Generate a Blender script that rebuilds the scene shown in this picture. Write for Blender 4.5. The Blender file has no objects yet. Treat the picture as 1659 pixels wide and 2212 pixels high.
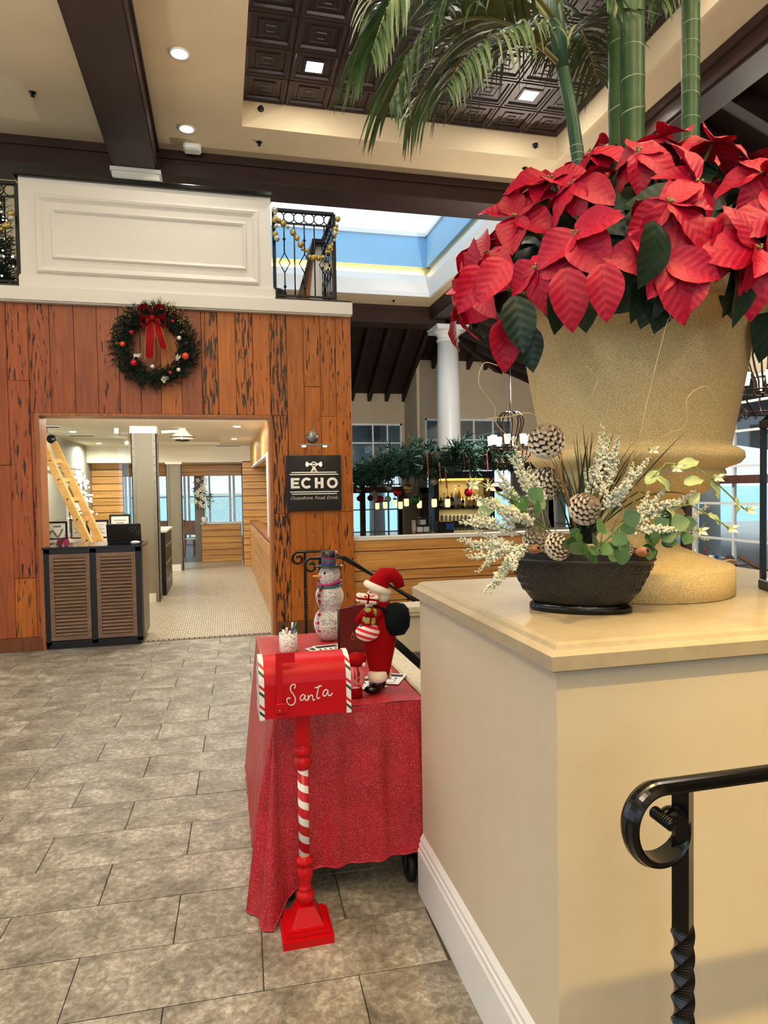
import bpy, math, random
from mathutils import Vector, Matrix, Euler, Quaternion
from math import pi, sin, cos, radians, sqrt

S = bpy.context.scene
COL = S.collection
rnd = random.Random(7)

# ------------------------------------------------------------------ camera
def make_camera():
    a, p, r = radians(13.6), radians(-1.96), radians(0.9)
    fw = Vector((sin(a) * cos(p), cos(a) * cos(p), sin(p)))
    rt = Vector((cos(a), -sin(a), 0)); up = rt.cross(fw)
    rt2 = rt * cos(r) - up * sin(r); up2 = up * cos(r) + rt * sin(r)
    cd = bpy.data.cameras.new('camera')
    cd.sensor_fit = 'VERTICAL'; cd.sensor_height = 36.0; cd.lens = 36.0 * 1450.0 / 2212.0
    cd.clip_start = 0.02; cd.clip_end = 2000
    co = bpy.data.objects.new('camera', cd); COL.objects.link(co)
    m = Matrix((rt2, up2, -fw)).transposed().to_4x4(); m.translation = (0, 0, 1.6)
    co.matrix_world = m
    S.camera = co
    return m.to_3x3()
VIEW = make_camera()

# ------------------------------------------------------------------ world, exposure
w = bpy.data.worlds.new('world'); S.world = w; w.use_nodes = True
bg = w.node_tree.nodes['Background']
bg.inputs['Color'].default_value = (0.72, 0.87, 1.0, 1)
bg.inputs['Strength'].default_value = 1.45
S.view_settings.view_transform = 'Standard'; S.view_settings.look = 'None'
S.view_settings.gamma = 1.0; S.view_settings.use_curve_mapping = False
S.view_settings.exposure = 0.21
S.cycles.use_denoising = True
S.cycles.max_bounces = 8
S.cycles.sample_clamp_indirect = 6.0

WARM = (1.0, 0.92, 0.80); NEUT = (1.0, 0.97, 0.92)

# ------------------------------------------------------------------ materials
def lin(c):
    f = lambda v: (v / 12.92 if v <= 0.04045 else ((v + 0.055) / 1.055) ** 2.4)
    return tuple(f(x / 255.0) for x in c)
MATS = {}
class NT:
    def __init__(s, m): s.t = m.node_tree; s.n = s.t.nodes; s.l = s.t.links
    def new(s, typ, **kw):
        n = s.n.new(typ)
        for k, v in kw.items():
            if k in n.inputs: n.inputs[k].default_value = v
            else: setattr(n, k, v)
        return n
    def link(s, a, b): s.l.new(a, b)
def base(name, col, rough=0.5, metal=0.0, spec=0.5, emit=None, es=0.0, **kw):
    m = bpy.data.materials.new(name); m.use_nodes = True
    b = m.node_tree.nodes['Principled BSDF']
    b.inputs['Base Color'].default_value = (*lin(col), 1)
    b.inputs['Roughness'].default_value = rough; b.inputs['Metallic'].default_value = metal
    b.inputs['Specular IOR Level'].default_value = spec
    if emit: b.inputs['Emission Color'].default_value = (*lin(emit), 1); b.inputs['Emission Strength'].default_value = es
    for k, v in kw.items(): b.inputs[k].default_value = v
    MATS[name] = m
    return m
def noisy(name, c1, c2, scale=(5, 5, 5), detail=6, rough=0.5, metal=0.0, lo=0.35, hi=0.65, bump=0.0, vary=0.0, nrough=0.6, spec=0.5, dist=0.0, coord='Object', bscale=None, emit=None, es=0):
    """two colours mixed by stretched noise; vary: per-object brightness spread"""
    m = base(name, c1, rough, metal, spec, emit, es); t = NT(m); b = t.n['Principled BSDF']
    tc = t.new('ShaderNodeTexCoord'); mp = t.new('ShaderNodeMapping'); mp.inputs['Scale'].default_value = scale
    t.link(tc.outputs[coord], mp.inputs['Vector'])
    oi = t.new('ShaderNodeObjectInfo')
    mul = t.new('ShaderNodeMath', operation='MULTIPLY'); mul.inputs[1].default_value = 37.0
    t.link(oi.outputs['Random'], mul.inputs[0]); t.link(mul.outputs[0], mp.inputs['Location'])
    nz = t.new('ShaderNodeTexNoise'); nz.inputs['Scale'].default_value = 1.0; nz.inputs['Detail'].default_value = detail
    nz.inputs['Roughness'].default_value = nrough; nz.inputs['Distortion'].default_value = dist
    t.link(mp.outputs[0], nz.inputs['Vector'])
    rp = t.new('ShaderNodeMapRange'); rp.inputs['From Min'].default_value = lo; rp.inputs['From Max'].default_value = hi
    t.link(nz.outputs['Fac'], rp.inputs['Value'])
    mx = t.new('ShaderNodeMix', data_type='RGBA')
    mx.inputs[6].default_value = (*lin(c1), 1); mx.inputs[7].default_value = (*lin(c2), 1)
    t.link(rp.outputs[0], mx.inputs[0])
    out = mx.outputs[2]
    if vary:
        hs = t.new('ShaderNodeHueSaturation'); mr = t.new('ShaderNodeMapRange')
        mr.inputs['To Min'].default_value = 1 - vary; mr.inputs['To Max'].default_value = 1 + vary
        t.link(oi.outputs['Random'], mr.inputs['Value']); t.link(mr.outputs[0], hs.inputs['Value']); t.link(out, hs.inputs['Color'])
        out = hs.outputs[0]
    t.link(out, b.inputs['Base Color'])
    if bump:
        bp = t.new('ShaderNodeBump'); bp.inputs['Strength'].default_value = bump; bp.inputs['Distance'].default_value = 0.01
        t.link(nz.outputs['Fac'], bp.inputs['Height']); t.link(bp.outputs[0], b.inputs['Normal'])
    return m

base('white_paint', (232, 228, 216), 0.45)
base('white_trim', (238, 238, 236), 0.35)
noisy('ceiling_paint', (224, 200, 160), (220, 195, 154), (2, 2, 2), rough=0.75)
noisy('tray_paint', (226, 212, 172), (222, 206, 166), (2, 2, 2), rough=0.7)
noisy('plinth_paint', (210, 199, 174), (206, 194, 168), (3, 3, 3), rough=0.55)
noisy('beige_wall', (206, 188, 160), (200, 182, 154), (1, 1, 1), rough=0.8)
noisy('grey_wall', (176, 170, 152), (170, 164, 147), (2, 2, 2), rough=0.7)
base('interior_ceiling', (232, 225, 205), 0.7)
noisy('beam_brown', (58, 36, 29), (50, 30, 24), (2, 2, 2), rough=0.5, spec=.3)
noisy('roof_wood', (46, 27, 21), (36, 20, 16), (3, 3, 3), rough=0.6)
base('tin', (58, 40, 38), 0.36, 0.25)
base('black_paint', (12, 12, 13), 0.35)
base('black_gloss', (8, 8, 9), 0.16)
base('iron', (14, 13, 12), 0.42, 0.3)
base('bronze', (56, 38, 26), 0.4, 0.6)
base('steel', (150, 146, 138), 0.35, 0.8)
base('grey_steel', (118, 112, 100), 0.5, 0.2)
base('taupe_paint', (126, 118, 99), 0.6)
base('rubber', (9, 9, 9), 0.6)
base('glass', (240, 248, 250), 0.02, 0.0, 0.5, None, 0, **{'Transmission Weight': 1.0, 'IOR': 1.02, 'Alpha': 0.25})
base('dark_glass', (14, 15, 17), 0.08)
base('red_gloss', (190, 2, 14), 0.34, 0, .3)
base('red_dark', (104, 10, 22), 0.4)
base('white_gloss', (240, 240, 236), 0.35)
base('green_dark', (14, 66, 38), 0.4)
base('cream_fluff', (236, 226, 208), 0.95)
base('sky_panel', (235, 244, 250), 0.6, 0, 0.3, None, 0, **{'Transmission Weight': 0.0})
base('lamp_glow', (255, 250, 240), 0.5, 0, 0.5, (255, 248, 236), 14)
base('lamp_glow_warm', (255, 226, 170), 0.5, 0, 0.5, (255, 224, 160), 7)
base('bulb_small', (255, 244, 224), 0.5, 0, 0.5, (255, 240, 214), 4)
base('shade_glow', (255, 236, 200), 0.5, 0, 0.5, (255, 232, 190), 2.4)
base('strip_glow', (255, 210, 90), 0.5, 0, 0.5, (255, 205, 80), 2.5)
base('gold_ball', (196, 170, 96), 0.25, 0.7)
base('silver_ball', (205, 202, 190), 0.25, 0.6)
base('red_ball', (190, 16, 34), 0.15, 0.25)
base('green_ball', (20, 110, 60), 0.15, 0.25)
base('sea', (168, 220, 228), 0.5)
base('sky_blue_wall', (150, 196, 230), 0.6)
base('sand_out', (196, 190, 180), 0.9)
base('paper', (238, 238, 234), 0.7)
base('print_black', (20, 20, 22), 0.7)
base('print_grey', (120, 118, 112), 0.7)
base('orange_stick', (222, 130, 60), 0.6)
base('black_leather', (22, 23, 26), 0.35)
base('rattan', (214, 186, 130), 0.6)
base('rattan_dark', (92, 64, 40), 0.6)
base('plastic_white', (225, 222, 212), 0.4)
base('cone_tip', (226, 214, 194), 0.8)
noisy('stone_cap', (164, 151, 124), (186, 175, 150), (5, 5, 5), rough=0.6, lo=.3, hi=.75, bump=.04, nrough=.72, spec=.3)
noisy('limestone', (222, 212, 186), (206, 196, 168), (20, 20, 20), rough=0.5)
noisy('urn_stone', (186, 160, 106), (230, 208, 154), (300, 300, 300), detail=3, rough=0.8, lo=.36, hi=.62, bump=.08)
noisy('soil', (34, 22, 14), (54, 38, 24), (40, 40, 40), rough=0.95)
noisy('honey_wood', (208, 154, 82), (160, 102, 44), (1.2, 1.2, 34), rough=.42, lo=.42, hi=.74, vary=.12, dist=.5, bump=.05)
noisy('pale_wood', (214, 172, 108), (196, 150, 86), (6, 6, 60), rough=.45)
noisy('jamb_wood', (168, 104, 52), (140, 80, 36), (24, 24, 2), rough=.4)
noisy('chair_wood', (152, 104, 66), (130, 84, 52), (8, 8, 8), rough=.5)
noisy('louver_wood', (126, 100, 80), (104, 80, 64), (3, 20, 20), rough=.5)
noisy('bar_slat', (96, 58, 44), (66, 38, 30), (2, 12, 12), rough=.5)
def tile_mat():
    m = base('tile', (150, 145, 134), .42, 0, .4); t = NT(m); b = t.n['Principled BSDF']
    tc = t.new('ShaderNodeTexCoord'); oi = t.new('ShaderNodeObjectInfo'); sc = t.new('ShaderNodeVectorMath', operation='SCALE'); 
    cmb = t.new('ShaderNodeCombineXYZ'); mu = t.new('ShaderNodeMath', operation='MULTIPLY'); mu.inputs[1].default_value = 61.0
    t.link(oi.outputs['Random'], mu.inputs[0]); t.link(mu.outputs[0], cmb.inputs[0]); t.link(mu.outputs[0], cmb.inputs[1])
    ad = t.new('ShaderNodeVectorMath', operation='ADD'); t.link(tc.outputs['Object'], ad.inputs[0]); t.link(cmb.outputs[0], ad.inputs[1])
    n1 = t.new('ShaderNodeTexNoise'); n1.inputs['Scale'].default_value = 5.0; n1.inputs['Detail'].default_value = 4; n1.inputs['Distortion'].default_value = .6; t.link(ad.outputs[0], n1.inputs['Vector'])
    n2 = t.new('ShaderNodeTexNoise'); n2.inputs['Scale'].default_value = 34.0; n2.inputs['Detail'].default_value = 9; n2.inputs['Roughness'].default_value = .72; n2.inputs['Distortion'].default_value = .35; t.link(ad.outputs[0], n2.inputs['Vector'])
    mx = t.new('ShaderNodeMix', data_type='FLOAT'); mx.inputs[0].default_value = .58; t.link(n1.outputs['Fac'], mx.inputs[2]); t.link(n2.outputs['Fac'], mx.inputs[3])
    cr = t.new('ShaderNodeValToRGB'); e = cr.color_ramp.elements; e.new(.5); e.new(.56)
    for k, (p, c) in enumerate(((.36, (84, 80, 73)), (.47, (122, 117, 107)), (.54, (148, 143, 132)), (.66, (204, 200, 190)))): e[k].position = p; e[k].color = (*lin(c), 1)
    t.link(mx.outputs[0], cr.inputs[0])
    hs = t.new('ShaderNodeHueSaturation'); mr = t.new('ShaderNodeMapRange'); mr.inputs['To Min'].default_value = .92; mr.inputs['To Max'].default_value = 1.08; t.link(oi.outputs['Random'], mr.inputs['Value']); t.link(mr.outputs[0], hs.inputs['Value']); t.link(cr.outputs[0], hs.inputs['Color']); t.link(hs.outputs[0], b.inputs['Base Color'])
    bp = t.new('ShaderNodeBump'); bp.inputs['Strength'].default_value = .12; bp.inputs['Distance'].default_value = .004; t.link(n2.outputs['Fac'], bp.inputs['Height']); t.link(bp.outputs[0], b.inputs['Normal'])
tile_mat()
base('grout', (92, 84, 72), 0.9)
noisy('needles', (16, 52, 40), (40, 84, 64), (30, 30, 30), rough=.7)
noisy('needles_dark', (12, 30, 20), (22, 48, 30), (30, 30, 30), rough=.7)
noisy('bract', (176, 2, 42), (212, 12, 62), (16, 30, 16), rough=.5, vary=.16, bump=.15)
noisy('poin_leaf', (14, 40, 26), (24, 58, 36), (14, 14, 14), rough=.45, vary=.2)
noisy('palm_leaflet', (58, 92, 50), (104, 130, 82), (12, 12, 12), rough=.42)
base('palm_rachis', (150, 156, 96), 0.5)
noisy('palm_trunk', (42, 84, 46), (72, 104, 56), (14, 14, 3), rough=.38, bump=.06)
base('palm_ring', (168, 182, 148), 0.6)
noisy('palm_sheath', (48, 88, 62), (60, 100, 70), (10, 10, 3), rough=.4)
base('heather', (236, 236, 216), 0.8)
base('heather_stem', (120, 140, 92), 0.7)
base('grass_dark', (34, 52, 34), 0.5)
noisy('euca', (52, 92, 52), (92, 128, 76), (20, 20, 20), rough=.4, vary=.2)
base('pale_leaf', (186, 206, 146), 0.5)
base('pale_petal', (238, 238, 214), 0.5)
base('pale_stem', (140, 158, 92), 0.5)
noisy('twig', (150, 110, 56), (120, 84, 40), (20, 20, 20), rough=.7)
base('curl', (208, 186, 136), 0.6)
noisy('cone_scale', (104, 90, 76), (150, 136, 118), (50, 50, 50), rough=.8)
noisy('nut', (172, 124, 88), (120, 76, 50), (50, 50, 50), rough=.8)
base('red_velvet', (146, 0, 8), 0.9, 0, .15)
base('sack_green', (5, 14, 16), 0.95, 0, .2)
base('yarn_red', (206, 60, 74), 0.95)
base('teal', (20, 110, 104), 0.5)
base('magenta', (150, 30, 90), 0.5)
base('carrot', (224, 156, 96), 0.6)
base('snow_wire', (236, 234, 230), 0.35, .1)
noisy('snow_core', (128, 124, 122), (244, 242, 240), (260, 260, 260), detail=2, rough=.45, lo=.42, hi=.58)
base('red_ribbon', (140, 2, 14), 0.8, 0, .2)
base('gold_edge', (190, 160, 90), 0.4, .4)
base('blue_liquor', (30, 80, 160), 0.3)
base('bottle_dark', (30, 30, 26), 0.15)
base('bottle_clear', (190, 196, 190), 0.15)
base('amber', (200, 130, 40), 0.25)
base('curtain_white', (210, 222, 232), 0.8)
base('gift_green', (150, 160, 70), 0.6)
base('skin', (222, 176, 150), 0.6)

def pecky(name, c1, c2):
    m = noisy(name, c1, c2, (26, 26, 2.2), detail=7, rough=.42, lo=.3, hi=.72, vary=.14, dist=.6)
    t = NT(m); b = t.n['Principled BSDF']
    src = b.inputs['Base Color'].links[0].from_socket
    tc = t.new('ShaderNodeTexCoord'); mp = t.new('ShaderNodeMapping'); mp.inputs['Scale'].default_value = (52, 20, 5.5)
    oi = t.new('ShaderNodeObjectInfo'); mul = t.new('ShaderNodeMath', operation='MULTIPLY'); mul.inputs[1].default_value = 91.0
    t.link(oi.outputs['Random'], mul.inputs[0]); t.link(mul.outputs[0], mp.inputs['Location']); t.link(tc.outputs['Object'], mp.inputs['Vector'])
    nz = t.new('ShaderNodeTexNoise'); nz.inputs['Detail'].default_value = 3.0; nz.inputs['Scale'].default_value = 1.0; nz.inputs['Distortion'].default_value = .4
    t.link(mp.outputs[0], nz.inputs['Vector'])
    at = t.new('ShaderNodeAttribute', attribute_type='OBJECT', attribute_name='pits')
    add = t.new('ShaderNodeMath', operation='ADD'); t.link(nz.outputs['Fac'], add.inputs[0]); t.link(at.outputs['Fac'], add.inputs[1])
    rp = t.new('ShaderNodeMapRange'); rp.inputs['From Min'].default_value = .70; rp.inputs['From Max'].default_value = .755
    t.link(add.outputs[0], rp.inputs['Value'])
    mx = t.new('ShaderNodeMix', data_type='RGBA'); mx.inputs[7].default_value = (*lin((20, 13, 9)), 1)
    t.link(rp.outputs[0], mx.inputs[0]); t.link(src, mx.inputs[6]); t.link(mx.outputs[2], b.inputs['Base Color'])
    bp = t.new('ShaderNodeBump'); bp.inputs['Strength'].default_value = .5; bp.inputs['Distance'].default_value = .01; bp.invert = True
    t.link(rp.outputs[0], bp.inputs['Height']); t.link(bp.outputs[0], b.inputs['Normal'])
pecky('plank_red', (168, 86, 36), (124, 58, 24))
pecky('plank_gold', (186, 106, 26), (144, 74, 14))
pecky('plank_dark', (120, 68, 30), (84, 44, 18))

def veined(name, k, dark):
    m = MATS[name]; t = NT(m); b = t.n['Principled BSDF']; src = b.inputs['Base Color'].links[0].from_socket
    tc = t.new('ShaderNodeTexCoord'); sp = t.new('ShaderNodeSeparateXYZ'); t.link(tc.outputs['Object'], sp.inputs[0])
    ab = t.new('ShaderNodeMath', operation='ABSOLUTE'); t.link(sp.outputs[1], ab.inputs[0])
    ml = t.new('ShaderNodeMath', operation='MULTIPLY'); ml.inputs[1].default_value = .8; t.link(ab.outputs[0], ml.inputs[0])
    sb = t.new('ShaderNodeMath', operation='SUBTRACT'); t.link(sp.outputs[0], sb.inputs[0]); t.link(ml.outputs[0], sb.inputs[1])
    m2 = t.new('ShaderNodeMath', operation='MULTIPLY'); m2.inputs[1].default_value = k; t.link(sb.outputs[0], m2.inputs[0])
    sn = t.new('ShaderNodeMath', operation='SINE'); t.link(m2.outputs[0], sn.inputs[0])
    rp = t.new('ShaderNodeMapRange'); rp.inputs['From Min'].default_value = .55; rp.inputs['From Max'].default_value = 1.0; t.link(sn.outputs[0], rp.inputs['Value'])
    lt = t.new('ShaderNodeMath', operation='LESS_THAN'); lt.inputs[1].default_value = .010; t.link(ab.outputs[0], lt.inputs[0])
    mxm = t.new('ShaderNodeMath', operation='MAXIMUM'); t.link(rp.outputs[0], mxm.inputs[0]); t.link(lt.outputs[0], mxm.inputs[1])
    fc = t.new('ShaderNodeMath', operation='MULTIPLY'); fc.inputs[1].default_value = .13; t.link(mxm.outputs[0], fc.inputs[0])
    mx = t.new('ShaderNodeMix', data_type='RGBA'); mx.inputs[7].default_value = (*lin(dark), 1); t.link(fc.outputs[0], mx.inputs[0]); t.link(src, mx.inputs[6]); t.link(mx.outputs[2], b.inputs['Base Color'])
    bp = t.new('ShaderNodeBump'); bp.inputs['Strength'].default_value = .14; bp.inputs['Distance'].default_value = .004; t.link(sn.outputs[0], bp.inputs['Height']); t.link(bp.outputs[0], b.inputs['Normal'])
veined('bract', 46, (120, 2, 26)); veined('poin_leaf', 42, (52, 84, 56))

def glitter():
    m = noisy('glitter_cloth', (158, 4, 30), (190, 12, 42), (9, 9, 9), rough=.6); t = NT(m); b = t.n['Principled BSDF']
    src = b.inputs['Base Color'].links[0].from_socket
    tc = t.new('ShaderNodeTexCoord'); v = t.new('ShaderNodeTexVoronoi'); v.inputs['Scale'].default_value = 520
    t.link(tc.outputs['Object'], v.inputs['Vector'])
    sep = t.new('ShaderNodeSeparateColor'); t.link(v.outputs['Color'], sep.inputs[0])
    gt = t.new('ShaderNodeMath', operation='GREATER_THAN'); gt.inputs[1].default_value = .87
    t.link(sep.outputs[0], gt.inputs[0])
    mx = t.new('ShaderNodeMix', data_type='RGBA'); mx.inputs[7].default_value = (*lin((226, 104, 100)), 1)
    t.link(gt.outputs[0], mx.inputs[0]); t.link(src, mx.inputs[6]); t.link(mx.outputs[2], b.inputs['Base Color'])
    bp = t.new('ShaderNodeBump'); bp.inputs['Strength'].default_value = .6; bp.inputs['Distance'].default_value = .002
    t.link(v.outputs['Color'], bp.inputs['Height']); t.link(bp.outputs[0], b.inputs['Normal'])
    b.inputs['Roughness'].default_value = .38
    # sheer weave
    tr = t.new('ShaderNodeBsdfTransparent'); ms = t.new('ShaderNodeMixShader'); ms.inputs[0].default_value = .08
    o = t.n['Material Output']; t.link(b.outputs[0], ms.inputs[1]); t.link(tr.outputs[0], ms.inputs[2]); t.link(ms.outputs[0], o.inputs[0])
glitter()

def stripes(name, cols, axis, freq, skew, rough=.35):
    """diagonal painted stripes: fract((axis + skew) * freq) picks a colour"""
    m = base(name, cols[0], rough); t = NT(m); b = t.n['Principled BSDF']
    tc = t.new('ShaderNodeTexCoord'); sp = t.new('ShaderNodeSeparateXYZ'); t.link(tc.outputs['Object'], sp.inputs[0])
    ml = t.new('ShaderNodeMath', operation='MULTIPLY'); ml.inputs[1].default_value = skew
    if skew == 'helix':
        pass
    t.link(sp.outputs[0], ml.inputs[0])
    ad = t.new('ShaderNodeMath', operation='ADD'); t.link(ml.outputs[0], ad.inputs[0]); t.link(sp.outputs[axis], ad.inputs[1])
    m2 = t.new('ShaderNodeMath', operation='MULTIPLY'); m2.inputs[1].default_value = freq; t.link(ad.outputs[0], m2.inputs[0])
    fr = t.new('ShaderNodeMath', operation='FRACT'); t.link(m2.outputs[0], fr.inputs[0])
    cr = t.new('ShaderNodeValToRGB'); cr.color_ramp.interpolation = 'CONSTANT'
    t.link(fr.outputs[0], cr.inputs[0])
    e = cr.color_ramp.elements
    while len(e) < len(cols): e.new(.5)
    for i, c in enumerate(cols): e[i].position = i / len(cols); e[i].color = (*lin(c), 1)
    t.link(cr.outputs[0], b.inputs['Base Color'])
stripes('candy_knit', [(214, 40, 54), (240, 232, 224)], 2, 42, .35, .9)
stripes('rattan_weave', [(226, 208, 160), (150, 116, 74)], 2, 38, 1.0, .7)

def mosaic():
    m = base('mosaic', (214, 206, 186), .32); t = NT(m); b = t.n['Principled BSDF']
    tc = t.new('ShaderNodeTexCoord'); br = t.new('ShaderNodeTexBrick')
    br.inputs['Scale'].default_value = 1.0; br.offset = .5
    br.inputs['Brick Width'].default_value = .054; br.inputs['Row Height'].default_value = .054; br.inputs['Mortar Size'].default_value = .0065
    br.inputs['Color1'].default_value = (*lin((216, 206, 184)), 1); br.inputs['Color2'].default_value = (*lin((196, 186, 164)), 1)
    br.inputs['Mortar'].default_value = (*lin((96, 86, 70)), 1)
    t.link(tc.outputs['Object'], br.inputs['Vector']); t.link(br.outputs['Color'], b.inputs['Base Color'])
mosaic()

# ------------------------------------------------------------------ mesh builder
class MB:
    def __init__(s): s.v = []; s.f = []; s.mi = []; s.sm = []; s.cm = 0; s.cs = False
    def mat(s, i, smooth=None):
        s.cm = i
        if smooth is not None: s.cs = smooth
        return s
    def smooth(s, b=True): s.cs = b; return s
    def add(s, vs, fs):
        o = len(s.v); s.v += [tuple(p) for p in vs]
        for f in fs: s.f.append(tuple(i + o for i in f)); s.mi.append(s.cm); s.sm.append(s.cs)
        return s
    def box(s, a, b):
        x0, y0, z0 = [min(a[i], b[i]) for i in range(3)]; x1, y1, z1 = [max(a[i], b[i]) for i in range(3)]
        sm = s.cs; s.cs = False
        s.add([(x0,y0,z0),(x1,y0,z0),(x1,y1,z0),(x0,y1,z0),(x0,y0,z1),(x1,y0,z1),(x1,y1,z1),(x0,y1,z1)],
              [(0,3,2,1),(4,5,6,7),(0,1,5,4),(1,2,6,5),(2,3,7,6),(3,0,4,7)])
        s.cs = sm; return s
    def bar(s, p, q, wx, wz, up=(0,0,1)):
        p = Vector(p); q = Vector(q); d = (q - p).normalized(); u = Vector(up)
        if abs(d.dot(u)) > .99: u = Vector((0, 1, 0))
        sd = d.cross(u).normalized(); u = sd.cross(d)
        sd *= wx / 2; u *= wz / 2; sm = s.cs; s.cs = False
        s.add([p-sd-u, p+sd-u, p+sd+u, p-sd+u, q-sd-u, q+sd-u, q+sd+u, q-sd+u],
              [(0,1,2,3),(7,6,5,4),(0,4,5,1),(1,5,6,2),(2,6,7,3),(3,7,4,0)])
        s.cs = sm; return s
    def bevbox(s, a, b, e):
        x0, y0, z0 = [min(a[i], b[i]) for i in range(3)]; x1, y1, z1 = [max(a[i], b[i]) for i in range(3)]
        vs = []
        for (z, k) in ((z0, e), (z0 + e, 0), (z1 - e, 0), (z1, e)):
            for (x, y) in ((x0+k,y0+e),(x0+e,y0+k),(x1-e,y0+k),(x1-k,y0+e),(x1-k,y1-e),(x1-e,y1-k),(x0+e,y1-k),(x0+k,y1-e)): vs.append((x, y, z))
        fs = [tuple(range(7, -1, -1)), tuple(range(24, 32))]
        for r in range(3):
            for i in range(8): j = (i+1) % 8; fs.append((r*8+i, r*8+j, r*8+8+j, r*8+8+i))
        sm = s.cs; s.cs = False; s.add(vs, fs); s.cs = sm; return s
    def lathe(s, prof, n=24, c=(0,0,0), sx=1.0, sy=1.0, cap=True, rip=None):
        vs = []
        for (r, z) in prof:
            for i in range(n):
                a = 2*pi*i/n; k = 1 + (rip(a, z) if rip else 0)
                vs.append((c[0]+r*k*cos(a)*sx, c[1]+r*k*sin(a)*sy, c[2]+z))
        fs = []
        for k in range(len(prof)-1):
            for i in range(n): j = (i+1) % n; fs.append((k*n+i, k*n+j, k*n+n+j, k*n+n+i))
        if cap:
            if prof[0][0] > 1e-5: fs.append(tuple(range(n-1, -1, -1)))
            if prof[-1][0] > 1e-5: fs.append(tuple(range((len(prof)-1)*n, len(prof)*n)))
        return s.add(vs, fs)
    def ball(s, c, r, nu=10, nv=7, sc=(1,1,1)):
        vs = [(c[0], c[1], c[2]-r*sc[2])]
        for k in range(1, nv):
            t = -pi/2 + pi*k/nv
            for i in range(nu): a = 2*pi*i/nu; vs.append((c[0]+r*sc[0]*cos(t)*cos(a), c[1]+r*sc[1]*cos(t)*sin(a), c[2]+r*sc[2]*sin(t)))
        vs.append((c[0], c[1], c[2]+r*sc[2])); L = len(vs)-1; fs = []
        for i in range(nu): j = (i+1) % nu; fs.append((0, 1+j, 1+i)); fs.append((L, L-nu+i, L-nu+j))
        for k in range(nv-2):
            for i in range(nu): j = (i+1) % nu; fs.append((1+k*nu+i, 1+k*nu+j, 1+k*nu+nu+j, 1+k*nu+nu+i))
        sm = s.cs; s.cs = True; s.add(vs, fs); s.cs = sm; return s
    def tube(s, pts, r, n=8, cap=True, flat=1.0):
        pts = [Vector(p) for p in pts]; m = len(pts)
        rs = r if isinstance(r, (list, tuple)) else [r]*m
        vs = []; prev = None
        for k in range(m):
            d = (pts[min(k+1, m-1)] - pts[max(k-1, 0)])
            if d.length < 1e-9: d = Vector((0,0,1))
            d.normalize()
            if prev is None:
                u = Vector((0,0,1)) if abs(d.z) < .9 else Vector((1,0,0))
                u = (u - d*u.dot(d)).normalized()
            else:
                u = prev - d*prev.dot(d)
                u = u.normalized() if u.length > 1e-6 else Vector((1,0,0))
            prev = u; sd = d.cross(u)
            for i in range(n): a = 2*pi*i/n; vs.append(pts[k] + (u*cos(a)*flat + sd*sin(a))*rs[k])
        fs = []
        for k in range(m-1):
            for i in range(n): j = (i+1) % n; fs.append((k*n+i, k*n+j, k*n+n+j, k*n+n+i))
        if cap: fs.append(tuple(range(n-1, -1, -1))); fs.append(tuple(range((m-1)*n, m*n)))
        sm = s.cs
        if n > 4: s.cs = True
        s.add(vs, fs); s.cs = sm; return s
    def grid(s, fn, nu, nv):
        vs = [fn(i/nu, j/nv) for j in range(nv+1) for i in range(nu+1)]
        fs = [(j*(nu+1)+i, j*(nu+1)+i+1, (j+1)*(nu+1)+i+1, (j+1)*(nu+1)+i) for j in range(nv) for i in range(nu)]
        return s.add(vs, fs)
    def prism(s, pts, d):
        """closed outline pts (3D), extruded by vector d"""
        n = len(pts); d = Vector(d); sm = s.cs; s.cs = False
        vs = [Vector(p) for p in pts] + [Vector(p)+d for p in pts]
        fs = [tuple(range(n-1, -1, -1)), tuple(range(n, 2*n))] + [(i, (i+1) % n, n+(i+1) % n, n+i) for i in range(n)]
        s.add(vs, fs); s.cs = sm; return s
    def sweep(s, path, prof, closed=False):
        """mitred moulding: path in XY (list of (x,y)), profile (offset outward to the right, z)"""
        n = len(path); m = len(prof); vs = []
        for k in range(n):
            p = Vector(path[k])
            a = Vector(path[k-1]) if (closed or k > 0) else None
            b = Vector(path[(k+1) % n]) if (closed or k < n-1) else None
            d1 = (p-a).normalized() if a is not None else None
            d2 = (b-p).normalized() if b is not None else None
            if d1 is None: d1 = d2
            if d2 is None: d2 = d1
            n1 = Vector((d1.y, -d1.x)); n2 = Vector((d2.y, -d2.x)); nn = n1+n2; nn = nn/ (nn.length_squared/2) if nn.length_squared > 1e-6 else n1
            for (o, z) in prof: q = p + nn*o; vs.append((q.x, q.y, z))
        fs = []
        for k in range(n if closed else n-1):
            k2 = (k+1) % n
            for i in range(m): j = (i+1) % m; fs.append((k*m+i, k2*m+i, k2*m+j, k*m+j))
        if not closed: fs.append(tuple(range(m))); fs.append(tuple(range((n-1)*m+m-1, (n-1)*m-1, -1)))
        sm = s.cs; s.cs = False; s.add(vs, fs); s.cs = sm; return s
    def xf(s, M, start=0):
        for i in range(start, len(s.v)): s.v[i] = tuple(M @ Vector(s.v[i]))
        return s
    def join(s, o, M=None):
        vs = o.v if M is None else [tuple(M @ Vector(p)) for p in o.v]; off = len(s.v)
        s.v += vs; s.f += [tuple(i+off for i in f) for f in o.f]; s.mi += o.mi; s.sm += o.sm; return s

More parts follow.
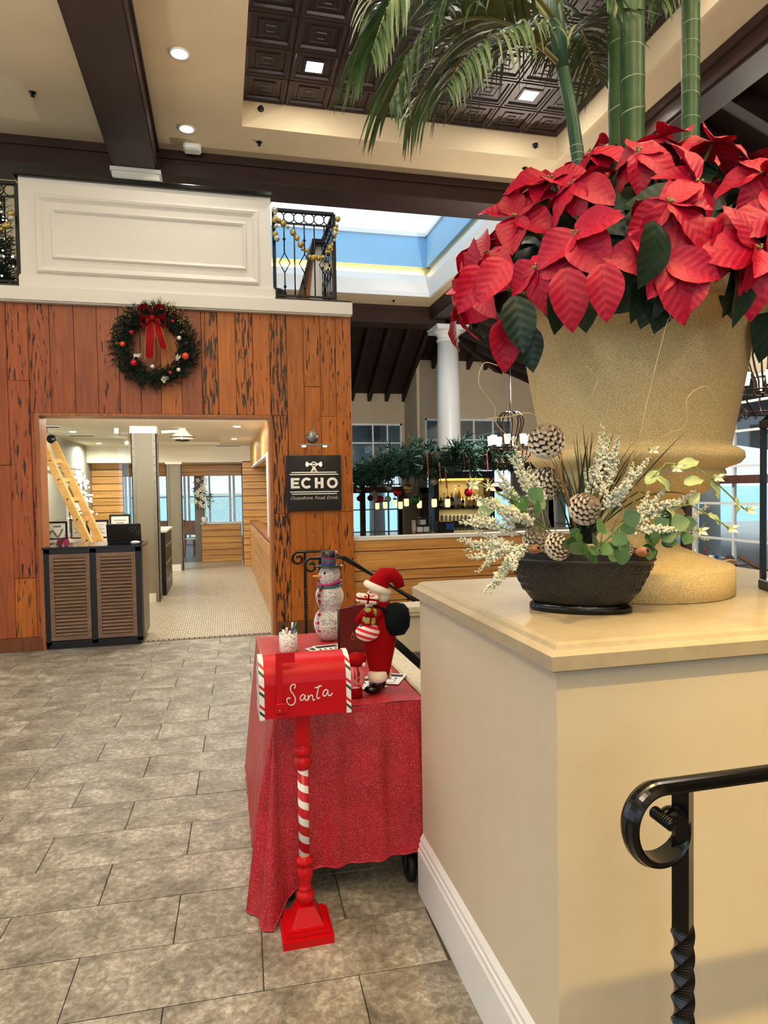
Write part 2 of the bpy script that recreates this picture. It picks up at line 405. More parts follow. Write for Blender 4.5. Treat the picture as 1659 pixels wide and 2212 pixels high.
ORG = {}
def mesh_of(name, mb, mats):
    me = bpy.data.meshes.new(name); me.from_pydata(mb.v, [], mb.f)
    mats = [mats] if isinstance(mats, str) else mats
    for m in mats: me.materials.append(MATS[m])
    if len(mats) > 1: me.polygons.foreach_set('material_index', mb.mi)
    if any(mb.sm): me.polygons.foreach_set('use_smooth', mb.sm)
    me.update(); return me
def link(name, data, parent=None):
    o = bpy.data.objects.new(name, data); COL.objects.link(o)
    if parent is not None: o.parent = parent
    return o
def tag(o, label=None, cat=None, group=None, kind=None):
    if label: o['label'] = label
    if cat: o['category'] = cat
    if group: o['group'] = group
    if kind: o['kind'] = kind
    return o
def thing(name, label, cat, loc=(0,0,0), group=None, rz=0.0, rot=None):
    o = link(name, None); o.location = loc; o.empty_display_size = .05
    o.rotation_euler = rot if rot else (0, 0, rz)
    return tag(o, label, cat, group)
def rootloc(o):
    while o.parent is not None: o = o.parent
    return Vector(o.location)
def part(name, mb, mats, parent, world=False, **kw):
    if world:
        off = rootloc(parent); mb.v = [(p[0]-off.x, p[1]-off.y, p[2]-off.z) for p in mb.v]
    o = link(name, mesh_of(name, mb, mats), parent); tag(o, **kw); return o
def single(name, mb, mats, label, cat, group=None, loc=None, kind=None):
    """a one-mesh thing; verts given in world, origin moved to loc"""
    if loc is not None: mb.v = [(p[0]-loc[0], p[1]-loc[1], p[2]-loc[2]) for p in mb.v]
    o = link(name, mesh_of(name, mb, mats))
    if loc is not None: o.location = loc
    return tag(o, label, cat, group, kind)
def struct(name, mb, mats, parent=None):
    o = link(name, mesh_of(name, mb, mats), parent)
    if parent is None: o['kind'] = 'structure'
    return o
def copy_tree(o, parent=None):
    c = o.copy(); COL.objects.link(c)
    if parent is not None: c.parent = parent
    for ch in list(o.children): copy_tree(ch, c)
    return c
def alight(name, loc, power, size, col=WARM, rot=(0,0,0), spread=180, parent=None, shape='DISK', sy=None):
    d = bpy.data.lights.new(name, 'AREA'); d.energy = power; d.color = col; d.shape = shape; d.size = size
    if sy: d.size_y = sy
    d.spread = radians(spread)
    o = bpy.data.objects.new(name, d); COL.objects.link(o); o.location = loc; o.rotation_euler = rot
    if parent is not None: o.parent = parent
    return o
def plight(name, loc, power, r=.03, col=WARM, parent=None):
    d = bpy.data.lights.new(name, 'POINT'); d.energy = power; d.color = col; d.shadow_soft_size = r
    o = bpy.data.objects.new(name, d); COL.objects.link(o); o.location = loc
    if parent is not None: o.parent = parent
    return o
def text(name, body, size, loc, rot, mat, parent, ext=.002, align='CENTER', shear=0, font_space=1.0, bold=0.0, world=True):
    c = bpy.data.curves.new(name, 'FONT'); c.body = body; c.size = size; c.extrude = ext; c.align_x = align; c.shear = shear
    c.space_character = font_space; c.offset = bold; c.materials.append(MATS[mat])
    q = bpy.data.objects.new(name, c); COL.objects.link(q)
    me = bpy.data.meshes.new_from_object(q.evaluated_get(bpy.context.evaluated_depsgraph_get())); bpy.data.objects.remove(q)
    o = bpy.data.objects.new(name, me); COL.objects.link(o)
    if parent is not None:
        o.parent = parent
        if world: loc = Vector(loc) - rootloc(parent)
    o.location = loc; o.rotation_euler = rot
    return o
def bez(p0, p1, p2, n=10):
    p0, p1, p2 = Vector(p0), Vector(p1), Vector(p2)
    return [p0*(1-t)**2 + p1*2*t*(1-t) + p2*t*t for t in [i/n for i in range(n+1)]]
def frame_from(d, up=(0,0,1)):
    """matrix whose +X is d, +Z near up"""
    d = Vector(d).normalized(); u = Vector(up)
    if abs(d.dot(u)) > .98: u = Vector((1, 0, 0))
    y = u.cross(d).normalized(); z = d.cross(y)
    return Matrix((d, y, z)).transposed().to_4x4()

# ================================================================== SETTING
def thin_glass():
    m = bpy.data.materials.new('glass'); m.use_nodes = True; t = NT(m)
    for n in list(t.n):
        if n.type == 'BSDF_PRINCIPLED': t.n.remove(n)
    tr = t.new('ShaderNodeBsdfTransparent'); tr.inputs[0].default_value = (.93, .97, .98, 1)
    gl = t.new('ShaderNodeBsdfGlossy'); gl.inputs['Roughness'].default_value = .03
    ms = t.new('ShaderNodeMixShader'); ms.inputs[0].default_value = .06
    t.link(tr.outputs[0], ms.inputs[1]); t.link(gl.outputs[0], ms.inputs[2]); t.link(ms.outputs[0], t.n['Material Output'].inputs[0])
    MATS['glass'] = m
thin_glass()

# ---- lobby floor: individually laid stone tiles on a grout bed
floor = struct('floor', MB().box((-8, -7, -.30), (2.3, 7.64, -.012)), 'grout')
TL, TW = .6165, .2985
def tile_mesh():
    a, b, e = TL/2-.0018, TW/2-.0018, .0025
    m = MB(); z0, z1 = -.012, 0.0
    vs = [(-a,-b,z0),(a,-b,z0),(a,b,z0),(-a,b,z0),(-a,-b,z1-e*.6),(a,-b,z1-e*.6),(a,b,z1-e*.6),(-a,b,z1-e*.6),(-a+e,-b+e,z1),(a-e,-b+e,z1),(a-e,b-e,z1),(-a+e,b-e,z1)]
    fs = [(8,9,10,11)]
    for i in range(4): j = (i+1) % 4; fs += [(i, j, 4+j, 4+i), (4+i, 4+j, 8+j, 8+i)]
    return mesh_of('tile', m.add(vs, fs), 'tile')
TM = tile_mesh(); TR = radians(-1.8); r2 = random.Random(3)
for j in range(-4, 19):
    for i in range(-6, 5):
        u = (i + (.5 if j % 2 else 0)) * TL + TL/2; v = (j + .5) * TW
        x = -.52 + u*cos(TR) - v*sin(TR); y = 2.155 + u*sin(TR) + v*cos(TR)
        if y > 7.56 or x > 1.95 or x < -3.9 or y < .9: continue
        if x > .95 and y < 2.5: continue
        o = link('tile', TM, floor); o.location = (x, y, r2.uniform(-.0006, .0006)); o.rotation_euler = (0, 0, TR)

# ---- lobby walls behind and left of the viewer, with openings added to let fill daylight in
struct('wall_rear', MB().box((-8, -7.2, -.3), (-5.2, -7, 5.7)).box((3.2, -7.2, -.3), (9, -7, 5.7)).box((-5.2, -7.2, 3.5), (3.2, -7, 5.7)), 'beige_wall')
sw = MB().box((-8.2, -7.2, -.3), (-8, 9.6, .3)).box((-8.2, -7.2, 4.5), (-8, 9.6, 5.7))
for (a, b) in ((-7.2, -6.4), (-3.4, -3.0), (0, .4), (3.4, 3.8), (7, 9.6)): sw.box((-8.2, a, .3), (-8, b, 4.5))
struct('wall_left_lobby', sw, 'beige_wall')

# ---- pecky cypress wall with its opening
DX0, DX1, DZ = -1.79, .535, 2.40
WX0, WX1, WZ = -3.6, 1.455, 3.55
wall = struct('wall_front', MB().box((WX0, 7.5, 0), (DX0-.02, 7.72, WZ)).box((DX1+.02, 7.5, 0), (WX1, 7.72, WZ)).box((DX0-.02, 7.5, DZ+.02), (DX1+.02, 7.72, WZ)), 'roof_wood')
r3 = random.Random(11)
def plank(x0, x1, z0, z1, mat, pits):
    d = r3.uniform(.016, .024)
    mb = MB(); e = .003
    mb.add([(x0,7.5,z0),(x1,7.5,z0),(x1,7.5,z1),(x0,7.5,z1),(x0,7.5-d+e,z0),(x1,7.5-d+e,z0),(x1,7.5-d+e,z1),(x0,7.5-d+e,z1),(x0+e,7.5-d,z0+e),(x1-e,7.5-d,z0+e),(x1-e,7.5-d,z1-e),(x0+e,7.5-d,z1-e)],
           [(8,9,10,11)] + [f for i in range(4) for f in ((i,(i+1)%4,4+(i+1)%4,4+i),(4+i,4+(i+1)%4,8+(i+1)%4,8+i))])
    o = struct('plank', mb, mat, wall); o['pits'] = pits
    return o
edges = [-3.55, -3.3, -3.06, -2.85, -2.62, -2.42, -2.25, -2.06, -1.86, -1.66, -1.43, -1.21, -1.0, -.79, -.59, -.38, -.17, .0, .185, .37, .55, .735, .92, 1.105, 1.28, 1.455]
darkcol = {13: 0, 16: 1, 18: .6, 20: 1, 8: .7, 23: .35}
for k in range(len(edges)-1):
    x0, x1 = edges[k]+.0015, edges[k+1]-.0015; xm = (x0+x1)/2
    right = xm > -.1
    def mt(): return 'plank_gold' if (right and r3.random() < .8) or r3.random() < .12 else ('plank_dark' if r3.random() < .14 else 'plank_red')
    pit = {16: .20, 20: .19, 18: .16, 8: .12, 7: .09, 24: .09, 23: .10, 11: .08, 22: .08}.get(k, r3.uniform(-.03, .065))
    segs = []
    if x1 > DX0-.03 and x0 < DX1+.03:
        if x0 >= DX0-.05 and x1 <= DX1+.05: segs = [(DZ+.03, WZ)]
        elif x0 < DX0: segs = [(DZ+.03, WZ)]; plank(x0, DX0-.022, .14, DZ+.03-.002, mt(), pit)
        else: segs = [(DZ+.03, WZ)]; plank(DX1+.024, x1, 1.35, DZ+.027, mt(), pit); plank(DX1+.024, x1, .14, 1.347, mt(), pit)
    else:
        zz = [.14] + sorted(r3.sample([.75, 1.0, 1.35, 1.9, 2.42, 2.75], r3.choice([1, 2, 2]))) + [WZ]
        segs = [(zz[i]+.0015, zz[i+1]-.0015) for i in range(len(zz)-1)]
    for (a, b) in segs: plank(x0, x1, a, b, mt(), pit + (r3.uniform(-.02, .02)))
bb = struct('baseboard_front', MB().box((WX0, 7.462, 0), (DX0-.02, 7.5, .14)).box((DX1+.02, 7.462, 0), (WX1, 7.5, .14)), 'plank_dark')
bb['pits'] = .0
struct('trim_1', MB().box((DX0-.03, 7.465, 0), (DX0+.012, 7.74, DZ+.0)).box((DX1-.012, 7.465, 0), (DX1+.024, 7.74, DZ+.0)).box((DX0-.03, 7.465, DZ), (DX1+.024, 7.74, DZ+.028)), 'jamb_wood')
# white fascia, loft slab, parapet panel
struct('trim_2', MB().box((WX0, 7.40, 3.545), (1.465, 7.62, 3.675)).box((WX0, 7.425, 3.53), (1.455, 7.62, 3.545)), 'white_paint')
struct('floor_loft', MB().box((WX0, 7.62, 3.36), (1.46, 9.6, 3.69)).box((.62, 7.42, 3.675), (1.46, 7.63, 3.70)).box((WX0, 7.42, 3.675), (-1.92, 7.63, 3.70)), 'black_paint')
par = thing('balcony_parapet', 'white panelled balcony parapet with a black cap above the wooden wall', 'parapet', (-.65, 7.5, 3.68))
part('panel', MB().box((-1.90, 7.47, 3.68), (.592, 7.60, 4.775)), 'white_paint', par, True)
def mould(mb, x0, x1, z0, z1, y, wd, h):
    # picture-frame moulding on the plane y, sloped profile
    prof = [(0, 0), (0, h*.5), (wd*.25, h), (wd*.55, h*.75), (wd*.8, h*.3), (wd, 0)]
    P = [(x0, z0), (x1, z0), (x1, z1), (x0, z1)]; n = len(prof); vs = []
    for (cx, cz), (sx, sz) in zip(P, ((1,1),(-1,1),(-1,-1),(1,-1))):
        for (o, d) in prof: vs.append((cx+sx*o, y-d, cz+sz*o))
    fs = [(k*n+i, ((k+1)%4)*n+i, ((k+1)%4)*n+i+1, k*n+i+1) for k in range(4) for i in range(n-1)]
    mb.add(vs, fs)
m = MB(); mould(m, -1.755, .455, 3.835, 4.625, 7.47, .075, .034); part('outer_moulding', m, 'white_paint', par, True)
m = MB(); mould(m, -1.605, .325, 3.985, 4.485, 7.47, .045, .024); part('inner_moulding', m, 'white_paint', par, True)
part('base_moulding', MB().box((-1.915, 7.445, 3.675), (.625, 7.47, 3.79)).box((-1.91, 7.455, 3.79), (.61, 7.47, 3.81)), 'white_paint', par, True)
part('cap_rail', MB().bevbox((-1.95, 7.42, 4.775), (.61, 7.66, 4.83), .012), 'black_gloss', par, True)

# ---- lobby ceiling, coffer, beams
CZ, TZ = 5.65, 5.955
CX0, CX1, CY0, CY1 = .315, 4.15, .95, 7.735
ceil = struct('ceiling', MB().box((-8, -7, CZ), (CX0, 8.5, TZ+.02)).box((CX1, -7, CZ), (5.0, 8.5, TZ+.02)).box((CX0, CY1, CZ), (CX1, 8.5, TZ+.02)).box((CX0, -7, CZ), (CX1, CY0, TZ+.02))
              .box((CX0, CY0, TZ+.012), (CX1, CY1, TZ+.03)), 'ceiling_paint')
NT_ = 8; TS = (CX1-CX0)/NT_
def tin_mesh(hole):
    m = MB(); a = TS/2-.001
    steps = [(a, 0), (a-.012, -.014), (a-.03, -.014), (a-.04, -.004), (a-.058, -.004), (a-.068, .018), (a-.118, .018), (a-.126, .006), (a-.145, .006), (a-.15, .014)]
    steps += [(.05, .014), (.046, .004), (.036, .004), (.032, .012)] if not hole else []
    vs = []; fs = []
    for (s, z) in steps: vs += [(-s,-s,z),(s,-s,z),(s,s,z),(-s,s,z)]
    for k in range(len(steps)-1):
        for i in range(4): j = (i+1) % 4; fs.append((k*4+j, k*4+i, k*4+4+i, k*4+4+j))
    L = (len(steps)-1)*4; fs.append((L+3, L+2, L+1, L))
    return mesh_of('tin_panel', m.add(vs, fs), 'tin')
TMs = tin_mesh(False), tin_mesh(True)
LT = {(1, 1), (6, 1), (1, 6), (6, 6)}
for i in range(NT_):
    for j in range(10):
        o = link('tin_panel', TMs[(i, j) in LT], ceil); o.location = (CX0+(i+.5)*TS, CY1-(j+.5)*TS, TZ-.012)
struct('ceiling_beam', MB().box((-1.14, -7, 5.40), (-.64, 8.4, 5.66)).box((-1.12, -7, 5.375), (-.66, 8.4, 5.40)).box((-1.15, -7, 5.60), (-.615, 8.4, 5.66)), 'beam_brown')
struct('ceiling_beam', MB().box((4.62, -7, 5.40), (5.0, 15.0, 5.66)).box((4.65, -7, 5.37), (4.97, 15.0, 5.40)).box((4.585, -7, 5.56), (5.0, 8.4, 5.66)), 'beam_brown')
struct('ceiling_beam', MB().box((-8, 8.46, 5.37), (5.0, 8.98, 5.66)).box((-8, 8.43, 5.55), (5.0, 9.0, 5.66)), 'beam_brown')
struct('ceiling_beam', MB().box((-8, 14.49, 5.27), (5.0, 15.0, 5.66)).box((-8, 14.46, 5.56), (5.0, 15.0, 5.66)), 'beam_brown')
# pilaster carrying the longitudinal beam
pil = thing('loft_pilaster', 'cream square pilaster capital under the dark ceiling beam', 'pilaster', (-.88, 8.62, 3.69))
part('shaft', MB().box((-1.08, 8.45, 3.69), (-.68, 8.85, 5.2)), 'white_paint', pil, True)
part('capital', MB().box((-1.12, 8.41, 5.2), (-.64, 8.9, 5.26)).box((-1.14, 8.39, 5.26), (-.62, 8.92, 5.33)).box((-1.16, 8.37, 5.33), (-.60, 8.94, 5.373)), 'white_paint', pil, True)

# ---- second bay: skylight recess
SX0, SX1, SY0, SY1 = .25, 4.35, 9.5, 13.62
ceil2 = struct('ceiling_skylight', MB().box((-8, 8.98, CZ), (SX0, 14.49, CZ+.1)).box((SX1, 8.98, CZ), (4.62, 14.49, CZ+.1)).box((SX0, SY1, CZ), (SX1, 14.49, CZ+.1)).box((SX0, 8.98, CZ), (SX1, SY0, CZ+.1)), 'ceiling_paint')
path = [(SX0, SY0), (SX0, SY1), (SX1, SY1), (SX1, SY0)]
crown = [(0, 5.62), (.05, 5.62), (.05, 5.68), (.02, 5.70), (.0, 5.74), (-.015, 5.80), (-.03, 5.86), (-.03, 6.0), (-.06, 6.0), (-.06, 6.03), (-.10, 6.03), (-.10, 5.9), (-.02, 5.7)]
struct('trim_3', MB().sweep(path, [(-o, z) for (o, z) in crown][::-1], True), 'white_trim')
ix0, ix1, iy0, iy1 = SX0-.06+.0, SX1-.06, SY0+.06, SY1+.08
rec = MB(); rec2 = MB()
for (a, b, zz0, zz1) in (((SX0-.1, SY1+.02), (SX1+.1, SY1+.1), 5.75, 6.22), ((SX1+.02, SY0-.1), (SX1+.1, SY1+.1), 5.75, 6.22), ((SX0-.1, SY0-.1), (SX0-.02, SY1+.1), 5.75, 6.22), ((SX0-.1, SY0-.1), (SX1+.1, SY0-.02), 5.75, 6.22)):
    rec.box((a[0], a[1], zz0), (b[0], b[1], zz1))
for (a, b) in (((SX0-.2, SY1-.02), (SX1+.2, SY1+.2)), ((SX1-.06, SY0-.2), (SX1+.2, SY1+.2)), ((SX0-.2, SY0-.2), (SX0+.06, SY1+.2)), ((SX0-.2, SY0-.2), (SX1+.2, SY0+.02))):
    rec2.box((a[0], a[1], 6.22), (b[0], b[1], 6.84))
struct('wall_skylight', rec, 'tray_paint'); struct('wall_skylight_upper', rec2, 'sky_blue_wall')
struct('trim_4', MB().box((SX0-.1, SY1-.06, 6.84), (SX1+.1, SY1+.1, 6.92)).box((SX1-.10, SY0-.1, 6.84), (SX1+.1, SY1+.1, 6.92)), 'white_trim')
glow = bpy.data.materials.new('sky_diffuser'); glow.use_nodes = True
t_ = NT(glow); t_.n.remove(t_.n['Principled BSDF']); tl = t_.new('ShaderNodeBsdfTranslucent'); tl.inputs[0].default_value = (.9, .95, 1, 1)
tr_ = t_.new('ShaderNodeBsdfTransparent'); ms_ = t_.new('ShaderNodeMixShader'); ms_.inputs[0].default_value = .75
t_.link(tl.outputs[0], ms_.inputs[1]); t_.link(tr_.outputs[0], ms_.inputs[2]); t_.link(ms_.outputs[0], t_.n['Material Output'].inputs[0])
MATS['sky_diffuser'] = glow
sk = struct('window_1', MB().box((SX0-.1, SY0-.1, 6.93), (SX1+.1, SY1+.1, 6.94)), 'sky_diffuser')
vent = thing('air_vent', 'small slotted air grille in the yellow-lit skylight cove', 'vent', (3.25, SY1+.02, 5.93))
part('frame', MB().box((2.6, SY1-.035, 5.885), (3.7, SY1+.0, 5.99)), 'white_trim', vent, True)
for i in range(5): part('slat', MB().box((2.66+i*.198, SY1-.045, 5.905), (2.82+i*.2, SY1-.034, 5.97)), 'tray_paint' if i % 2 else 'sand_out', vent, True)

# ---- white column under the beam corner
cl = thing('round_column', 'round white column with square capital beyond the bar canopy', 'column', (5.15, 14.78, -.35))
part('shaft', MB().smooth().lathe([(.29, 0), (.285, 1.5), (.262, 4.2), (.235, 5.35)], 32), 'white_trim', cl)
part('capital', MB().smooth().lathe([(.235, 5.3), (.26, 5.31), (.265, 5.34), (.24, 5.36), (.24, 5.42), (.29, 5.47), (.33, 5.52)], 32).smooth(False).box((-.36, -.36, 5.52), (.36, .36, 5.60)).box((-.38, -.38, 5.60), (.38, .38, 5.63)), 'white_trim', cl)

# ---- dark pitched roofs with rafters
def zb(y): return 5.46 - .577*(y-15.0)
def zr(x): return 5.46 - .385*(x-5.0)
bk = MB(); y1 = 18.3
bk.add([(-8, 14.9, zb(14.9)+.2), (5, 14.9, zb(14.9)+.2), (5+1.5*3.4, 18.3, zb(18.3)+.2), (-8, 18.3, zb(18.3)+.2)], [(0, 1, 2, 3)])
bk.add([(-8, 14.9, zb(14.9)+.3), (5, 14.9, zb(14.9)+.3), (5+1.5*3.4, 18.3, zb(18.3)+.3), (-8, 18.3, zb(18.3)+.3)], [(3, 2, 1, 0)])
roofb = struct('roof_back', bk, 'roof_wood')
rb = MB()
rb.add([(4.95, -7, zr(4.95)+.2), (9.6, -7, zr(9.6)+.2), (9.6, 15+(9.6-5)/1.5, zr(9.6)+.2), (4.95, 15, zr(4.95)+.2)], [(3, 2, 1, 0)])
rb.add([(4.95, -7, zr(4.95)+.3), (9.6, -7, zr(9.6)+.3), (9.6, 15+(9.6-5)/1.5, zr(9.6)+.3), (4.95, 15, zr(4.95)+.3)], [(0, 1, 2, 3)])
roofr = struct('roof_side', rb, 'roof_wood')
for k in range(15):
    x = 1.55 + k*.47; ys = 15.0 if x < 5 else 15 + (x-5)/1.5
    if ys < 17.2: struct('rafter', MB().bar((x, ys, zb(ys)+.1), (x, 17.95, zb(17.95)+.1), .09, .2), 'roof_wood', roofb)
for k in range(22):
    y = 3.4 + k*.62; xe = 8.9
    xs = 5.0 if y < 15 else 5 + (y-15)*1.5
    if xs < 8: struct('rafter', MB().bar((xs, y, zr(xs)+.1), (xe, y, zr(xe)+.1), .09, .2), 'roof_wood', roofr)
struct('rafter', MB().bar((5, 15, 5.5), (9.2, 17.8, zr(9.2)+.06), .12, .26), 'roof_wood', roofr)

# ---- windows
WN = [1]
def window(axis, fix, u0, u1, z0, z1, cols, rows, th=.05, fm='white_trim', dep=.08):
    """axis 'y': plane y=fix, u is x; axis 'x': plane x=fix, u is y"""
    WN[0] += 1
    P = (lambda u, d, z: (u, fix+d, z)) if axis == 'y' else (lambda u, d, z: (fix+d, u, z))
    fr = MB(); t = th
    fr.box(P(u0, -dep/2, z0), P(u0+t, dep/2, z1)).box(P(u1-t, -dep/2, z0), P(u1, dep/2, z1)).box(P(u0, -dep/2, z0), P(u1, dep/2, z0+t)).box(P(u0, -dep/2, z1-t), P(u1, dep/2, z1))
    o = struct('window_%d' % WN[0], fr, fm)
    us = [u0 + (u1-u0)*i/cols for i in range(cols+1)] if isinstance(cols, int) else [u0] + [u0+(u1-u0)*c for c in cols] + [u1]
    zs = [z0 + (z1-z0)*i/rows for i in range(rows+1)] if isinstance(rows, int) else [z0] + rows + [z1]
    for u in us[1:-1]: struct('mullion', MB().box(P(u-t*.4, -dep*.35, z0+t), P(u+t*.4, dep*.35, z1-t)), fm, o)
    for z in zs[1:-1]: struct('glazing_bar', MB().box(P(u0+t, -dep*.3, z-t*.35), P(u1-t, dep*.3, z+t*.35)), fm, o)
    for i in range(len(us)-1):
        for j in range(len(zs)-1): struct('pane', MB().box(P(us[i]+.01, -.004, zs[j]+.01), P(us[i+1]-.01, .004, zs[j+1]-.01)), 'glass', o)
    return o
# back wall (with a big window), jog, and the nearer stretch
struct('wall_back', MB().box((1.9, 17.6, -.35), (3.36, 17.8, 4.6)).box((4.80, 17.6, -.35), (4.9, 17.8, 4.6)).box((3.36, 17.6, 3.36), (4.80, 17.8, 4.6)).box((3.36, 17.6, -.35), (4.8, 17.8, .0)), 'beige_wall')
window('y', 17.66, 3.36, 4.80, .0, 3.36, [.44, .72], [.45, 1.05, 1.72, 2.3, 2.84])
struct('wall_jog', MB().box((4.87, 16.4, -.35), (4.96, 17.7, 5.0)), 'beige_wall')
struct('wall_back_near', MB().box((4.96, 16.4, 3.38), (9.0, 16.55, 5.0)).box((4.96, 16.4, -.35), (5.08, 16.55, 3.38)).box((7.5, 16.4, -.35), (9.0, 16.55, 3.38)).box((5.08, 16.4, -.35), (7.5, 16.55, .0)), 'beige_wall')
window('y', 16.46, 5.08, 7.5, .0, 3.38, [.19, .37, .55, .77], [.45, 1.05, 1.72, 2.3, 2.84])
# right-hand window wall
struct('wall_right', MB().box((8.6, -7, 3.42), (8.8, 17, 4.6)).box((8.6, -7, -.35), (8.8, 17, -.1)).box((8.6, -7, -.35), (8.8, 4.2, 4.2)), 'beige_wall')
for k, (a, b) in enumerate(((4.2, 6.55), (6.7, 8.75), (8.9, 10.95), (11.1, 13.2), (13.35, 16.4))):
    window('x', 8.68, a, b, -.1, 3.42, [.5], [.62, 1.25, 1.9, 2.5, 2.98], .06)
    struct('window_post', MB().box((8.5, b, -.35), (8.72, b+.15, 1.72)), 'bar_slat')
    struct('window_post', MB().box((8.6, b, 1.72), (8.78, b+.15, 3.5)), 'white_trim')
struct('window_transom', MB().box((8.48, 4.2, 1.60), (8.66, 16.4, 1.74)), 'bar_slat')

# ---- lower dining floor, outdoors
struct('floor_lower', MB().box((2.3, -7, -.5), (9, 17.8, -.35)).box((1.3, 7.72, -.5), (2.3, 17.8, -.35)), 'bar_slat')
struct('terrace_ground', MB().box((-12, 17.8, -.6), (60, 30, -.4)).box((8.8, -12, -.6), (60, 17.8, -.4)), 'sand_out')
struct('sea', MB().box((-600, 30, -3), (900, 1400, -2.9)).box((60, -300, -3), (900, 30, -2.9)), 'sea')
struct('roof_porch', MB().prism([(1.5, 17.85, 3.55), (1.5, 27.5, 2.45), (1.5, 27.5, 2.6), (1.5, 17.85, 3.75)], (17, 0, 0)).prism([(8.9, -7, 3.6), (18.5, -7, 2.45), (18.5, -7, 2.6), (8.9, -7, 3.8)], (0, 24.8, 0)), 'roof_wood')
for (x, y) in ((4.9, 21.2), (7.6, 21.2), (12.2, 8.4), (12.2, 11.6), (12.2, 14.8)):
    c_ = thing('porch_column', {4.9: 'white porch column outside the window left of the lit bar', 7.6: 'white porch column outside behind the bar shelves'}.get(x, {8.4: 'white porch column outside the right windows nearest the lantern', 11.6: 'white porch column outside the right windows middle of three', 14.8: 'white porch column outside the right windows farthest along'}.get(y)), 'column', (x, y, -.4))
    part('shaft', MB().smooth().lathe([(.26, .12), (.24, 3.2)], 20), 'white_trim', c_); part('base', MB().box((-.32, -.32, 0), (.32, .32, .12)), 'white_trim', c_); part('capital', MB().box((-.31, -.31, 3.2), (.31, .31, 3.38)), 'white_trim', c_)

# ---- plank-clad half wall beyond the stair
hw = struct('wall_half', MB().box((1.46, 7.57, -.35), (5.3, 7.72, 1.0)), 'bar_slat')
for (a, b) in ((.885, 1.012), (.655, .882), (.54, .652), (.30, .537), (.08, .297), (-.15, .077), (-.35, -.153)):
    struct('plank', MB().bevbox((1.462, 7.548, a+.003), (5.3, 7.575, b-.003), .004), 'honey_wood', hw)
struct('trim_5', MB().box((1.46, 7.535, 1.012), (5.32, 7.74, 1.05)), 'white_paint')
# stair treads down from the lobby and the low wall beside them
struct('floor_steps', MB().box((1.9, 6.5, -.35), (2.3, 7.55, -.17)).box((1.3, 7.5, -.35), (1.9, 7.6, -.01)), 'stone_cap')
struct('wall_low', MB().box((1.55, 6.30, 0), (2.9, 6.48, .36)).box((2.3, 6.3, -.35), (2.9, 6.48, .0)), 'plinth_paint')
struct('trim_6', MB().box((1.52, 6.26, .36), (2.93, 6.52, .40)).box((1.50, 6.24, .40), (2.95, 6.54, .45)), 'limestone')
struct('wall_ledge', MB().box((.795, 2.52, 0), (.875, 3.9, .70)), 'plinth_paint')
struct('trim_7', MB().bevbox((.785, 2.515, .70), (.89, 3.95, .755), .008), 'limestone')

# ---- planter plinth with moulded stone cap
PX0, PX1, PY0, PY1 = .745, 2.19, 1.405, 2.51
pl = struct('wall_plinth', MB().box((PX0, PY0, 0), (PX1, PY1, 1.1715)), 'plinth_paint')
prof = [(-.03, 1.172), (.012, 1.172), (.022, 1.178), (.024, 1.212), (.018, 1.216), (.006, 1.222), (.0, 1.232), (-.012, 1.237), (-.03, 1.237)]
pth = [(PX0, PY0), (PX1, PY0), (PX1, PY1), (PX0, PY1)]
cap = MB().sweep(pth, prof, True); cap.add([(PX0+.03, PY0+.03, 1.237), (PX1-.03, PY0+.03, 1.237), (PX1-.03, PY1-.03, 1.237), (PX0+.03, PY1-.03, 1.237)], [(0, 1, 2, 3)])
cap.add([(PX0-.005, PY0-.005, 1.172), (PX1+.005, PY0-.005, 1.172), (PX1+.005, PY1+.005, 1.172), (PX0-.005, PY1+.005, 1.172)], [(3, 2, 1, 0)])
single('coping_slab', cap, 'stone_cap', 'pale stone slab with moulded edge capping the planter plinth', 'slab', loc=(1.45, 1.95, 1.172))
bprof = [(0, 0), (.022, 0), (.022, .17), (.017, .18), (.017, .195), (.012, .20), (.012, .215), (.006, .225), (0, .235)]
struct('baseboard_plinth', MB().sweep([(PX0, PY1), (PX0, PY0)], bprof, False), 'white_trim')

# ---- corridor beyond the opening
struct('floor_corridor', MB().box((-4.5, 7.64, -.30), (.60, 15.9, 0.0)), 'mosaic')
struct('floor_far', MB().box((-4.5, 15.9, -.30), (1.9, 21.5, 0.0)), 'grey_steel')
IZ = 2.56
struct('ceiling_corridor', MB().box((-4.5, 7.72, IZ), (-1.62, 15.7, 2.66)).box((0, 7.72, IZ), (1.3, 15.7, 2.66)).box((-1.62, 7.72, IZ), (0, 11.6, 2.66)).box((-1.62, 14.2, IZ), (0, 15.7, 2.66)).box((-1.62, 11.6, 2.66), (0, 14.2, 2.72))
       .box((-4.5, 14.6, 2.22), (1.3, 15.65, IZ)), 'interior_ceiling')
struct('ceiling_far', MB().box((-4.5, 15.7, 2.5), (1.9, 21.6, 2.6)), 'interior_ceiling')
struct('wall_left', MB().box((-2.75, 7.72, 0), (-2.62, 15.7, IZ)), 'grey_wall')
cw = struct('wall_corridor', MB().box((.60, 8.35, 0), (.72, 14.6, .93)).box((.58, 8.3, .93), (.75, 14.6, .955)), 'bar_slat')
for k in range(6): struct('plank', MB().bevbox((.575, 8.33, .005+k*.155), (.602, 14.58, .149+k*.155), .004), 'honey_wood', cw)
struct('trim_8', MB().box((.58, 8.3, .955), (.76, 14.6, .985)), 'jamb_wood')
ws = struct('wall_soffit', MB().box((.62, 7.75, 2.12), (1.25, 14.6, IZ)), 'honey_wood')
wc = struct('wall_end', MB().box((.45, 14.62, 0), (1.3, 15.6, IZ-.3)), 'bar_slat')
for k in range(15): struct('plank', MB().bevbox((.445, 14.60, .004+k*.15), (1.3, 14.622, .142+k*.15), .004), 'honey_wood', wc)
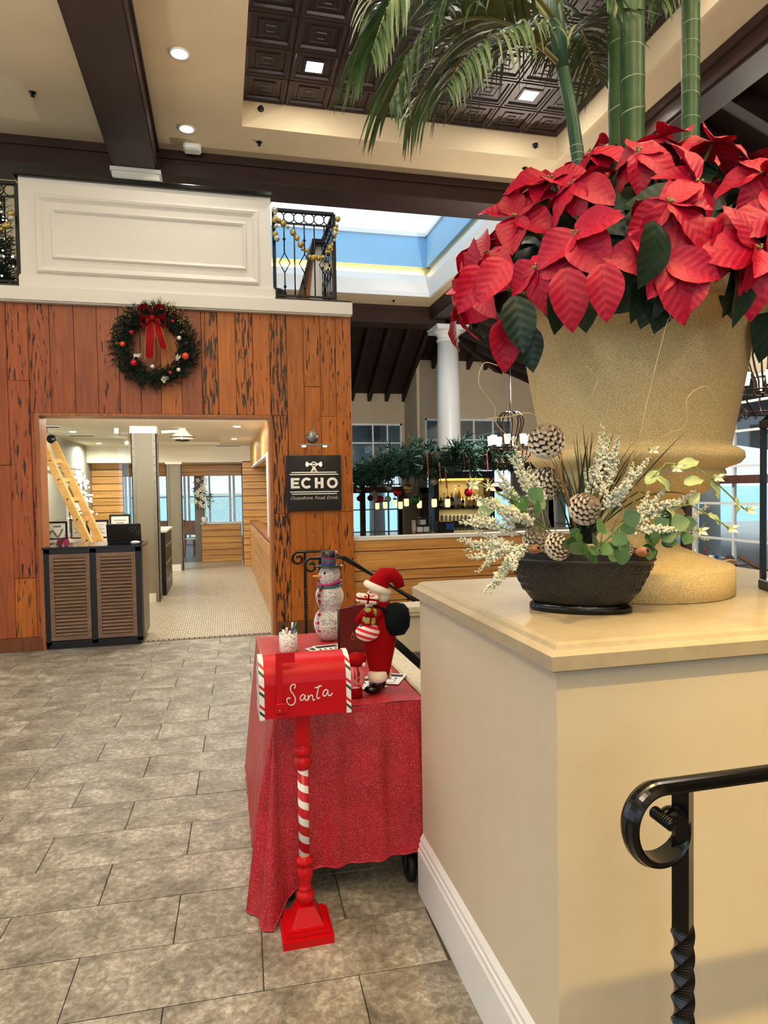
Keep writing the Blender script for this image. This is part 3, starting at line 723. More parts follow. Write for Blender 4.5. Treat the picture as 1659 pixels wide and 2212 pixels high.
struct('trim_9', MB().box((.60, 9.15, .985), (.66, 9.22, 2.12)).box((.62, 7.75, 2.09), (.68, 14.6, 2.12)), 'white_trim')
sg = struct('wall_slat', MB().box((.64, 8.1, .985), (.74, 9.1, 2.12)), 'honey_wood')
for k in range(8): struct('plank', MB().bevbox((.615, 8.12, .99+k*.14), (.642, 9.08, 1.127+k*.14), .003), 'honey_wood', sg)
hd = struct('wall_header', MB().box((-2.62, 15.66, 1.96), (.46, 15.8, 2.22)), 'honey_wood')
for (a, b) in ((1.955, 2.045), (2.048, 2.14), (2.143, 2.225)): struct('plank', MB().bevbox((-2.62, 15.635, a), (.46, 15.662, b), .003), 'honey_wood', hd)
wl = struct('wall_panel', MB().box((-2.62, 15.0, 0), (-2.0, 15.12, 2.25)), 'bar_slat')
for k in range(15): struct('plank', MB().bevbox((-2.61, 14.975, .004+k*.15), (-2.0, 15.002, .142+k*.15), .004), 'honey_wood', wl)
# far seafront windows of the dining room
struct('wall_far', MB().box((-4.5, 21.4, -.3), (1.9, 21.6, .15)).box((-4.5, 21.4, 2.3), (1.9, 21.6, 2.6)), 'white_trim')
for (a, b) in ((-4.4, -2.75), (-2.7, -1.05), (-1.0, .3), (.35, 1.85)): window('y', 21.45, a, b, .15, 2.3, [.5], [.62, 1.45], .07)
struct('wall_divider', MB().box((1.30, 7.72, -.3), (1.42, 17.6, 3.4)), 'grey_wall')
struct('wall_divider_far', MB().box((1.9, 17.6, -.3), (2.0, 21.6, 3.4)), 'grey_wall')
struct('wall_loft', MB().box((-8, 15.0, 2.7), (1.6, 15.2, 5.7)), 'beige_wall')

# ================================================================== LAMPS AND CEILING FITTINGS
def downlight(x, y, label, power, z=CZ, r=.075, col=WARM, glow_m='lamp_glow', group='round recessed ceiling lights', spread=130, tilt=0.0):
    if label: t = thing('ceiling_downlight', label, 'ceiling light', (x, y, z), group)
    else: t = link('downlight', None, ceil); t.location = (x, y, z)
    part('trim_ring', MB().smooth().lathe([(r, -.001), (r*1.25, -.004), (r*1.25, -.010), (r, -.012), (r*.96, -.004)], 24, cap=False), 'white_trim', t)
    part('lens', MB().lathe([(0, -.006), (r*.97, -.006)], 24, cap=False), glow_m, t)
    alight('lamp', (0, 0, -.02), power, r*1.6, col, rot=(tilt, 0, 0), spread=spread, parent=t)
    return t
P1 = 7.5
downlight(-.28, 6.585, 'round recessed ceiling light beside the brown beam, higher of two', P1)
downlight(-.28, 7.911, 'round recessed ceiling light beside the brown beam just above the speaker box', P1)
for (x, y, p) in ((-.28, 5.2, P1), (-.28, 3.9, P1), (-.28, 2.2, P1), (-.28, .3, P1), (4.35, 6.4, P1), (4.35, 4.2, P1), (4.35, 2.0, P1), (-2.6, 5.9, P1), (-2.6, 3.2, P1), (-2.6, .5, P1)):
    downlight(x, y, None, p)
# warm accent downlights over the stair handrail, behind the viewer
for (x, y, p) in ((1.15, -.55, 4.5), (1.95, -.55, 4.5)):
    downlight(x, y, None, p, col=(1.0, .66, .22), spread=24, tilt=.355)
# unseen globe lamps added out of frame to fill the ceiling and front
for (x, y, z, p) in ((-1.7, 2.3, 4.3, 80), (2.7, .4, 4.3, 70), (-.6, -2.2, 3.9, 140)):
    t = link('fill_globe', None, ceil); t.location = (x, y, z)
    part('globe', MB().ball((0, 0, 0), .16, 16, 10), 'shade_glow', t); part('stem', MB().tube([(0, 0, .17), (0, 0, CZ-z)], .01, 6), 'bronze', t)
    plight('lamp', (0, 0, -.20), p*.42, .16, (1, .97, .9), t); alight('lamp', (0, 0, .20), p*3.0, .3, (1, .95, .86), rot=(pi, 0, 0), parent=t)
for (i, j) in sorted(LT):
    x, y = CX0+(i+.5)*TS, CY1-(j+.5)*TS
    lab = {(1, 1): 'square ceiling light among tin panels over the wooden wall', (6, 1): 'square ceiling light among tin panels glimpsed through the palm fronds'}.get((i, j))
    if lab: t = thing('square_ceiling_light', lab, 'ceiling light', (x, y, TZ-.006), 'square lights in the tin ceiling')
    else: t = link('square_downlight', None, ceil); t.location = (x, y, TZ-.006)
    part('frame', MB().box((-.1, -.1, -.002), (-.085, .1, .012)).box((.085, -.1, -.002), (.1, .1, .012)).box((-.085, -.1, -.002), (.085, -.085, .012)).box((-.085, .085, -.002), (.085, .1, .012)), 'tin', t)
    part('lens', MB().box((-.084, -.084, 0), (.084, .084, .008)), 'lamp_glow', t)
    alight('lamp', (0, 0, -.015), 15, .17, NEUT, spread=180, parent=t, shape='SQUARE')
for (x, y, z, lab, dn) in ((-1.754, 7.53, CZ, 'small black sprinkler head on the ceiling left of the brown beam', 1), (.524, 8.04, CZ, 'small black sprinkler head on the ceiling below the coffer corner', 1), (3.85, 8.0, CZ, 'small black sprinkler head on the ceiling beside the poinsettias', 1),
                       (.53, 7.735, 5.86, 'small black sprinkler on the coffer side below the tin panels, far from the palm', 0), (3.86, 7.735, 5.80, 'small black sprinkler on the coffer side near the slender palm stem', 0), (3.7, 14.1, CZ, 'small black sprinkler head on the ceiling past the skylight', 1)):
    t = thing('sprinkler_head', lab, 'sprinkler', (x, y, z), 'black sprinkler heads', rot=(0, 0, 0) if dn else (-pi/2, 0, 0))
    part('rosette', MB().smooth().lathe([(.0, -.012), (.03, -.010), (.036, -.002), (.036, 0)], 16), 'black_paint', t)
    part('nozzle', MB().smooth().lathe([(.012, -.012), (.010, -.035), (.022, -.036), (.022, -.040), (0, -.040)], 12), 'black_paint', t)
t = thing('ceiling_speaker', 'white boxy speaker on the ceiling beside the brown beam', 'speaker', (-.235, 8.26, CZ))
part('body', MB().bevbox((-.10, -.075, -.085), (.10, .075, 0), .022), 'plastic_white', t)
part('grille', MB().bevbox((-.07, -.079, -.07), (.07, -.072, -.02), .003), 'white_trim', t)

# ================================================================== WREATH
def needle_tuft(mb, c, d, n, ln, wd, r, spread=.9):
    """a sprig: n thin two-triangle needles fanning around direction d"""
    c = Vector(c); F = frame_from(d)
    for _ in range(n):
        a = r.uniform(0, 2*pi); s = r.uniform(.2, spread)
        v = F.to_3x3() @ Vector((1, s*cos(a), s*sin(a))).normalized() * ln * r.uniform(.6, 1.1)
        b = c + F.to_3x3() @ Vector((r.uniform(0, ln*.8), 0, 0))
        sd = v.cross(Vector((r.uniform(-1, 1), r.uniform(-1, 1), r.uniform(-1, 1)))).normalized()*wd
        mb.add([b-sd, b+sd, b+v+sd*.3, b+v-sd*.3], [(0, 1, 2, 3)])
def wreath():
    r = random.Random(5); c = Vector((-.63, 7.40, 3.125))
    t = thing('wreath', 'green Christmas wreath with red bow hanging on the wooden wall', 'wreath', c)
    R = .325; f = MB()
    for i in range(1050):
        a = r.uniform(0, 2*pi); q = r.uniform(-.095, .10); rad = R + q
        p = Vector((rad*cos(a), r.uniform(-.06, .05), rad*sin(a)))
        d = Vector((cos(a)*r.uniform(-.6, 1.0)-sin(a)*.7, -r.uniform(.1, .9), sin(a)*r.uniform(-.6, 1.0)+cos(a)*.7))
        needle_tuft(f, p, d, 7, .06, .004, r)
    part('greenery', f, 'needles_dark', t, kind='stuff')
    m = MB().smooth(); m.tube([(R*cos(2*pi*i/28), .03, R*sin(2*pi*i/28)) for i in range(29)], .035, 6, False); part('ring', m, 'needles_dark', t)
    b = MB(); tw = MB()
    for i in range(46):
        a = radians(r.uniform(38, 150)) if i < 34 else radians(r.choice([r.uniform(15, 40), r.uniform(150, 172)]))
        p = Vector((R*cos(a), -.03, R*sin(a))); out = Vector((cos(a)*r.uniform(.2, 1)+r.uniform(-.3, .3), -.35, sin(a)*r.uniform(.3, 1)+r.uniform(-.4, .2))).normalized()
        ln = r.uniform(.10, .19); q = p + out*ln
        tw.tube([p, p+out*ln*.5+Vector((0, 0, .01)), q], .0018, 4)
        for k in range(9):
            s = p + out*ln*r.uniform(.25, 1) + Vector((r.uniform(-1, 1), r.uniform(-1, 1), r.uniform(-1, 1)))*.022
            b.mat(r.choice([0, 0, 1])); b.ball(s, r.uniform(.004, .0065), 5, 4)
    part('berries', b, ['gold_edge', 'bronze'], t, kind='stuff'); part('twigs', tw, 'bronze', t, kind='stuff')
    for (x, z, rr, mt) in ((.235, -.10, .037, 'orange_ball'), (-.16, -.165, .034, 'red_ball'), (-.24, -.02, .028, 'orange_ball'), (-.17, .075, .022, 'red_ball'), (.115, -.235, .019, 'red_ball'), (.145, .175, .018, 'red_ball'), (.19, .045, .022, 'pale_petal'), (-.02, -.19, .02, 'pale_petal'), (.18, -.21, .02, 'pale_petal'), (.245, .0, .024, 'bronze')):
        part('bauble', MB().ball((x*1.28, -.105, z*1.28+.012), rr, 12, 8), mt, t)
    for (x, z, a) in ((.16, -.13, .8), (.04, -.28, -.3), (-.16, -.08, -.8)):
        m = MB()
        for k in range(9):
            d = Vector((cos(a+r.uniform(-.8, .8)), -.5, sin(a+r.uniform(-.8, .8)))); p = Vector((x*1.28, -.09, z*1.28)); needle_tuft(m, p, d, 2, .06, .007, r)
        part('white_sprig', m, 'pale_petal', t)
    bow = thing_part = MB()
    def loop(a, s, w):
        P = []
        for k in range(13):
            u = k/12*2*pi; P.append(Vector((sin(u/2)*s, 0, sin(u)*s*.34)))
        o = len(bow.v)
        for p in P:
            q = Vector((p.x*cos(a)-p.z*sin(a), -.12-p.x*.1, p.x*sin(a)+p.z*cos(a)))
            bow.v += [tuple(q+Vector((0, -w/2, .012))), tuple(q+Vector((0, w/2, -.012)))]
        for k in range(12): bow.f.append((o+2*k, o+2*k+1, o+2*k+3, o+2*k+2)); bow.mi.append(0); bow.sm.append(True)
    loop(.75, .125, .05); loop(pi-.75, .12, .05); loop(-.35, .11, .05); loop(pi+.45, .10, .05)
    def tail(x0, x1, z1, w):
        def fn(u, v):
            x = x0+(x1-x0)*v + (u-.5)*w; z = -v*z1 - (abs(u-.5)*-.05 if v == 1 else 0); return (x, -.125+.012*sin(v*7+u), z)
        bow.smooth(True).grid(fn, 2, 8)
    tail(-.01, -.03, .33, .068); tail(.02, .085, .25, .06)
    bow.ball((0, -.135, 0), .024, 8, 6)
    bow.xf(Matrix.Translation((-.01, -.04, .245)) @ Matrix.Diagonal((1.25, 1, 1.25, 1)))
    part('bow', bow, 'red_ribbon', t)
    ed = MB()
    for (x0, x1, z1, w_) in ((-.01, -.03, .33, .068), (.02, .085, .25, .06)):
        for s in (-.5, .5): ed.tube([((x0+(x1-x0)*v+s*w_)*1.25-.01, -.168+.012*sin(v*7+.5+s), -v*z1*1.25+.245) for v in [i/8 for i in range(9)]], .0022, 4)
    part('ribbon_edge', ed, 'gold_edge', t)
base('orange_ball', (222, 74, 40), .25, .2)
wreath()

# ================================================================== HANGING SIGN
def sign():
    y = 7.455
    t = thing('wall_sign', 'square black restaurant sign with white lettering on the wooden wall', 'sign', (1.005, 7.468, 1.68))
    part('board', MB().bevbox((.702, y-.03, 1.372), (1.312, y+.022, 1.988), .006), 'black_paint', t, True)
    yf = y-.0305
    for (x0, x1, z) in ((.755, 1.257, 1.797), (.735, 1.278, 1.774), (.735, 1.278, 1.582), (.755, 1.257, 1.559)): part('rule_line', MB().box((x0, yf-.003, z-.005), (x1, yf, z+.005)), 'white_gloss', t, True)
    R = (pi/2, 0, 0)
    for ch, x in (('E', .795), ('C', .922), ('H', 1.06), ('O', 1.208)):
        if ch in 'EH':
            m = MB(); hw_, hh = .048, .058; th = .028; z = 1.679
            if ch == 'E':
                m.box((x-hw_, yf-.004, z-hh), (x-hw_+th*1.1, yf, z+hh))
                for (k, w_) in ((-hh+th/2, .096), (0, .085), (hh-th/2, .096)): m.box((x-hw_+th, yf-.004, z+k-th/2+.001), (x-hw_+w_, yf, z+k+th/2-.001))
            else:
                m.box((x-hw_, yf-.004, z-hh), (x-hw_+th*1.1, yf, z+hh)).box((x+hw_-th*1.1, yf-.004, z-hh), (x+hw_, yf, z+hh)).box((x-hw_+th, yf-.004, z-th/2), (x+hw_-th, yf, z+th/2))
        else:
            m = MB(); z = 1.679; n = 40; a0, a1 = (radians(42), radians(318)) if ch == 'C' else (0, 2*pi)
            o_, i_ = .061, .033; vs = []; fs = []
            for k in range(n+1):
                a = a0+(a1-a0)*k/n
                for (rr, d) in ((o_, .004), (i_, .004), (i_, 0), (o_, 0)): vs.append((x+rr*cos(a), yf-d, z+rr*sin(a)))
            for k in range(n):
                for i in range(4): j = (i+1) % 4; fs.append((k*4+i, k*4+j, k*4+4+j, k*4+4+i))
            fs += [(0, 1, 2, 3), (n*4+3, n*4+2, n*4+1, n*4)]; m.add(vs, fs)
        part('letter', m, 'white_gloss', t, True, label='white capital letter ' + ch)
    o = text('tagline', 'Oceanfront. Food. Drink.', .052, (1.005, yf-.001, 1.498), R, 'sand_out', t, .001, shear=.3)
    # emblem: round radio mast with two horns on a trestle
    m = MB(); cx, cz = 1.005, 1.886
    def ring(cx, cz, ro, ri):
        n = 28; vs = []; fs = []
        for k in range(n):
            a = 2*pi*k/n
            for (rr, d) in ((ro, .003), (ri, .003), (ri, 0), (ro, 0)): vs.append((cx+rr*cos(a), yf-d, cz+rr*sin(a)))
        for k in range(n):
            for i in range(4): fs.append((k*4+i, k*4+(i+1) % 4, ((k+1) % n)*4+(i+1) % 4, ((k+1) % n)*4+i))
        m.add(vs, fs)
    ring(cx, cz, .030, .023)
    m.prism([(cx-.018, yf, cz-.004), (cx-.008, yf, cz+.008), (cx, yf, cz+.002), (cx+.008, yf, cz+.008), (cx+.018, yf, cz-.004), (cx, yf, cz-.010)], (0, -.003, 0))
    for s in (-1, 1):
        m.box((cx+s*.030, yf-.003, cz-.010), (cx+s*.046, yf, cz+.012))
        m.prism([(cx+s*.052, yf, cz-.008), (cx+s*.052, yf, cz+.008), (cx+s*.072, yf, cz+.028), (cx+s*.086, yf, cz+.026), (cx+s*.094, yf, cz), (cx+s*.086, yf, cz-.026), (cx+s*.072, yf, cz-.028)], (0, -.003*1, 0))
        m.bar((cx+s*.008, yf-.0015, cz-.033), (cx+s*.034, yf-.0015, 1.802), .008, .003, (0, 1, 0)); m.bar((cx+s*.004, yf-.0015, cz-.04), (cx+s*.014, yf-.0015, 1.802), .006, .003, (0, 1, 0))
    m.box((cx-.014, yf-.003, cz-.042), (cx+.014, yf, cz-.034)).box((cx-.022, yf-.003, cz-.06), (cx+.022, yf, cz-.054))
    part('emblem', m, 'white_gloss', t, True)
    p = thing('picture_light', 'slim steel picture light with a round wall disc above the black sign', 'wall light', (1.0, 7.476, 2.19))
    part('disc', MB().smooth().lathe([(.0, 0), (.066, 0), (.068, .008), (.0, .016)], 24).xf(Matrix.Rotation(pi/2, 4, 'X')).xf(Matrix.Translation((0, 0, 0))), 'steel', p)
    part('arm', MB().tube([(.015, -.02, .05), (.02, -.05, .105), (.01, -.09, .12), (0, -.12, .06), (0, -.13, -.09)], .006, 8), 'steel', p)
    part('bar', MB().bevbox((-.17, -.15, -.105), (.18, -.115, -.088), .004), 'steel', p)
    for x in (-.11, .12):
        part('lamp_lens', MB().smooth().lathe([(0, -.014), (.022, -.012), (.024, 0)], 12, (x, -.132, -.105)), 'lamp_glow_warm', p)
        alight('lamp', (x, -.125, -.122), .9, .03, (1, .72, .36), rot=(-.25, 0, 0), spread=150, parent=p)
sign()

# ================================================================== HOST DESK
def desk():
    t = thing('host_desk', 'dark metal host desk with two louvred wooden doors in the opening', 'desk', (-1.32, 7.78, 0))
    x0, x1, y0, y1, zt = -1.775, -.835, 7.44, 8.08, 1.045
    part('body', MB().box((x0, y0+.02, .05), (x1, y1, zt-.012)), 'black_paint', t, True)
    part('top', MB().bevbox((x0-.012, y0-.01, zt-.012), (x1+.012, y1+.01, zt+.012), .003), 'black_gloss', t, True)
    part('side_panel', MB().bevbox((x1, y0+.07, .06), (x1+.008, y1-.02, zt-.03), .002), 'grey_steel', t, True)
    part('plinth_base', MB().box((x0+.02, y0+.05, 0), (x1-.02, y1-.05, .06)), 'black_paint', t, True)
    f = MB()
    for (a, b) in ((x0, x0+.055), (-1.335, -1.275), (x1-.055, x1)): f.box((a, y0, .05), (b, y0+.022, zt-.012))
    f.box((x0, y0, .05), (x1, y0+.022, .085)).box((x0, y0, zt-.055), (x1, y0+.022, zt-.012)); part('steel_frame', f, 'black_paint', t, True)
    rv = MB()
    for a in (x0+.02, x1-.02, -1.305):
        for k in range(24): rv.ball((a, y0-.001, .08+k*.04), .006, 6, 4)
    part('rivets', rv, 'bronze', t, True, kind='stuff')
    for (a, b) in ((x0+.055, -1.337), (-1.273, x1-.055)):
        d = part('door', MB().box((a, y0-.012, .10), (a+.04, y0+.02, .985)).box((b-.04, y0-.012, .10), (b, y0+.02, .985)).box((a+.04, y0-.012, .10), (b-.04, y0+.02, .14)).box((a+.04, y0-.012, .945), (b-.04, y0+.02, .985)).box((a+.04, y0+.012, .14), (b-.04, y0+.02, .945)), 'louver_wood', t, True)
        for k in range(22):
            z = .148+k*.0365
            part('slat', MB().prism([(a+.042, y0-.016, z-.002), (a+.042, y0-.018, z+.006), (a+.042, y0+.010, z+.034), (a+.042, y0+.012, z+.024)], (b-a-.084, 0, 0)), 'louver_wood', d, True)
    m = MB().box((-1.10, 7.80, zt+.014), (-.85, 7.95, zt+.03))
    lt = thing('laptop', 'open black laptop seen from behind on the host desk', 'laptop', (-1.03, 7.72, zt+.013))
    part('keyboard_base', MB().bevbox((-.17, .0, 0), (.17, .22, .018), .005), 'black_paint', lt)
    part('screen_lid', MB().bevbox((-.175, -.008, 0), (.175, .008, .21), .007).xf(Matrix.Translation((0, 0, .012)) @ Matrix.Rotation(radians(16), 4, 'X')), 'black_paint', lt)
    g = MB(); g.tube([(.09+.03*cos(a)*(1+.25*sin(3*a)), -.062+.0, .155+.022*sin(a)) for a in [2*pi*i/16 for i in range(17)]], .0022, 4); g.v = [(v[0], -.0115-(v[2]-.012)*.287, v[2]) for v in g.v]; part('lid_emblem', g, 'print_grey', lt)
    single('computer_mouse', MB().ball((-.90, 7.55, zt+.03), .05, 12, 8, (1, .6, .36)), 'white_gloss', 'white computer mouse on the host desk corner', 'mouse', loc=(-.90, 7.55, zt+.013))
    for (x, a, mt, lab) in ((-1.66, .25, 'red_dark', 'dark red card leaning on the host desk beside the ladder'), (-1.58, -.2, 'magenta', 'purple folded card on the host desk beside the ladder')):
        single('desk_card', MB().bevbox((-.03, -.003, 0), (.03, .003, .075), .001).xf(Matrix.Translation((x, 7.6, zt+.012)) @ Matrix.Rotation(a, 4, 'Y')), mt, lab, 'card', loc=(x, 7.6, zt+.012))
desk()

# ================================================================== CORRIDOR FURNISHINGS
def riveted_column(x0, x1, y0, y1, zt, label, cap_to):
    t = thing('steel_column', label, 'column', ((x0+x1)/2, (y0+y1)/2, 0), 'riveted corridor columns')
    e = .05 if x1-x0 < .34 else .06
    part('core', MB().box((x0+.012, y0+.012, 0), (x1-.012, y1-.012, zt)), 'taupe_paint', t, True)
    part('capital', MB().box((x0-.01, y0-.01, zt), (x1+.01, y1+.01, cap_to)), 'interior_ceiling', t, True)
    part('base_block', MB().box((x0+e, y0-.004, 0), (x1-e, y0+.012, .13)), 'white_paint', t, True)
    for (a, b) in ((x0, 1), (x1, -1)):
        for (c, d) in ((y0, 1), (y1, -1)):
            s = part('corner_angle', MB().box((a, c, 0), (a+b*e, c+d*.012, zt)).box((a, c, 0), (a+b*.012, c+d*e, zt)), 'grey_steel', t, True)
            if c == y0:
                rv = MB()
                for k in range(int(zt/.12)): rv.ball((a+b*e*.5, c-.003, .08+k*.12), .009, 6, 4)
                for k in range(int(zt/.12)):
                    if b < 0: rv.ball((a+.003, c+e*.5, .12+k*.12), .009, 6, 4)
                part('rivets', rv, 'steel', s, True, kind='stuff')
riveted_column(-1.25, -.90, 10.28, 10.62, 2.46, 'grey riveted steel column behind the host desk', IZ)
riveted_column(-1.08, -.78, 14.25, 14.55, 2.17, 'grey riveted steel column farther down the corridor', 2.22)
def ladder():
    a = Vector((-2.33, 9.9, 2.30)); b = Vector((-1.62, 8.95, 1.0)); d = (b-a)
    b = a + d*1.75; 
    t = thing('library_ladder', 'tall pale wooden ladder leaning beside the host desk', 'ladder', (b.x, b.y, 0))
    s = Vector((.10, .22, 0))
    b = a + d*(a.z/ -d.z)
    for k in (0, 1): part('rail', MB().bar(a+s*k, b+s*k, .045, .095, (1, -.6, 0)), 'pale_wood', t, True)
    for k in range(1, 9):
        p = a + (b-a)*(k/9); part('rung', MB().bar(p, p+s, .03, .05), 'pale_wood', t, True)
    bo = MB()
    for k in range(1, 9):
        p = a+(b-a)*(k/9); bo.ball(p+Vector((.0, -.03, 0)), .012, 6, 4)
    part('bolts', bo, 'black_paint', t, True)
    for k in (0, 1): part('roller', MB().smooth().lathe([(.06, -.02), (.06, .02)], 16).xf(Matrix.Translation(a+s*k+Vector((-.03, 0, .06))) @ Matrix.Rotation(pi/2, 4, 'X')), 'black_paint', t, True)
ladder()
lg = thing('low_partition', 'low taupe partition with a ledge behind the host desk', 'partition', (-1.95, 9.9, 0))
part('body', MB().box((-2.60, 9.82, 0), (-1.28, 10.0, .95)), 'taupe_paint', lg, True); part('ledge', MB().box((-2.60, 9.70, .95), (-1.27, 10.02, .985)), 'white_paint', lg, True)
def picture(x0, x1, z0, z1, y, frame, label, mark):
    t = thing('framed_certificate', label, 'picture frame', ((x0+x1)/2, y, z0), 'framed certificates behind the host desk')
    e = .022
    part('frame', MB().box((x0, y-.012, z0), (x0+e, y+.012, z1)).box((x1-e, y-.012, z0), (x1, y+.012, z1)).box((x0+e, y-.012, z0), (x1-e, y+.012, z0+e)).box((x0+e, y-.012, z1-e), (x1-e, y+.012, z1)), frame, t, True)
    part('sheet', MB().box((x0+e, y-.004, z0+e), (x1-e, y+.006, z1-e)), 'paper', t, True)
    m = MB()
    w_, h = x1-x0, z1-z0
    if mark == 'swirl':
        m.tube([(x0+.08+.28*u*w_*2, y-.006, z0+.06+.05*sin(u*7)+.05*u) for u in [i/14 for i in range(15)]], .012, 4); m.box((x0+w_*.45, y-.006, z0+h*.68), (x0+w_*.75, y-.004, z0+h*.78))
    else:
        for k in range(5): a = .2+.12*(k % 2); m.box((x0+w_*a, y-.006, z0+h*(.30+k*.11)), (x1-w_*a, y-.0045, z0+h*(.325+k*.11)))
    part('print', m, 'print_grey', t, True)
picture(-2.33, -2.02, .99, 1.235, 9.76, 'black_paint', 'black framed swirl-patterned print behind the desk left of the ladder', 'swirl')
picture(-1.99, -1.77, .99, 1.26, 9.80, 'rattan_dark', 'gold framed certificate behind the ladder', 'lines')
picture(-1.76, -1.50, .99, 1.24, 9.76, 'black_paint', 'black framed certificate just above the open laptop', 'lines')
picture(-1.49, -1.22, .99, 1.31, 9.78, 'black_paint', 'taller black framed certificate beside the grey column', 'lines')
# lighted twig tree, window, hand rail of the left corridor wall
def twig_tree():
    r = random.Random(4); t = thing('lit_twig_tree', 'small bare twig tree dotted with white lights behind the ladder', 'tree', (-2.12, 11.4, .99))
    m = MB(); b = MB(); m.tube([(0, 0, 0), (.01, 0, .95)], [.012, .004], 6)
    for i in range(36):
        z = .08+.8*i/36; ln = .24*(1-z*.85); a = r.uniform(0, 2*pi); q = Vector((cos(a)*ln, sin(a)*ln, z+ln*.5)); m.tube([(0, 0, z), q*.5+Vector((0, 0, z*.5)), q], .004, 4)
        for k in range(5): p = Vector((0, 0, z)).lerp(q, r.uniform(.3, 1)); b.ball(p+Vector((r.uniform(-.02, .02), r.uniform(-.02, .02), r.uniform(-.02, .02))), .014, 5, 4)
    part('branches', m, 'bronze', t); part('lights', b, 'bulb_small', t, kind='stuff')
    part('pedestal', MB().box((-.12, -.12, -.99), (.12, .12, 0)), 'taupe_paint', t)
twig_tree()
for (y0, y1, lab) in ((9.3, 10.5, 'arched wall mirror with pale frame behind the ladder top'), (12.6, 13.8, 'arched wall mirror with pale frame past the twig tree')):
    t = thing('arched_mirror', lab, 'mirror', (-2.6, (y0+y1)/2, 1.1), 'arched mirrors on the corridor wall')
    def arch(y0, y1, z0, z1, x): 
        return [(x, y0, z0), (x, y1, z0), (x, y1, z1-.25)] + [(x, (y0+y1)/2+(y1-y0)/2*cos(a), z1-.25+.25*sin(a)) for a in [pi*k/10 for k in range(1, 10)]] + [(x, y0, z1-.25)]
    part('frame', MB().prism(arch(y0, y1, .85, 1.95, -2.62), (.03, 0, 0)), 'white_paint', t, True)
    part('mirror_glass', MB().prism(arch(y0+.07, y1-.07, .92, 1.88, -2.60), (.015, 0, 0)), 'dark_glass', t, True)
t = thing('wall_rail', 'thin steel rail high on the grey corridor wall', 'rail', (-2.55, 11.5, 2.05))
part('tube', MB().tube([(-2.55, 9.6, 2.05), (-2.55, 13.6, 2.05)], .014, 8), 'steel', t, True)
for y in (9.8, 11.6, 13.4): part('bracket', MB().box((-2.62, y-.012, 2.04), (-2.54, y+.012, 2.06)), 'steel', t, True)
# glass partition, ceiling unit, corridor lamps
t = thing('glass_partition', 'clear glass partition hung beside the grey column', 'glass screen', (-1.9, 10.2, 1.0))
part('glass_sheet', MB().box((-2.60, 10.16, 1.0), (-1.27, 10.17, 2.50)), 'glass', t, True)
for x in (-2.35, -1.42): part('clip', MB().box((x-.03, 10.145, 2.44), (x+.03, 10.185, 2.52)), 'steel', t, True)
t = thing('ceiling_projector', 'white domed camera unit hanging from the corridor ceiling', 'ceiling camera', (-.55, 10.6, IZ))
part('dome', MB().smooth().lathe([(.06, 0), (.07, -.03), (.13, -.09), (.175, -.13), (.175, -.15), (.12, -.17), (.0, -.175)], 24), 'plastic_white', t)
part('black_ring', MB().smooth().lathe([(.178, -.128), (.184, -.136), (.178, -.144)], 24, cap=False), 'black_paint', t)
part('lens', MB().smooth().lathe([(.12, -.165), (.10, -.19), (.0, -.20)], 20), 'black_gloss', t)
part('arm', MB().bar((-.30, -.05, -.06), (-.06, 0, -.04), .05, .04), 'plastic_white', t)
for (x, y, p, lab) in ((.25, 10.2, 17, 'small round downlight in the corridor ceiling near the wooden soffit'), (.25, 12.6, 17, 'small round downlight in the corridor ceiling farther along the soffit'), (-.6, 13.2, 17, 'small round downlight in the corridor ceiling tray'), (-2.2, 11.2, 22, 'small round downlight in the corridor ceiling near the grey wall'), (-2.25, 13.8, 40, 'small round downlight in the corridor ceiling beside the golden panelling'), (-.2, 8.4, 18, 'small round downlight just inside the wooden opening'), (-1.5, 8.9, 14, 'small round downlight above the host desk')):
    downlight(x, y, lab, p, 2.66 if (x == -.6) else IZ, .05, (1, .96, .84), group='corridor downlights', spread=170)
for (x0, x1, y, lab) in ((-.1, .42, 14.4, 'slotted grey air vent at the end of the corridor ceiling'), (-2.4, -2.0, 11.9, 'slotted air vent in the corridor ceiling by the grey wall'), (-2.5, -2.2, 10.4, 'slotted air vent in the corridor ceiling above the ladder')):
    t = thing('air_vent', lab, 'vent', ((x0+x1)/2, y, IZ), 'corridor air vents')
    part('frame', MB().box((x0, y-.09, IZ-.008), (x1, y+.09, IZ)), 'plastic_white', t, True)
    for k in range(4): part('slot', MB().box((x0+.02, y-.07+k*.04, IZ-.011), (x1-.02, y-.055+k*.04, IZ-.0081)), 'print_black', t, True)
t = link('fill_strip', None, bpy.data.objects['ceiling_corridor']); t.location = (-.6, 7.78, 2.47)  # unseen strip lamp added behind the header to brighten the corridor ceiling
part('strip', MB().box((-1.0, -.03, -.02), (1.0, .03, 0)), 'shade_glow', t); alight('lamp', (0, .06, .01), 180, 2.0, (1, .96, .86), rot=(pi*.8, 0, 0), parent=t, shape='RECTANGLE', sy=.05)
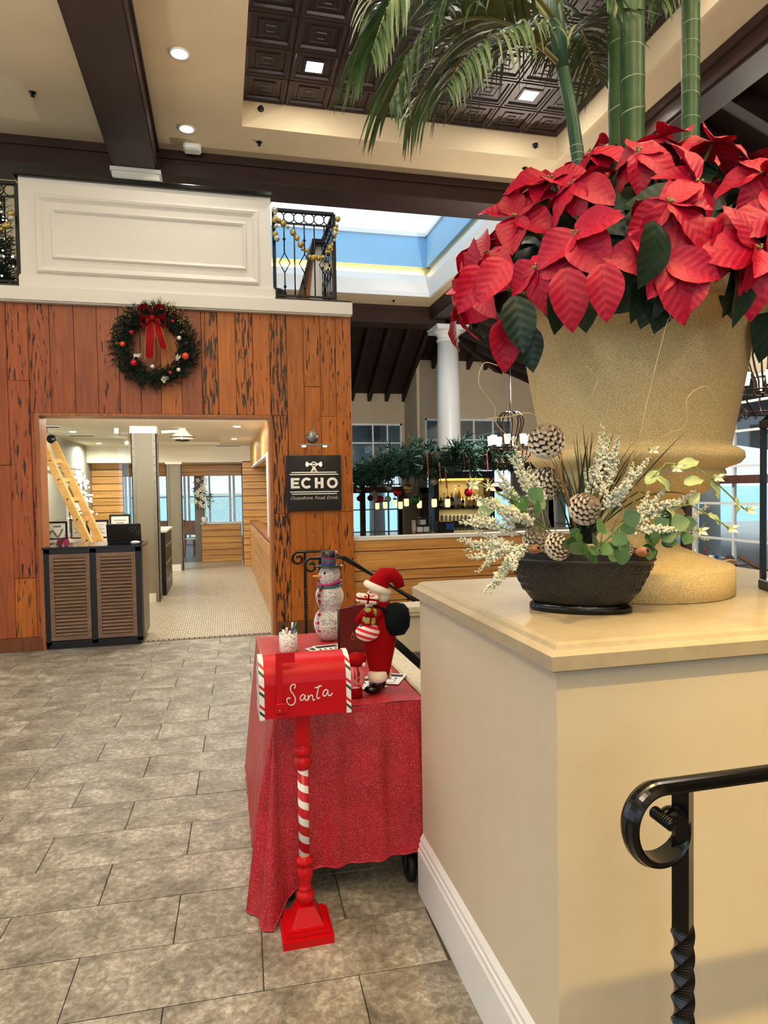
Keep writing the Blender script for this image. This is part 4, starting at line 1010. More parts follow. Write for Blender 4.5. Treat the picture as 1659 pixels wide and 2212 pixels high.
# wood-clad planter with screen and white flowers
t = thing('wood_planter_screen', 'honey wood planter box under a pale lattice screen at the corridor end', 'planter', (.0, 16.0, 0))
part('core', MB().box((-.44, 15.78, 0), (.43, 16.25, .85)), 'bar_slat', t, True)
for k in range(6): part('plank', MB().bevbox((-.45, 15.755, .004+k*.143), (.44, 15.782, .138+k*.143), .004), 'honey_wood', t, True)
part('coping', MB().box((-.47, 15.74, .862), (.45, 16.28, .885)), 'white_paint', t, True)
m = MB()
for i in range(14):
    for j in range(11): m.tube([(-.33+i*.058+.025*cos(a), 16.0, .92+j*.055+.025*sin(a)) for a in [2*pi*k/6 for k in range(7)]], .005, 3, False)
part('lattice', m, 'white_trim', t, True, kind='stuff')
part('lattice_frame', MB().box((-.37, 15.985, .885), (.45, 16.015, .9)).box((-.37, 15.985, 1.53), (.45, 16.015, 1.55)).box((-.37, 15.985, .885), (-.355, 16.015, 1.55)), 'white_trim', t, True)
part('post', MB().box((-.60, 16.0, 0), (-.38, 16.2, 2.45)), 'grey_steel', t, True)
r = random.Random(9); t = thing('flower_spray', 'white orchid spray with dark leaves atop the corridor planter', 'flowers', (-.38, 15.72, 1.55)); m = MB(); l = MB()
for i in range(60): 
    p = Vector((r.gauss(-.03, .11), r.uniform(-.05, .05), r.gauss(-.05, .17))); needle_tuft(l, p, (r.uniform(-1, 1), -.3, r.uniform(-1, .6)), 3, .09, .012, r)
for i in range(26):
    p = Vector((r.gauss(-.05, .10), -.06, r.gauss(0, .17)))
    for k in range(5): a = k*1.256; m.add([p, p+Vector((cos(a-.4), -.1, sin(a-.4)))*.04, p+Vector((cos(a), -.3, sin(a)))*.06, p+Vector((cos(a+.4), -.1, sin(a+.4)))*.04], [(0, 1, 2, 3)])
part('leaves', l, 'needles_dark', t, kind='stuff'); part('blossoms', m, 'pale_petal', t, kind='stuff')
part('pot', MB().smooth().lathe([(.05, -.66), (.07, -.55), (.06, -.52)], 14), 'white_gloss', t)
def wood_chair(x, y, rz, lab):
    t = thing('dining_chair', lab, 'chair', (x, y, 0), 'wooden dining chairs past the corridor', rz)
    part('seat', MB().bevbox((-.22, -.21, .43), (.22, .21, .47), .01), 'cream_fluff', t)
    for sx in (-1, 1):
        part('leg', MB().bar((sx*.20, -.19, 0), (sx*.20, -.19, .43), .04, .04), 'chair_wood', t)
        part('leg', MB().bar((sx*.20, .25, 0), (sx*.20, .19, .43), .04, .04), 'chair_wood', t)
        part('back_post', MB().bar((sx*.20, .19, .43), (sx*.19, .25, .92), .035, .04), 'chair_wood', t)
    part('backrest', MB().bevbox((-.19, .21, .55), (.19, .245, .90), .008), 'chair_wood', t)
wood_chair(-.62, 17.3, 2.6, 'wooden dining chair by the seafront window nearest the planter')
wood_chair(-1.35, 17.6, 2.8, 'wooden dining chair half hidden behind the far grey column')
t = thing('wine_rack', 'dark low wine rack beside the grey riveted column', 'rack', (-1.05, 11.6, 0))
part('carcass', MB().box((-1.28, 10.9, 0), (-.86, 12.2, .98)), 'black_paint', t, True); part('rack_top', MB().box((-1.30, 10.88, .98), (-.84, 12.22, 1.01)), 'white_paint', t, True)
for k in range(3): part('shelf', MB().box((-.862, 10.95, .2+k*.27), (-.85, 12.15, .23+k*.27)), 'steel', t, True)

# ================================================================== LOFT RAILINGS, GARLAND BALLS, TREE
def railing(name, P, n, label, yz=(3.70, 4.69)):
    """wrought-iron guard along straight line P0-P1 (xy) with ring frieze and alternating diamond balusters"""
    a, b = Vector((*P[0], 0)), Vector((*P[1], 0)); d = (b-a); L = d.length; d.normalize()
    t = thing(name, label, 'railing', (a.x, a.y, yz[0]), 'wrought iron loft railings')
    z0, z1 = yz; at = lambda s, z: a + d*s + Vector((0, 0, z))
    part('top_rail', MB().bar(at(0, z1), at(L, z1), .05, .03), 'iron', t, True)
    part('frieze_rail', MB().bar(at(0, z1-.135), at(L, z1-.135), .02, .016), 'iron', t, True)
    part('bottom_rail', MB().bar(at(0, z0+.06), at(L, z0+.06), .02, .02), 'iron', t, True)
    for s in (0, L): part('post', MB().bar(at(s, z0), at(s, z1), .035, .035), 'iron', t, True)
    nr = n+1; m = MB()
    for k in range(nr):
        c = at(L*(k+.5)/nr, z1-.07)
        rr = min(.058, L/nr*.52)
        part('ring', MB().tube([c + d*(rr*cos(q)) + Vector((0, 0, .056*sin(q))) for q in [2*pi*i/14 for i in range(15)]], .0065, 5, False), 'iron', t, True)
    for k in range(1, n+1):
        s = L*k/(n+1); m = MB(); m.tube([at(s, z0+.06), at(s, z1-.135)], .0075, 6)
        zm = z0+.42
        if k % 2 == 1:
            m = MB(); m.tube([at(s, z0+.06), at(s, zm-.11)], .0075, 6).tube([at(s, zm+.11), at(s, z1-.135)], .0075, 6)
            m.tube([at(s, zm-.11), at(s-.06, zm), at(s, zm+.11)], .0065, 5).tube([at(s, zm-.11), at(s+.06, zm), at(s, zm+.11)], .0065, 5)
            for z in (zm-.26, zm+.26): m.ball(at(s, z), .018, 6, 5)
        part('baluster', m, 'iron', t, True)
    return t
railing('loft_railing', ((.63, 7.56), (1.30, 7.56)), 5, 'black wrought iron railing beside the white parapet under the skylight')
railing('loft_railing', ((1.30, 7.60), (1.30, 9.4)), 14, 'black wrought iron railing receding from the loft corner')
railing('loft_railing', ((-2.75, 7.56), (-1.94, 7.56)), 6, 'black wrought iron railing in front of the tall Christmas tree', (3.70, 4.74))
t = thing('loft_stair', 'cream loft stair side with sloping dark handrail behind the railing', 'stair', (1.05, 8.3, 3.69))
part('side_panel', MB().prism([(.98, 8.0, 3.69), (1.22, 8.0, 3.69), (1.22, 8.0, 4.50), (1.14, 8.0, 4.50)], (0, .5, 0)), 'white_paint', t, True)
part('sloping_rail', MB().bar((.90, 7.96, 3.72), (1.13, 7.96, 4.48), .05, .06, (0, 1, 0)), 'black_gloss', t, True)
part('newel_cap', MB().bevbox((1.10, 7.9, 4.48), (1.24, 8.5, 4.54), .01), 'black_gloss', t, True)
part('tread_panel', MB().prism([(.93, 7.985, 3.72), (1.05, 7.985, 3.72), (1.13, 7.985, 4.40)], (0, .01, 0)), 'jamb_wood', t, True)
t = thing('loft_armchair', 'dark curved armchair back just right of the white parapet', 'armchair', (.68, 8.1, 3.69))
part('back', MB().smooth().lathe([(.2, .05), (.22, .1), (.2, .24), (.15, .27)], 20, sx=.7), 'black_leather', t); part('seat_block', MB().bevbox((-.14, -.2, 0), (.14, .2, .10), .02), 'black_leather', t)
def garland_balls(name, label, pts, group=None):
    t = thing(name, label, 'garland', pts[0], 'gold ball garlands'); r = random.Random(len(pts))
    o = Vector(pts[0]); part('string', MB().tube([Vector(p)-o for p in pts], .0025, 4), 'gold_edge', t)
    n = len(pts)*3
    for k in range(n):
        u = k/(n-1)*(len(pts)-1); i = min(int(u), len(pts)-2); p = Vector(pts[i]).lerp(Vector(pts[i+1]), u-i)-o
        part('ball', MB().ball(p+Vector((r.uniform(-.012, .012), -.02, r.uniform(-.02, .02))), r.choice([.018, .024, .032, .036]), 9, 6), 'gold_ball' if r.random() < .75 else 'silver_ball', t)
garland_balls('ball_garland', 'garland of gold balls swagged across the railing under the skylight', [(.65, 7.52, 4.62), (.80, 7.51, 4.46), (.93, 7.51, 4.28), (1.04, 7.51, 4.17), (1.15, 7.51, 4.17), (1.23, 7.51, 4.27), (1.30, 7.5, 4.42), (1.33, 7.5, 4.60)])
garland_balls('ball_garland', 'short gold ball strand hanging at the parapet edge beside the railing', [(.645, 7.515, 4.66), (.64, 7.51, 4.5), (.645, 7.51, 4.36)])
garland_balls('ball_garland', 'gold ball strand on the railing before the tall Christmas tree', [(-2.5, 7.5, 4.45), (-2.2, 7.5, 4.30), (-2.08, 7.5, 4.26), (-1.99, 7.5, 4.33), (-1.97, 7.5, 4.45)])
def xmas_tree():
    r = random.Random(21); t = thing('christmas_tree', 'tall lit Christmas tree behind the railing at the loft edge', 'tree', (-2.50, 8.02, 3.69)); m = MB(); H = 1.74
    for i in range(1500):
        z = H*(1-sqrt(r.random())); rad = .42*(1-z/H)+.05; a = r.uniform(0, 2*pi); q = rad*r.uniform(.55, 1.05)
        needle_tuft(m, (q*cos(a), q*sin(a), z+.12), (cos(a), sin(a), r.uniform(-.2, .5)), 7, .075, .004, r)
    part('branches', m, 'needles_dark', t, kind='stuff'); part('trunk', MB().smooth().lathe([(.05, 0), (.02, H)], 8), 'bronze', t)
    part('core', MB().smooth().lathe([(.34, .12), (.02, H)], 16), 'needles_dark', t)
    b = MB()
    for i in range(170):
        z = H*(1-sqrt(r.random())); rad = (.42*(1-z/H)+.07)*r.uniform(.9, 1.05); a = r.uniform(0, 2*pi); b.ball((rad*cos(a), rad*sin(a), z+.12), .011, 5, 4)
    part('lights', b, 'bulb_small', t, kind='stuff')
    for (x, z, mt) in ((.14, 1.22, 'cream_fluff'), (.20, 1.10, 'cream_fluff'), (.12, .98, 'orange_ball2'), (.26, .70, 'silver_ball'), (.30, .40, 'cream_fluff'), (.08, 1.4, 'silver_ball')): part('ornament', MB().ball((x, -.16, z), .045, 10, 7), mt, t)
base('orange_ball2', (222, 190, 150), .5)
xmas_tree()

# ================================================================== STAIR HANDRAILS
def scroll(cx, cz, y, r0, turns, a0, sgn=1, n=26, r1=.25):
    return [Vector((cx + (r0*(1-(1-r1)*k/n))*cos(a0+sgn*turns*2*pi*k/n), y, cz + (r0*(1-(1-r1)*k/n))*sin(a0+sgn*turns*2*pi*k/n))) for k in range(n+1)]
def twisted(mb, x, y, z0, z1, s, tw0, tw1, turns):
    """square bar with a twisted stretch between tw0 and tw1"""
    n = 170; vs = []; fs = []
    for k in range(n+1):
        z = z0+(z1-z0)*k/n; u = min(max((z-tw0)/(tw1-tw0), 0), 1); a = u*turns*2*pi + pi/4
        for i in range(4): q = a+i*pi/2; vs.append((x+s*.707*cos(q), y+s*.707*sin(q), z))
    for k in range(n):
        for i in range(4): j = (i+1) % 4; fs.append((k*4+i, k*4+j, k*4+4+j, k*4+4+i))
    mb.add(vs, fs + [(3, 2, 1, 0), (n*4, n*4+1, n*4+2, n*4+3)])
def handrail(y, xs, zt, xend, zend, label, loc, posts):
    t = thing('stair_handrail', label, 'handrail', loc, 'black stair handrails')
    path = [Vector((xs, y, zt)), Vector((xs+.34, y, zt)), Vector((xend, y, zend))]
    part('rail', MB().tube(path, .022, 8, flat=.7), 'iron', t, True)
    part('scroll_end', MB().tube([Vector((xs+.02, y, zt))] + scroll(xs+.0, zt-.075, y, .075, 1.15, pi/2, 1), .014, 6), 'iron', t, True)
    for (x, z0, z1) in posts:
        m = MB(); twisted(m, x, y, z0, z1, .028, z0+.2, z0+.6, 3); part('post', m, 'iron', t, True)
handrail(7.30, .80, .93, 2.35, .20, 'black wrought iron stair handrail against the wooden wall', (.86, 7.3, 0), ((.87, 0, .93), (2.25, -.35, .25)))
handrail(6.62, .85, .925, 1.95, .415, 'black wrought iron stair handrail rising behind the glitter snowman', (.9, 6.62, 0), ((.94, 0, .92), (1.84, .451, .47)))

def front_rail():
    y, x, z = 1.16, .893, .998
    t = thing('wrought_handrail', 'black wrought iron handrail with curled end before the yellow plinth', 'handrail', (x, y, 0))
    # moulded flat rail profile swept along x, then the volute
    prof = [(-.024, 0), (-.026, .006), (-.020, .014), (-.010, .017), (-.006, .020), (.006, .020), (.010, .017), (.020, .014), (.026, .006), (.024, 0)]
    P = [Vector((2.3, y, z))] + [Vector((x+.10-.02*k, y, z)) for k in range(6)]
    cx, cz = x-.055, z-.078
    for k in range(61):
        u = k/60; a = pi/2 + u*1.02*2*pi; r = .078 if u < .42 else .078*(1-.52*((u-.42)/.58)**1.1)
        P.append(Vector((cx+r*cos(a)*.9+(.03*max(0, u-.42)), y, cz+r*sin(a)-.03*max(0, u-.42))))
    vs = []; fs = []; n = len(prof)
    for k, p in enumerate(P):
        d = (P[min(k+1, len(P)-1)]-P[max(k-1, 0)]).normalized(); nr = Vector((d.z, 0, -d.x))
        sc = 1.0 if k < 40 else max(.6, 1-.014*(k-40))
        for (w_, h) in prof: vs.append(p + Vector((0, w_*sc, 0)) + nr*(h-.01)*(1 if sc == 1 else sc))
    for k in range(len(P)-1):
        for i in range(n): j = (i+1) % n; fs.append((k*n+i, k*n+n+i, k*n+n+j, k*n+j))
    fs += [tuple(range(n)), tuple(range(len(P)*n-1, len(P)*n-n-1, -1))]
    m = MB(); m.add([(v.x, v.y, v.z) for v in vs], fs); part('rail', m, 'black_gloss', t, True)
    e = P[-1]; m = MB(); 
    for k in range(9): m.smooth().lathe([(.011, -.0032), (.0135, 0), (.011, .0032)], 12, (0, 0, 0)).xf(Matrix.Translation((e.x-.006, e.y-.03+k*.0066, e.z-.008)) @ Matrix.Rotation(pi/2, 4, 'X'), len(m.v)-36)
    part('rolled_tip', m, 'black_gloss', t, True)
    m = MB(); twisted(m, x, y, 0, z-.008, .033, .22, .70, 2.6); part('post', m, 'black_gloss', t, True)
    m = MB(); twisted(m, 1.95, y, 0, z-.008, .033, .22, .70, 2.6); part('post', m, 'black_gloss', t, True)
front_rail()

# ================================================================== helper: a point at a known depth Y, read off the photograph
def at(px, py, Y=None, Z=None):
    d = VIEW @ Vector(((px-829.5)/1450.0, (1106-py)/1450.0, -1)); o = Vector((0, 0, 1.6))
    k = (Y-o.y)/d.y if Y is not None else (Z-o.z)/d.z
    return o + d*k

# ================================================================== URN
UC = Vector((1.39, 2.062, 1.237)); RIM = .965
def urn():
    t = thing('stone_urn', 'large sand-coloured stone urn standing on the plinth', 'urn', UC)
    part('foot', MB().smooth().lathe([(0, 0), (.312, 0), (.318, .004), (.318, .088), (.312, .094), (.29, .10), (.226, .122), (.155, .150), (.125, .178)], 64), 'urn_stone', t)
    part('stem', MB().smooth().lathe([(.125, .178), (.112, .21), (.118, .236), (.155, .248), (.166, .262), (.157, .278), (.14, .288), (.17, .305), (.25, .35), (.285, .385), (.29, .40)], 64, cap=False), 'urn_stone', t)
    part('bowl', MB().smooth().lathe([(.29, .40), (.285, .412), (.295, .418), (.33, .43), (.345, .448), (.342, .468), (.322, .482), (.305, .485), (.307, .50), (.33, .62), (.352, .74), (.362, .80), (.366, .83), (.385, .86), (.425, .885), (.442, .905), (.445, .93), (.438, .955), (.42, .965), (.395, .965), (.385, .95), (.37, .90)], 72, cap=False), 'urn_stone', t)
    part('soil', MB().smooth().lathe([(0, .93), (.38, .92)], 32, cap=False), 'soil', t)
urn()

# ================================================================== POINSETTIAS
def leafmesh(name, mat, wmax, fold, droop, nl=7, wav=.0, tip=1.0, base_w=.12):
    m = MB().smooth()
    def fn(u, v):
        s = u*2-1
        wd = wmax*(sin(pi*min(1, v*.98+.02)**.78)**.85 if v < 1 else 0)
        wd = max(wd, base_w*(1-v)*.3 if v < .12 else 0)
        x = v - .10*droop*v*v; z = -droop*v*v*.55 + fold*abs(s)*wd + wav*sin(v*9+s*2)*.35*abs(s)*wd + .018*sin(v*26)*abs(s)*wav*2
        return (x, s*wd, z)
    m.grid(fn, 4, nl); return mesh_of(name, m, mat)
BR = [leafmesh('bract', 'bract', .32, .36, .5, 9, wav=.3), leafmesh('bract', 'bract', .29, .2, .9, 9, wav=.35), leafmesh('bract', 'bract', .36, .45, .25, 9, wav=.3), leafmesh('bract', 'bract', .32, -.12, .8, 9, wav=.35)]
LF = [leafmesh('leaf', 'poin_leaf', .34, .2, .6, wav=.2), leafmesh('leaf', 'poin_leaf', .30, .35, .35, wav=.25)]
def poinsettia():
    r = random.Random(17)
    t = thing('poinsettia_bed', 'mass of red poinsettias overflowing the stone urn', 'poinsettia', UC + Vector((0, 0, RIM-.03)))
    part('dark_filler', MB().smooth().lathe([(.36, -.02), (.46, .05), (.47, .13), (.40, .25), (.27, .34), (0, .40)], 28), 'poin_leaf', t, kind=None)  # dark filler dome added so gaps between bracts read as shade
    C0 = Vector((0, 0, .04)); cam_az = math.atan2(-UC.y, -UC.x)
    heads = []
    for (el, n, rx, rz, off) in ((-12, 15, .61, .30, 0), (6, 14, .60, .34, .5), (24, 13, .56, .42, 0), (42, 10, .52, .46, .5), (60, 7, .48, .46, 0), (80, 3, .42, .46, .5)):
        for k in range(n):
            az = 2*pi*(k+off)/n + r.uniform(-.09, .09); e = radians(el + r.uniform(-5, 5))
            da = (az-cam_az+pi) % (2*pi) - pi
            if abs(da) > radians(128) and el < 50: continue
            if abs(da) > radians(85) and el < 10: continue
            nrm = Vector((cos(e)*cos(az), cos(e)*sin(az), sin(e)))
            heads.append((C0 + Vector((nrm.x*rx, nrm.y*rx, nrm.z*rz+.05)), nrm, el))
    st = MB(); cy = MB(); nb = 0
    for (p, nrm, el) in heads:
        ax = (nrm + Vector((0, 0, .35 if el > 0 else .1)) + Vector((r.uniform(-.42, .42), r.uniform(-.42, .42), r.uniform(-.25, .25)))).normalized()
        st.tube([Vector((p.x*.35, p.y*.35, -.02)), p*.75, p], .006, 5)
        F = frame_from(ax.orthogonal(), ax); nB = 6; a0 = r.uniform(0, 6.28)
        for i in range(nB):
            if nb >= 298: break
            a = a0 + 2*pi*i/nB + r.uniform(-.3, .3); tilt = r.uniform(-.45, .5)
            d = (F.to_3x3() @ Vector((cos(a), sin(a), 0)))*cos(tilt) + ax*sin(tilt)
            d = (d + Vector((0, 0, -.28))).normalized()
            ln = r.uniform(.12, .178)*(1 if i % 2 else .84)
            up = (ax + Vector((r.uniform(-.35, .35), r.uniform(-.35, .35), r.uniform(-.2, .2))))
            M = Matrix.Translation(p) @ frame_from(d, up) @ Matrix.Scale(ln, 4)
            o = link('bract', r.choice(BR), t); o.matrix_local = M; nb += 1
        for i in range(5): cy.ball(p + ax*.006 + Vector((r.uniform(-.009, .009), r.uniform(-.009, .009), r.uniform(-.006, .006))), .004, 5, 4)
        for i in range(2):
            a = r.uniform(0, 6.28); d = ((F.to_3x3() @ Vector((cos(a), sin(a), 0))) + Vector((0, 0, -.55)) - ax*.1).normalized()
            o = link('leaf', r.choice(LF), t); o.matrix_local = Matrix.Translation(p - ax*.05) @ frame_from(d, ax) @ Matrix.Scale(r.uniform(.13, .19), 4)
    part('stems', st, 'pale_stem', t, kind='stuff'); part('flower_buds', cy, 'pale_stem', t, kind='stuff')
    for (px, py, Y, ln, up) in ((1248, 600, 1.66, .15, 0), (1440, 585, 1.60, .17, 0), (1372, 610, 1.6, .11, 0), (1110, 640, 1.80, .17, 1), (1130, 700, 1.86, .15, 1), (1575, 600, 1.63, .12, 0), (1655, 640, 1.72, .20, 0), (1415, 480, 1.50, .17, 0), (1500, 560, 1.55, .12, 0), (1200, 620, 1.7, .13, 0)):
        p = at(px, py, Y) - (UC + Vector((0, 0, RIM-.03))); d = Vector((r.uniform(-.25, .25), -.2, -1))
        o = link('leaf', LF[up], t); o.matrix_local = Matrix.Translation(p) @ frame_from(d, (r.uniform(-.4, .4), -1, .2)) @ Matrix.Scale(ln, 4)
    # drooping bracts hanging over the rim
    for (px, py, Y, ln, dx) in ((1085, 690, 1.86, .16, .05), (1090, 560, 1.78, .15, -.5), (1035, 575, 1.82, .15, -.45), (1300, 570, 1.55, .15, .05), (1500, 580, 1.52, .13, -.25), (1220, 580, 1.62, .17, .1), (1570, 460, 1.50, .18, -.1), (1615, 540, 1.52, .19, .1), (1600, 735, 1.9, .09, -.2)):
        p = at(px, py, Y) - (UC + Vector((0, 0, RIM-.03))); d = Vector((dx, -.15, -1 if abs(dx) < .5 else -.7))
        o = link('bract', BR[0], t); o.matrix_local = Matrix.Translation(p) @ frame_from(d, (r.uniform(-.5, .3), -1, .3)) @ Matrix.Scale(ln, 4)
poinsettia()

# ================================================================== PALMS
def trunk(px, y_px, Y, w0, w1, label, lean=0.0, top=4.4, rings=.115, mat='palm_trunk', seed=1):
    r = random.Random(seed); b = at(px, y_px, Y); b.z = 2.15
    t = thing('ringed_palm', label, 'palm', b, 'palm stems in the urn'); H = top-2.15
    m = MB().smooth(); prof = []; zs = [0]
    while zs[-1] < H: zs.append(zs[-1]+rings*r.uniform(.75, 1.3))
    for i in range(len(zs)-1):
        R = w0+(w1-w0)*zs[i]/H
        prof += [(R*1.03, zs[i]+.004), (R*.985, zs[i]+(zs[i+1]-zs[i])*.4), (R*1.0, zs[i+1]-.008)]
    m.lathe(prof, 20); m.xf(Matrix.Shear('XY', 4, (lean, 0))); part('culm', m, mat, t)
    for z in zs[1:-1]:
        R = w0+(w1-w0)*z/H; tl = r.uniform(-.35, .35)
        g = MB().smooth().lathe([(R*1.0, -.003), (R*1.035, 0), (R*1.0, .003)], 20, cap=False); g.v = [(v[0]+lean*z, v[1], v[2]+z+v[0]*tl) for v in g.v]
        part('leaf_scar', g, 'palm_ring', t)
    return t
trunk(1341, 300, 2.02, .040, .037, 'thick green palm trunk with pale rings, darker of the joined pair', seed=2, rings=.17)
TK = trunk(1367, 300, 1.965, .038, .036, 'thick green palm trunk with pale rings in front of the joined pair', seed=3, rings=.13)
trunk(1492, 300, 2.10, .031, .030, 'thinner green palm trunk with close-set rings standing alone', seed=5, rings=.066)
def frond(t, pts, n, ln, r, side=1.0, sag=.9, rad=.008, wd=.0075, grow=1.0):
    """arching rachis with hanging leaflets on both sides; pts in world"""
    o = rootloc(t); P = [Vector(p)-o for p in pts]; m = MB(); Q = []
    N = 24
    for k in range(N+1):  # Catmull-Rom
        u = k/N*(len(P)-1); i = min(int(u), len(P)-2); f = u-i
        a, b, c, d = P[max(i-1, 0)], P[i], P[i+1], P[min(i+2, len(P)-1)]
        Q.append(.5*((2*b)+(c-a)*f+(2*a-5*b+4*c-d)*f*f+(3*b-a-3*c+d)*f**3))
    m.tube(Q, [rad*(1-.8*k/N) for k in range(N+1)], 6); fr = part('frond', m, 'palm_rachis', t)
    l = MB().smooth()
    for k in range(n):
        u = .16+.84*k/(n-1); i = min(int(u*N), N-1); p = Q[i].lerp(Q[i+1], u*N-i); tg = (Q[min(i+1, N)]-Q[max(i-1, 0)]).normalized()
        sd = tg.cross(Vector((0, 0, 1)));  sd = sd.normalized() if sd.length > .05 else Vector((0, 1, 0))
        L = ln*(sin(pi*min(.97, .25+.72*u))**.6)*r.uniform(.85, 1.1)*grow
        for s in (-1, 1):
            d0 = (tg*r.uniform(.7, 1.0) + sd*s*.75*side + Vector((0, 0, r.uniform(.0, .3)))).normalized()
            nrm = Vector((r.uniform(-.2, .2), r.uniform(-.2, .2), 1)); vs = []; q = Vector(p); dd = d0.copy(); sg = 7
            for j in range(sg+1):
                w_ = wd*(1-(j/sg)**2.2)*(.6 if j == 0 else 1)+.0006; c = dd.cross(nrm); c = c.normalized() if c.length > .05 else sd
                vs += [q-c*w_, q+c*w_]; q = q + dd*(L/sg); dd = (dd + Vector((0, 0, -sag*.25*r.uniform(.75, 1.3)))).normalized()
            l.add(vs, [(2*j, 2*j+1, 2*j+3, 2*j+2) for j in range(sg)])
    part('leaflets', l, 'palm_leaflet', fr, kind='stuff')
def slender_palm():
    r = random.Random(31); b = at(1252, 350, 2.0); b.z = 2.2
    t = thing('slender_palm', 'slender palm stem with arching feathery fronds leaning left from the urn', 'palm', b)
    pts = [at(1256, 400, 2.0), at(1250, 350, 2.0), at(1236, 250, 2.0), at(1216, 150, 2.0), at(1203, 60, 2.0), at(1192, -60, 2.0)]
    part('stem', MB().tube([p-b for p in pts[:4]], [.022, .021, .020, .0205], 14), 'palm_sheath', t)
    part('crown_shaft', MB().tube([p-b for p in pts[3:]], [.0205, .026, .018], 14), 'palm_sheath', t)
    for k in range(3): p = pts[1].lerp(pts[2], k*.16)-b; part('leaf_scar', MB().smooth().lathe([(.0205, -.002), (.0225, 0), (.0205, .002)], 16, p, cap=False), 'palm_ring', t)
    T = at(1208, 140, 2.0)
    for (pts, n, ln) in (([T, at(1120, 60, 1.97), at(1000, 40, 1.93), at(900, 105, 1.9), at(845, 220, 1.88)], 84, .36), ([at(1205, 135, 2.0), at(1150, 90, 1.9), at(1085, 75, 1.8), at(1010, 120, 1.72), at(965, 190, 1.68)], 70, .27),
                         ([at(1196, 60, 2.0), at(1120, -30, 2.05), at(980, -70, 2.1), at(860, -20, 2.14), at(800, 70, 2.16)], 84, .40), ([at(1214, 130, 2.0), at(1240, 60, 2.05), at(1262, 75, 2.15), at(1290, 170, 2.25)], 56, .28),
                         ([at(1200, 20, 2.0), at(1230, -70, 1.9), at(1285, -60, 1.85), at(1330, 10, 1.8)], 46, .22), ([at(1203, 60, 2.02), at(1150, -10, 2.2), at(1060, 0, 2.35), at(990, 60, 2.45)], 64, .32),
                         ([at(1198, 40, 2.0), at(1100, -60, 1.85), at(950, -80, 1.75), at(850, 0, 1.7), at(805, 110, 1.68)], 84, .34), ([at(1200, 80, 2.02), at(1130, 30, 2.15), at(1040, 60, 2.3), at(940, 150, 2.4), at(880, 260, 2.45)], 76, .34)):
        frond(t, pts, int(n*.58), ln*1.12, r, wd=.0060)
slender_palm()
r_f = random.Random(8)
frond(TK, [at(1372, -420, 1.97), at(1430, -400, 2.02), at(1450, -250, 2.08), at(1440, -90, 2.08), at(1430, 10, 2.06)], 60, .25, r_f, side=.6, wd=.0055)
frond(TK, [at(1360, -420, 1.97), at(1320, -330, 2.1), at(1290, -180, 2.2), at(1300, -60, 2.3)], 50, .26, r_f, side=.7, wd=.0055)
frond(TK, [at(1372, -430, 1.97), at(1480, -420, 1.9), at(1580, -300, 1.85), at(1620, -150, 1.8)], 40, .24, r_f, side=.7, wd=.0055)

# ================================================================== BLACK BOWL ARRANGEMENT
BC = Vector((1.012, 1.765, 1.237)); BR_ = radians(-32)
def bowl():
    t = thing('oval_bowl', 'black oval bowl with embossed pattern on the plinth cap', 'bowl', BC, rz=BR_)
    sx, sy = 1.0, .56
    part('foot', MB().smooth().lathe([(.135, 0), (.145, .004), (.145, .018), (.137, .024), (.13, .026)], 48, sx=sx, sy=sy), 'black_gloss', t)
    part('body', MB().smooth().lathe([(.128, .024), (.14, .03), (.165, .065), (.188, .11), (.205, .15), (.212, .172), (.212, .178), (.204, .178), (.195, .15), (.16, .07), (.0, .06)], 56, sx=sx, sy=sy, cap=False), 'bowl_black', t)
    em = MB()
    for row in range(4):
        z = .066+row*.0215; R = .166+(z-.065)*.5
        for k in range(46):
            a = 2*pi*(k+.5*(row % 2))/46; 
            if sin(a) > .45: continue
            c = Vector((R*cos(a)*sx, R*sin(a)*sy, z)); tg = Vector((-sin(a)*sx, cos(a)*sy, 0)).normalized(); up = Vector((cos(a)*.45, sin(a)*.3, 1)).normalized()
            em.tube([c + tg*(.010*cos(q)) + up*(.0095*sin(q)) for q in [2*pi*i/8 for i in range(9)]], .0011, 4, False)
    part('embossed_band', em, 'bowl_emboss', t, kind='stuff')
    part('rim_band', MB().smooth().lathe([(.2075, .15), (.2095, .151), (.2095, .154), (.2085, .156)], 48, sx=sx, sy=sy, cap=False), 'bowl_emboss', t)
    part('moss', MB().smooth().lathe([(.19, .150), (.10, .165), (0, .17)], 24, sx=sx, sy=sy, cap=False), 'soil', t)
noisy('bowl_black', (24, 23, 23), (38, 36, 35), (30, 30, 30), rough=.38)
base('bowl_emboss', (58, 57, 56), .4)
bowl()
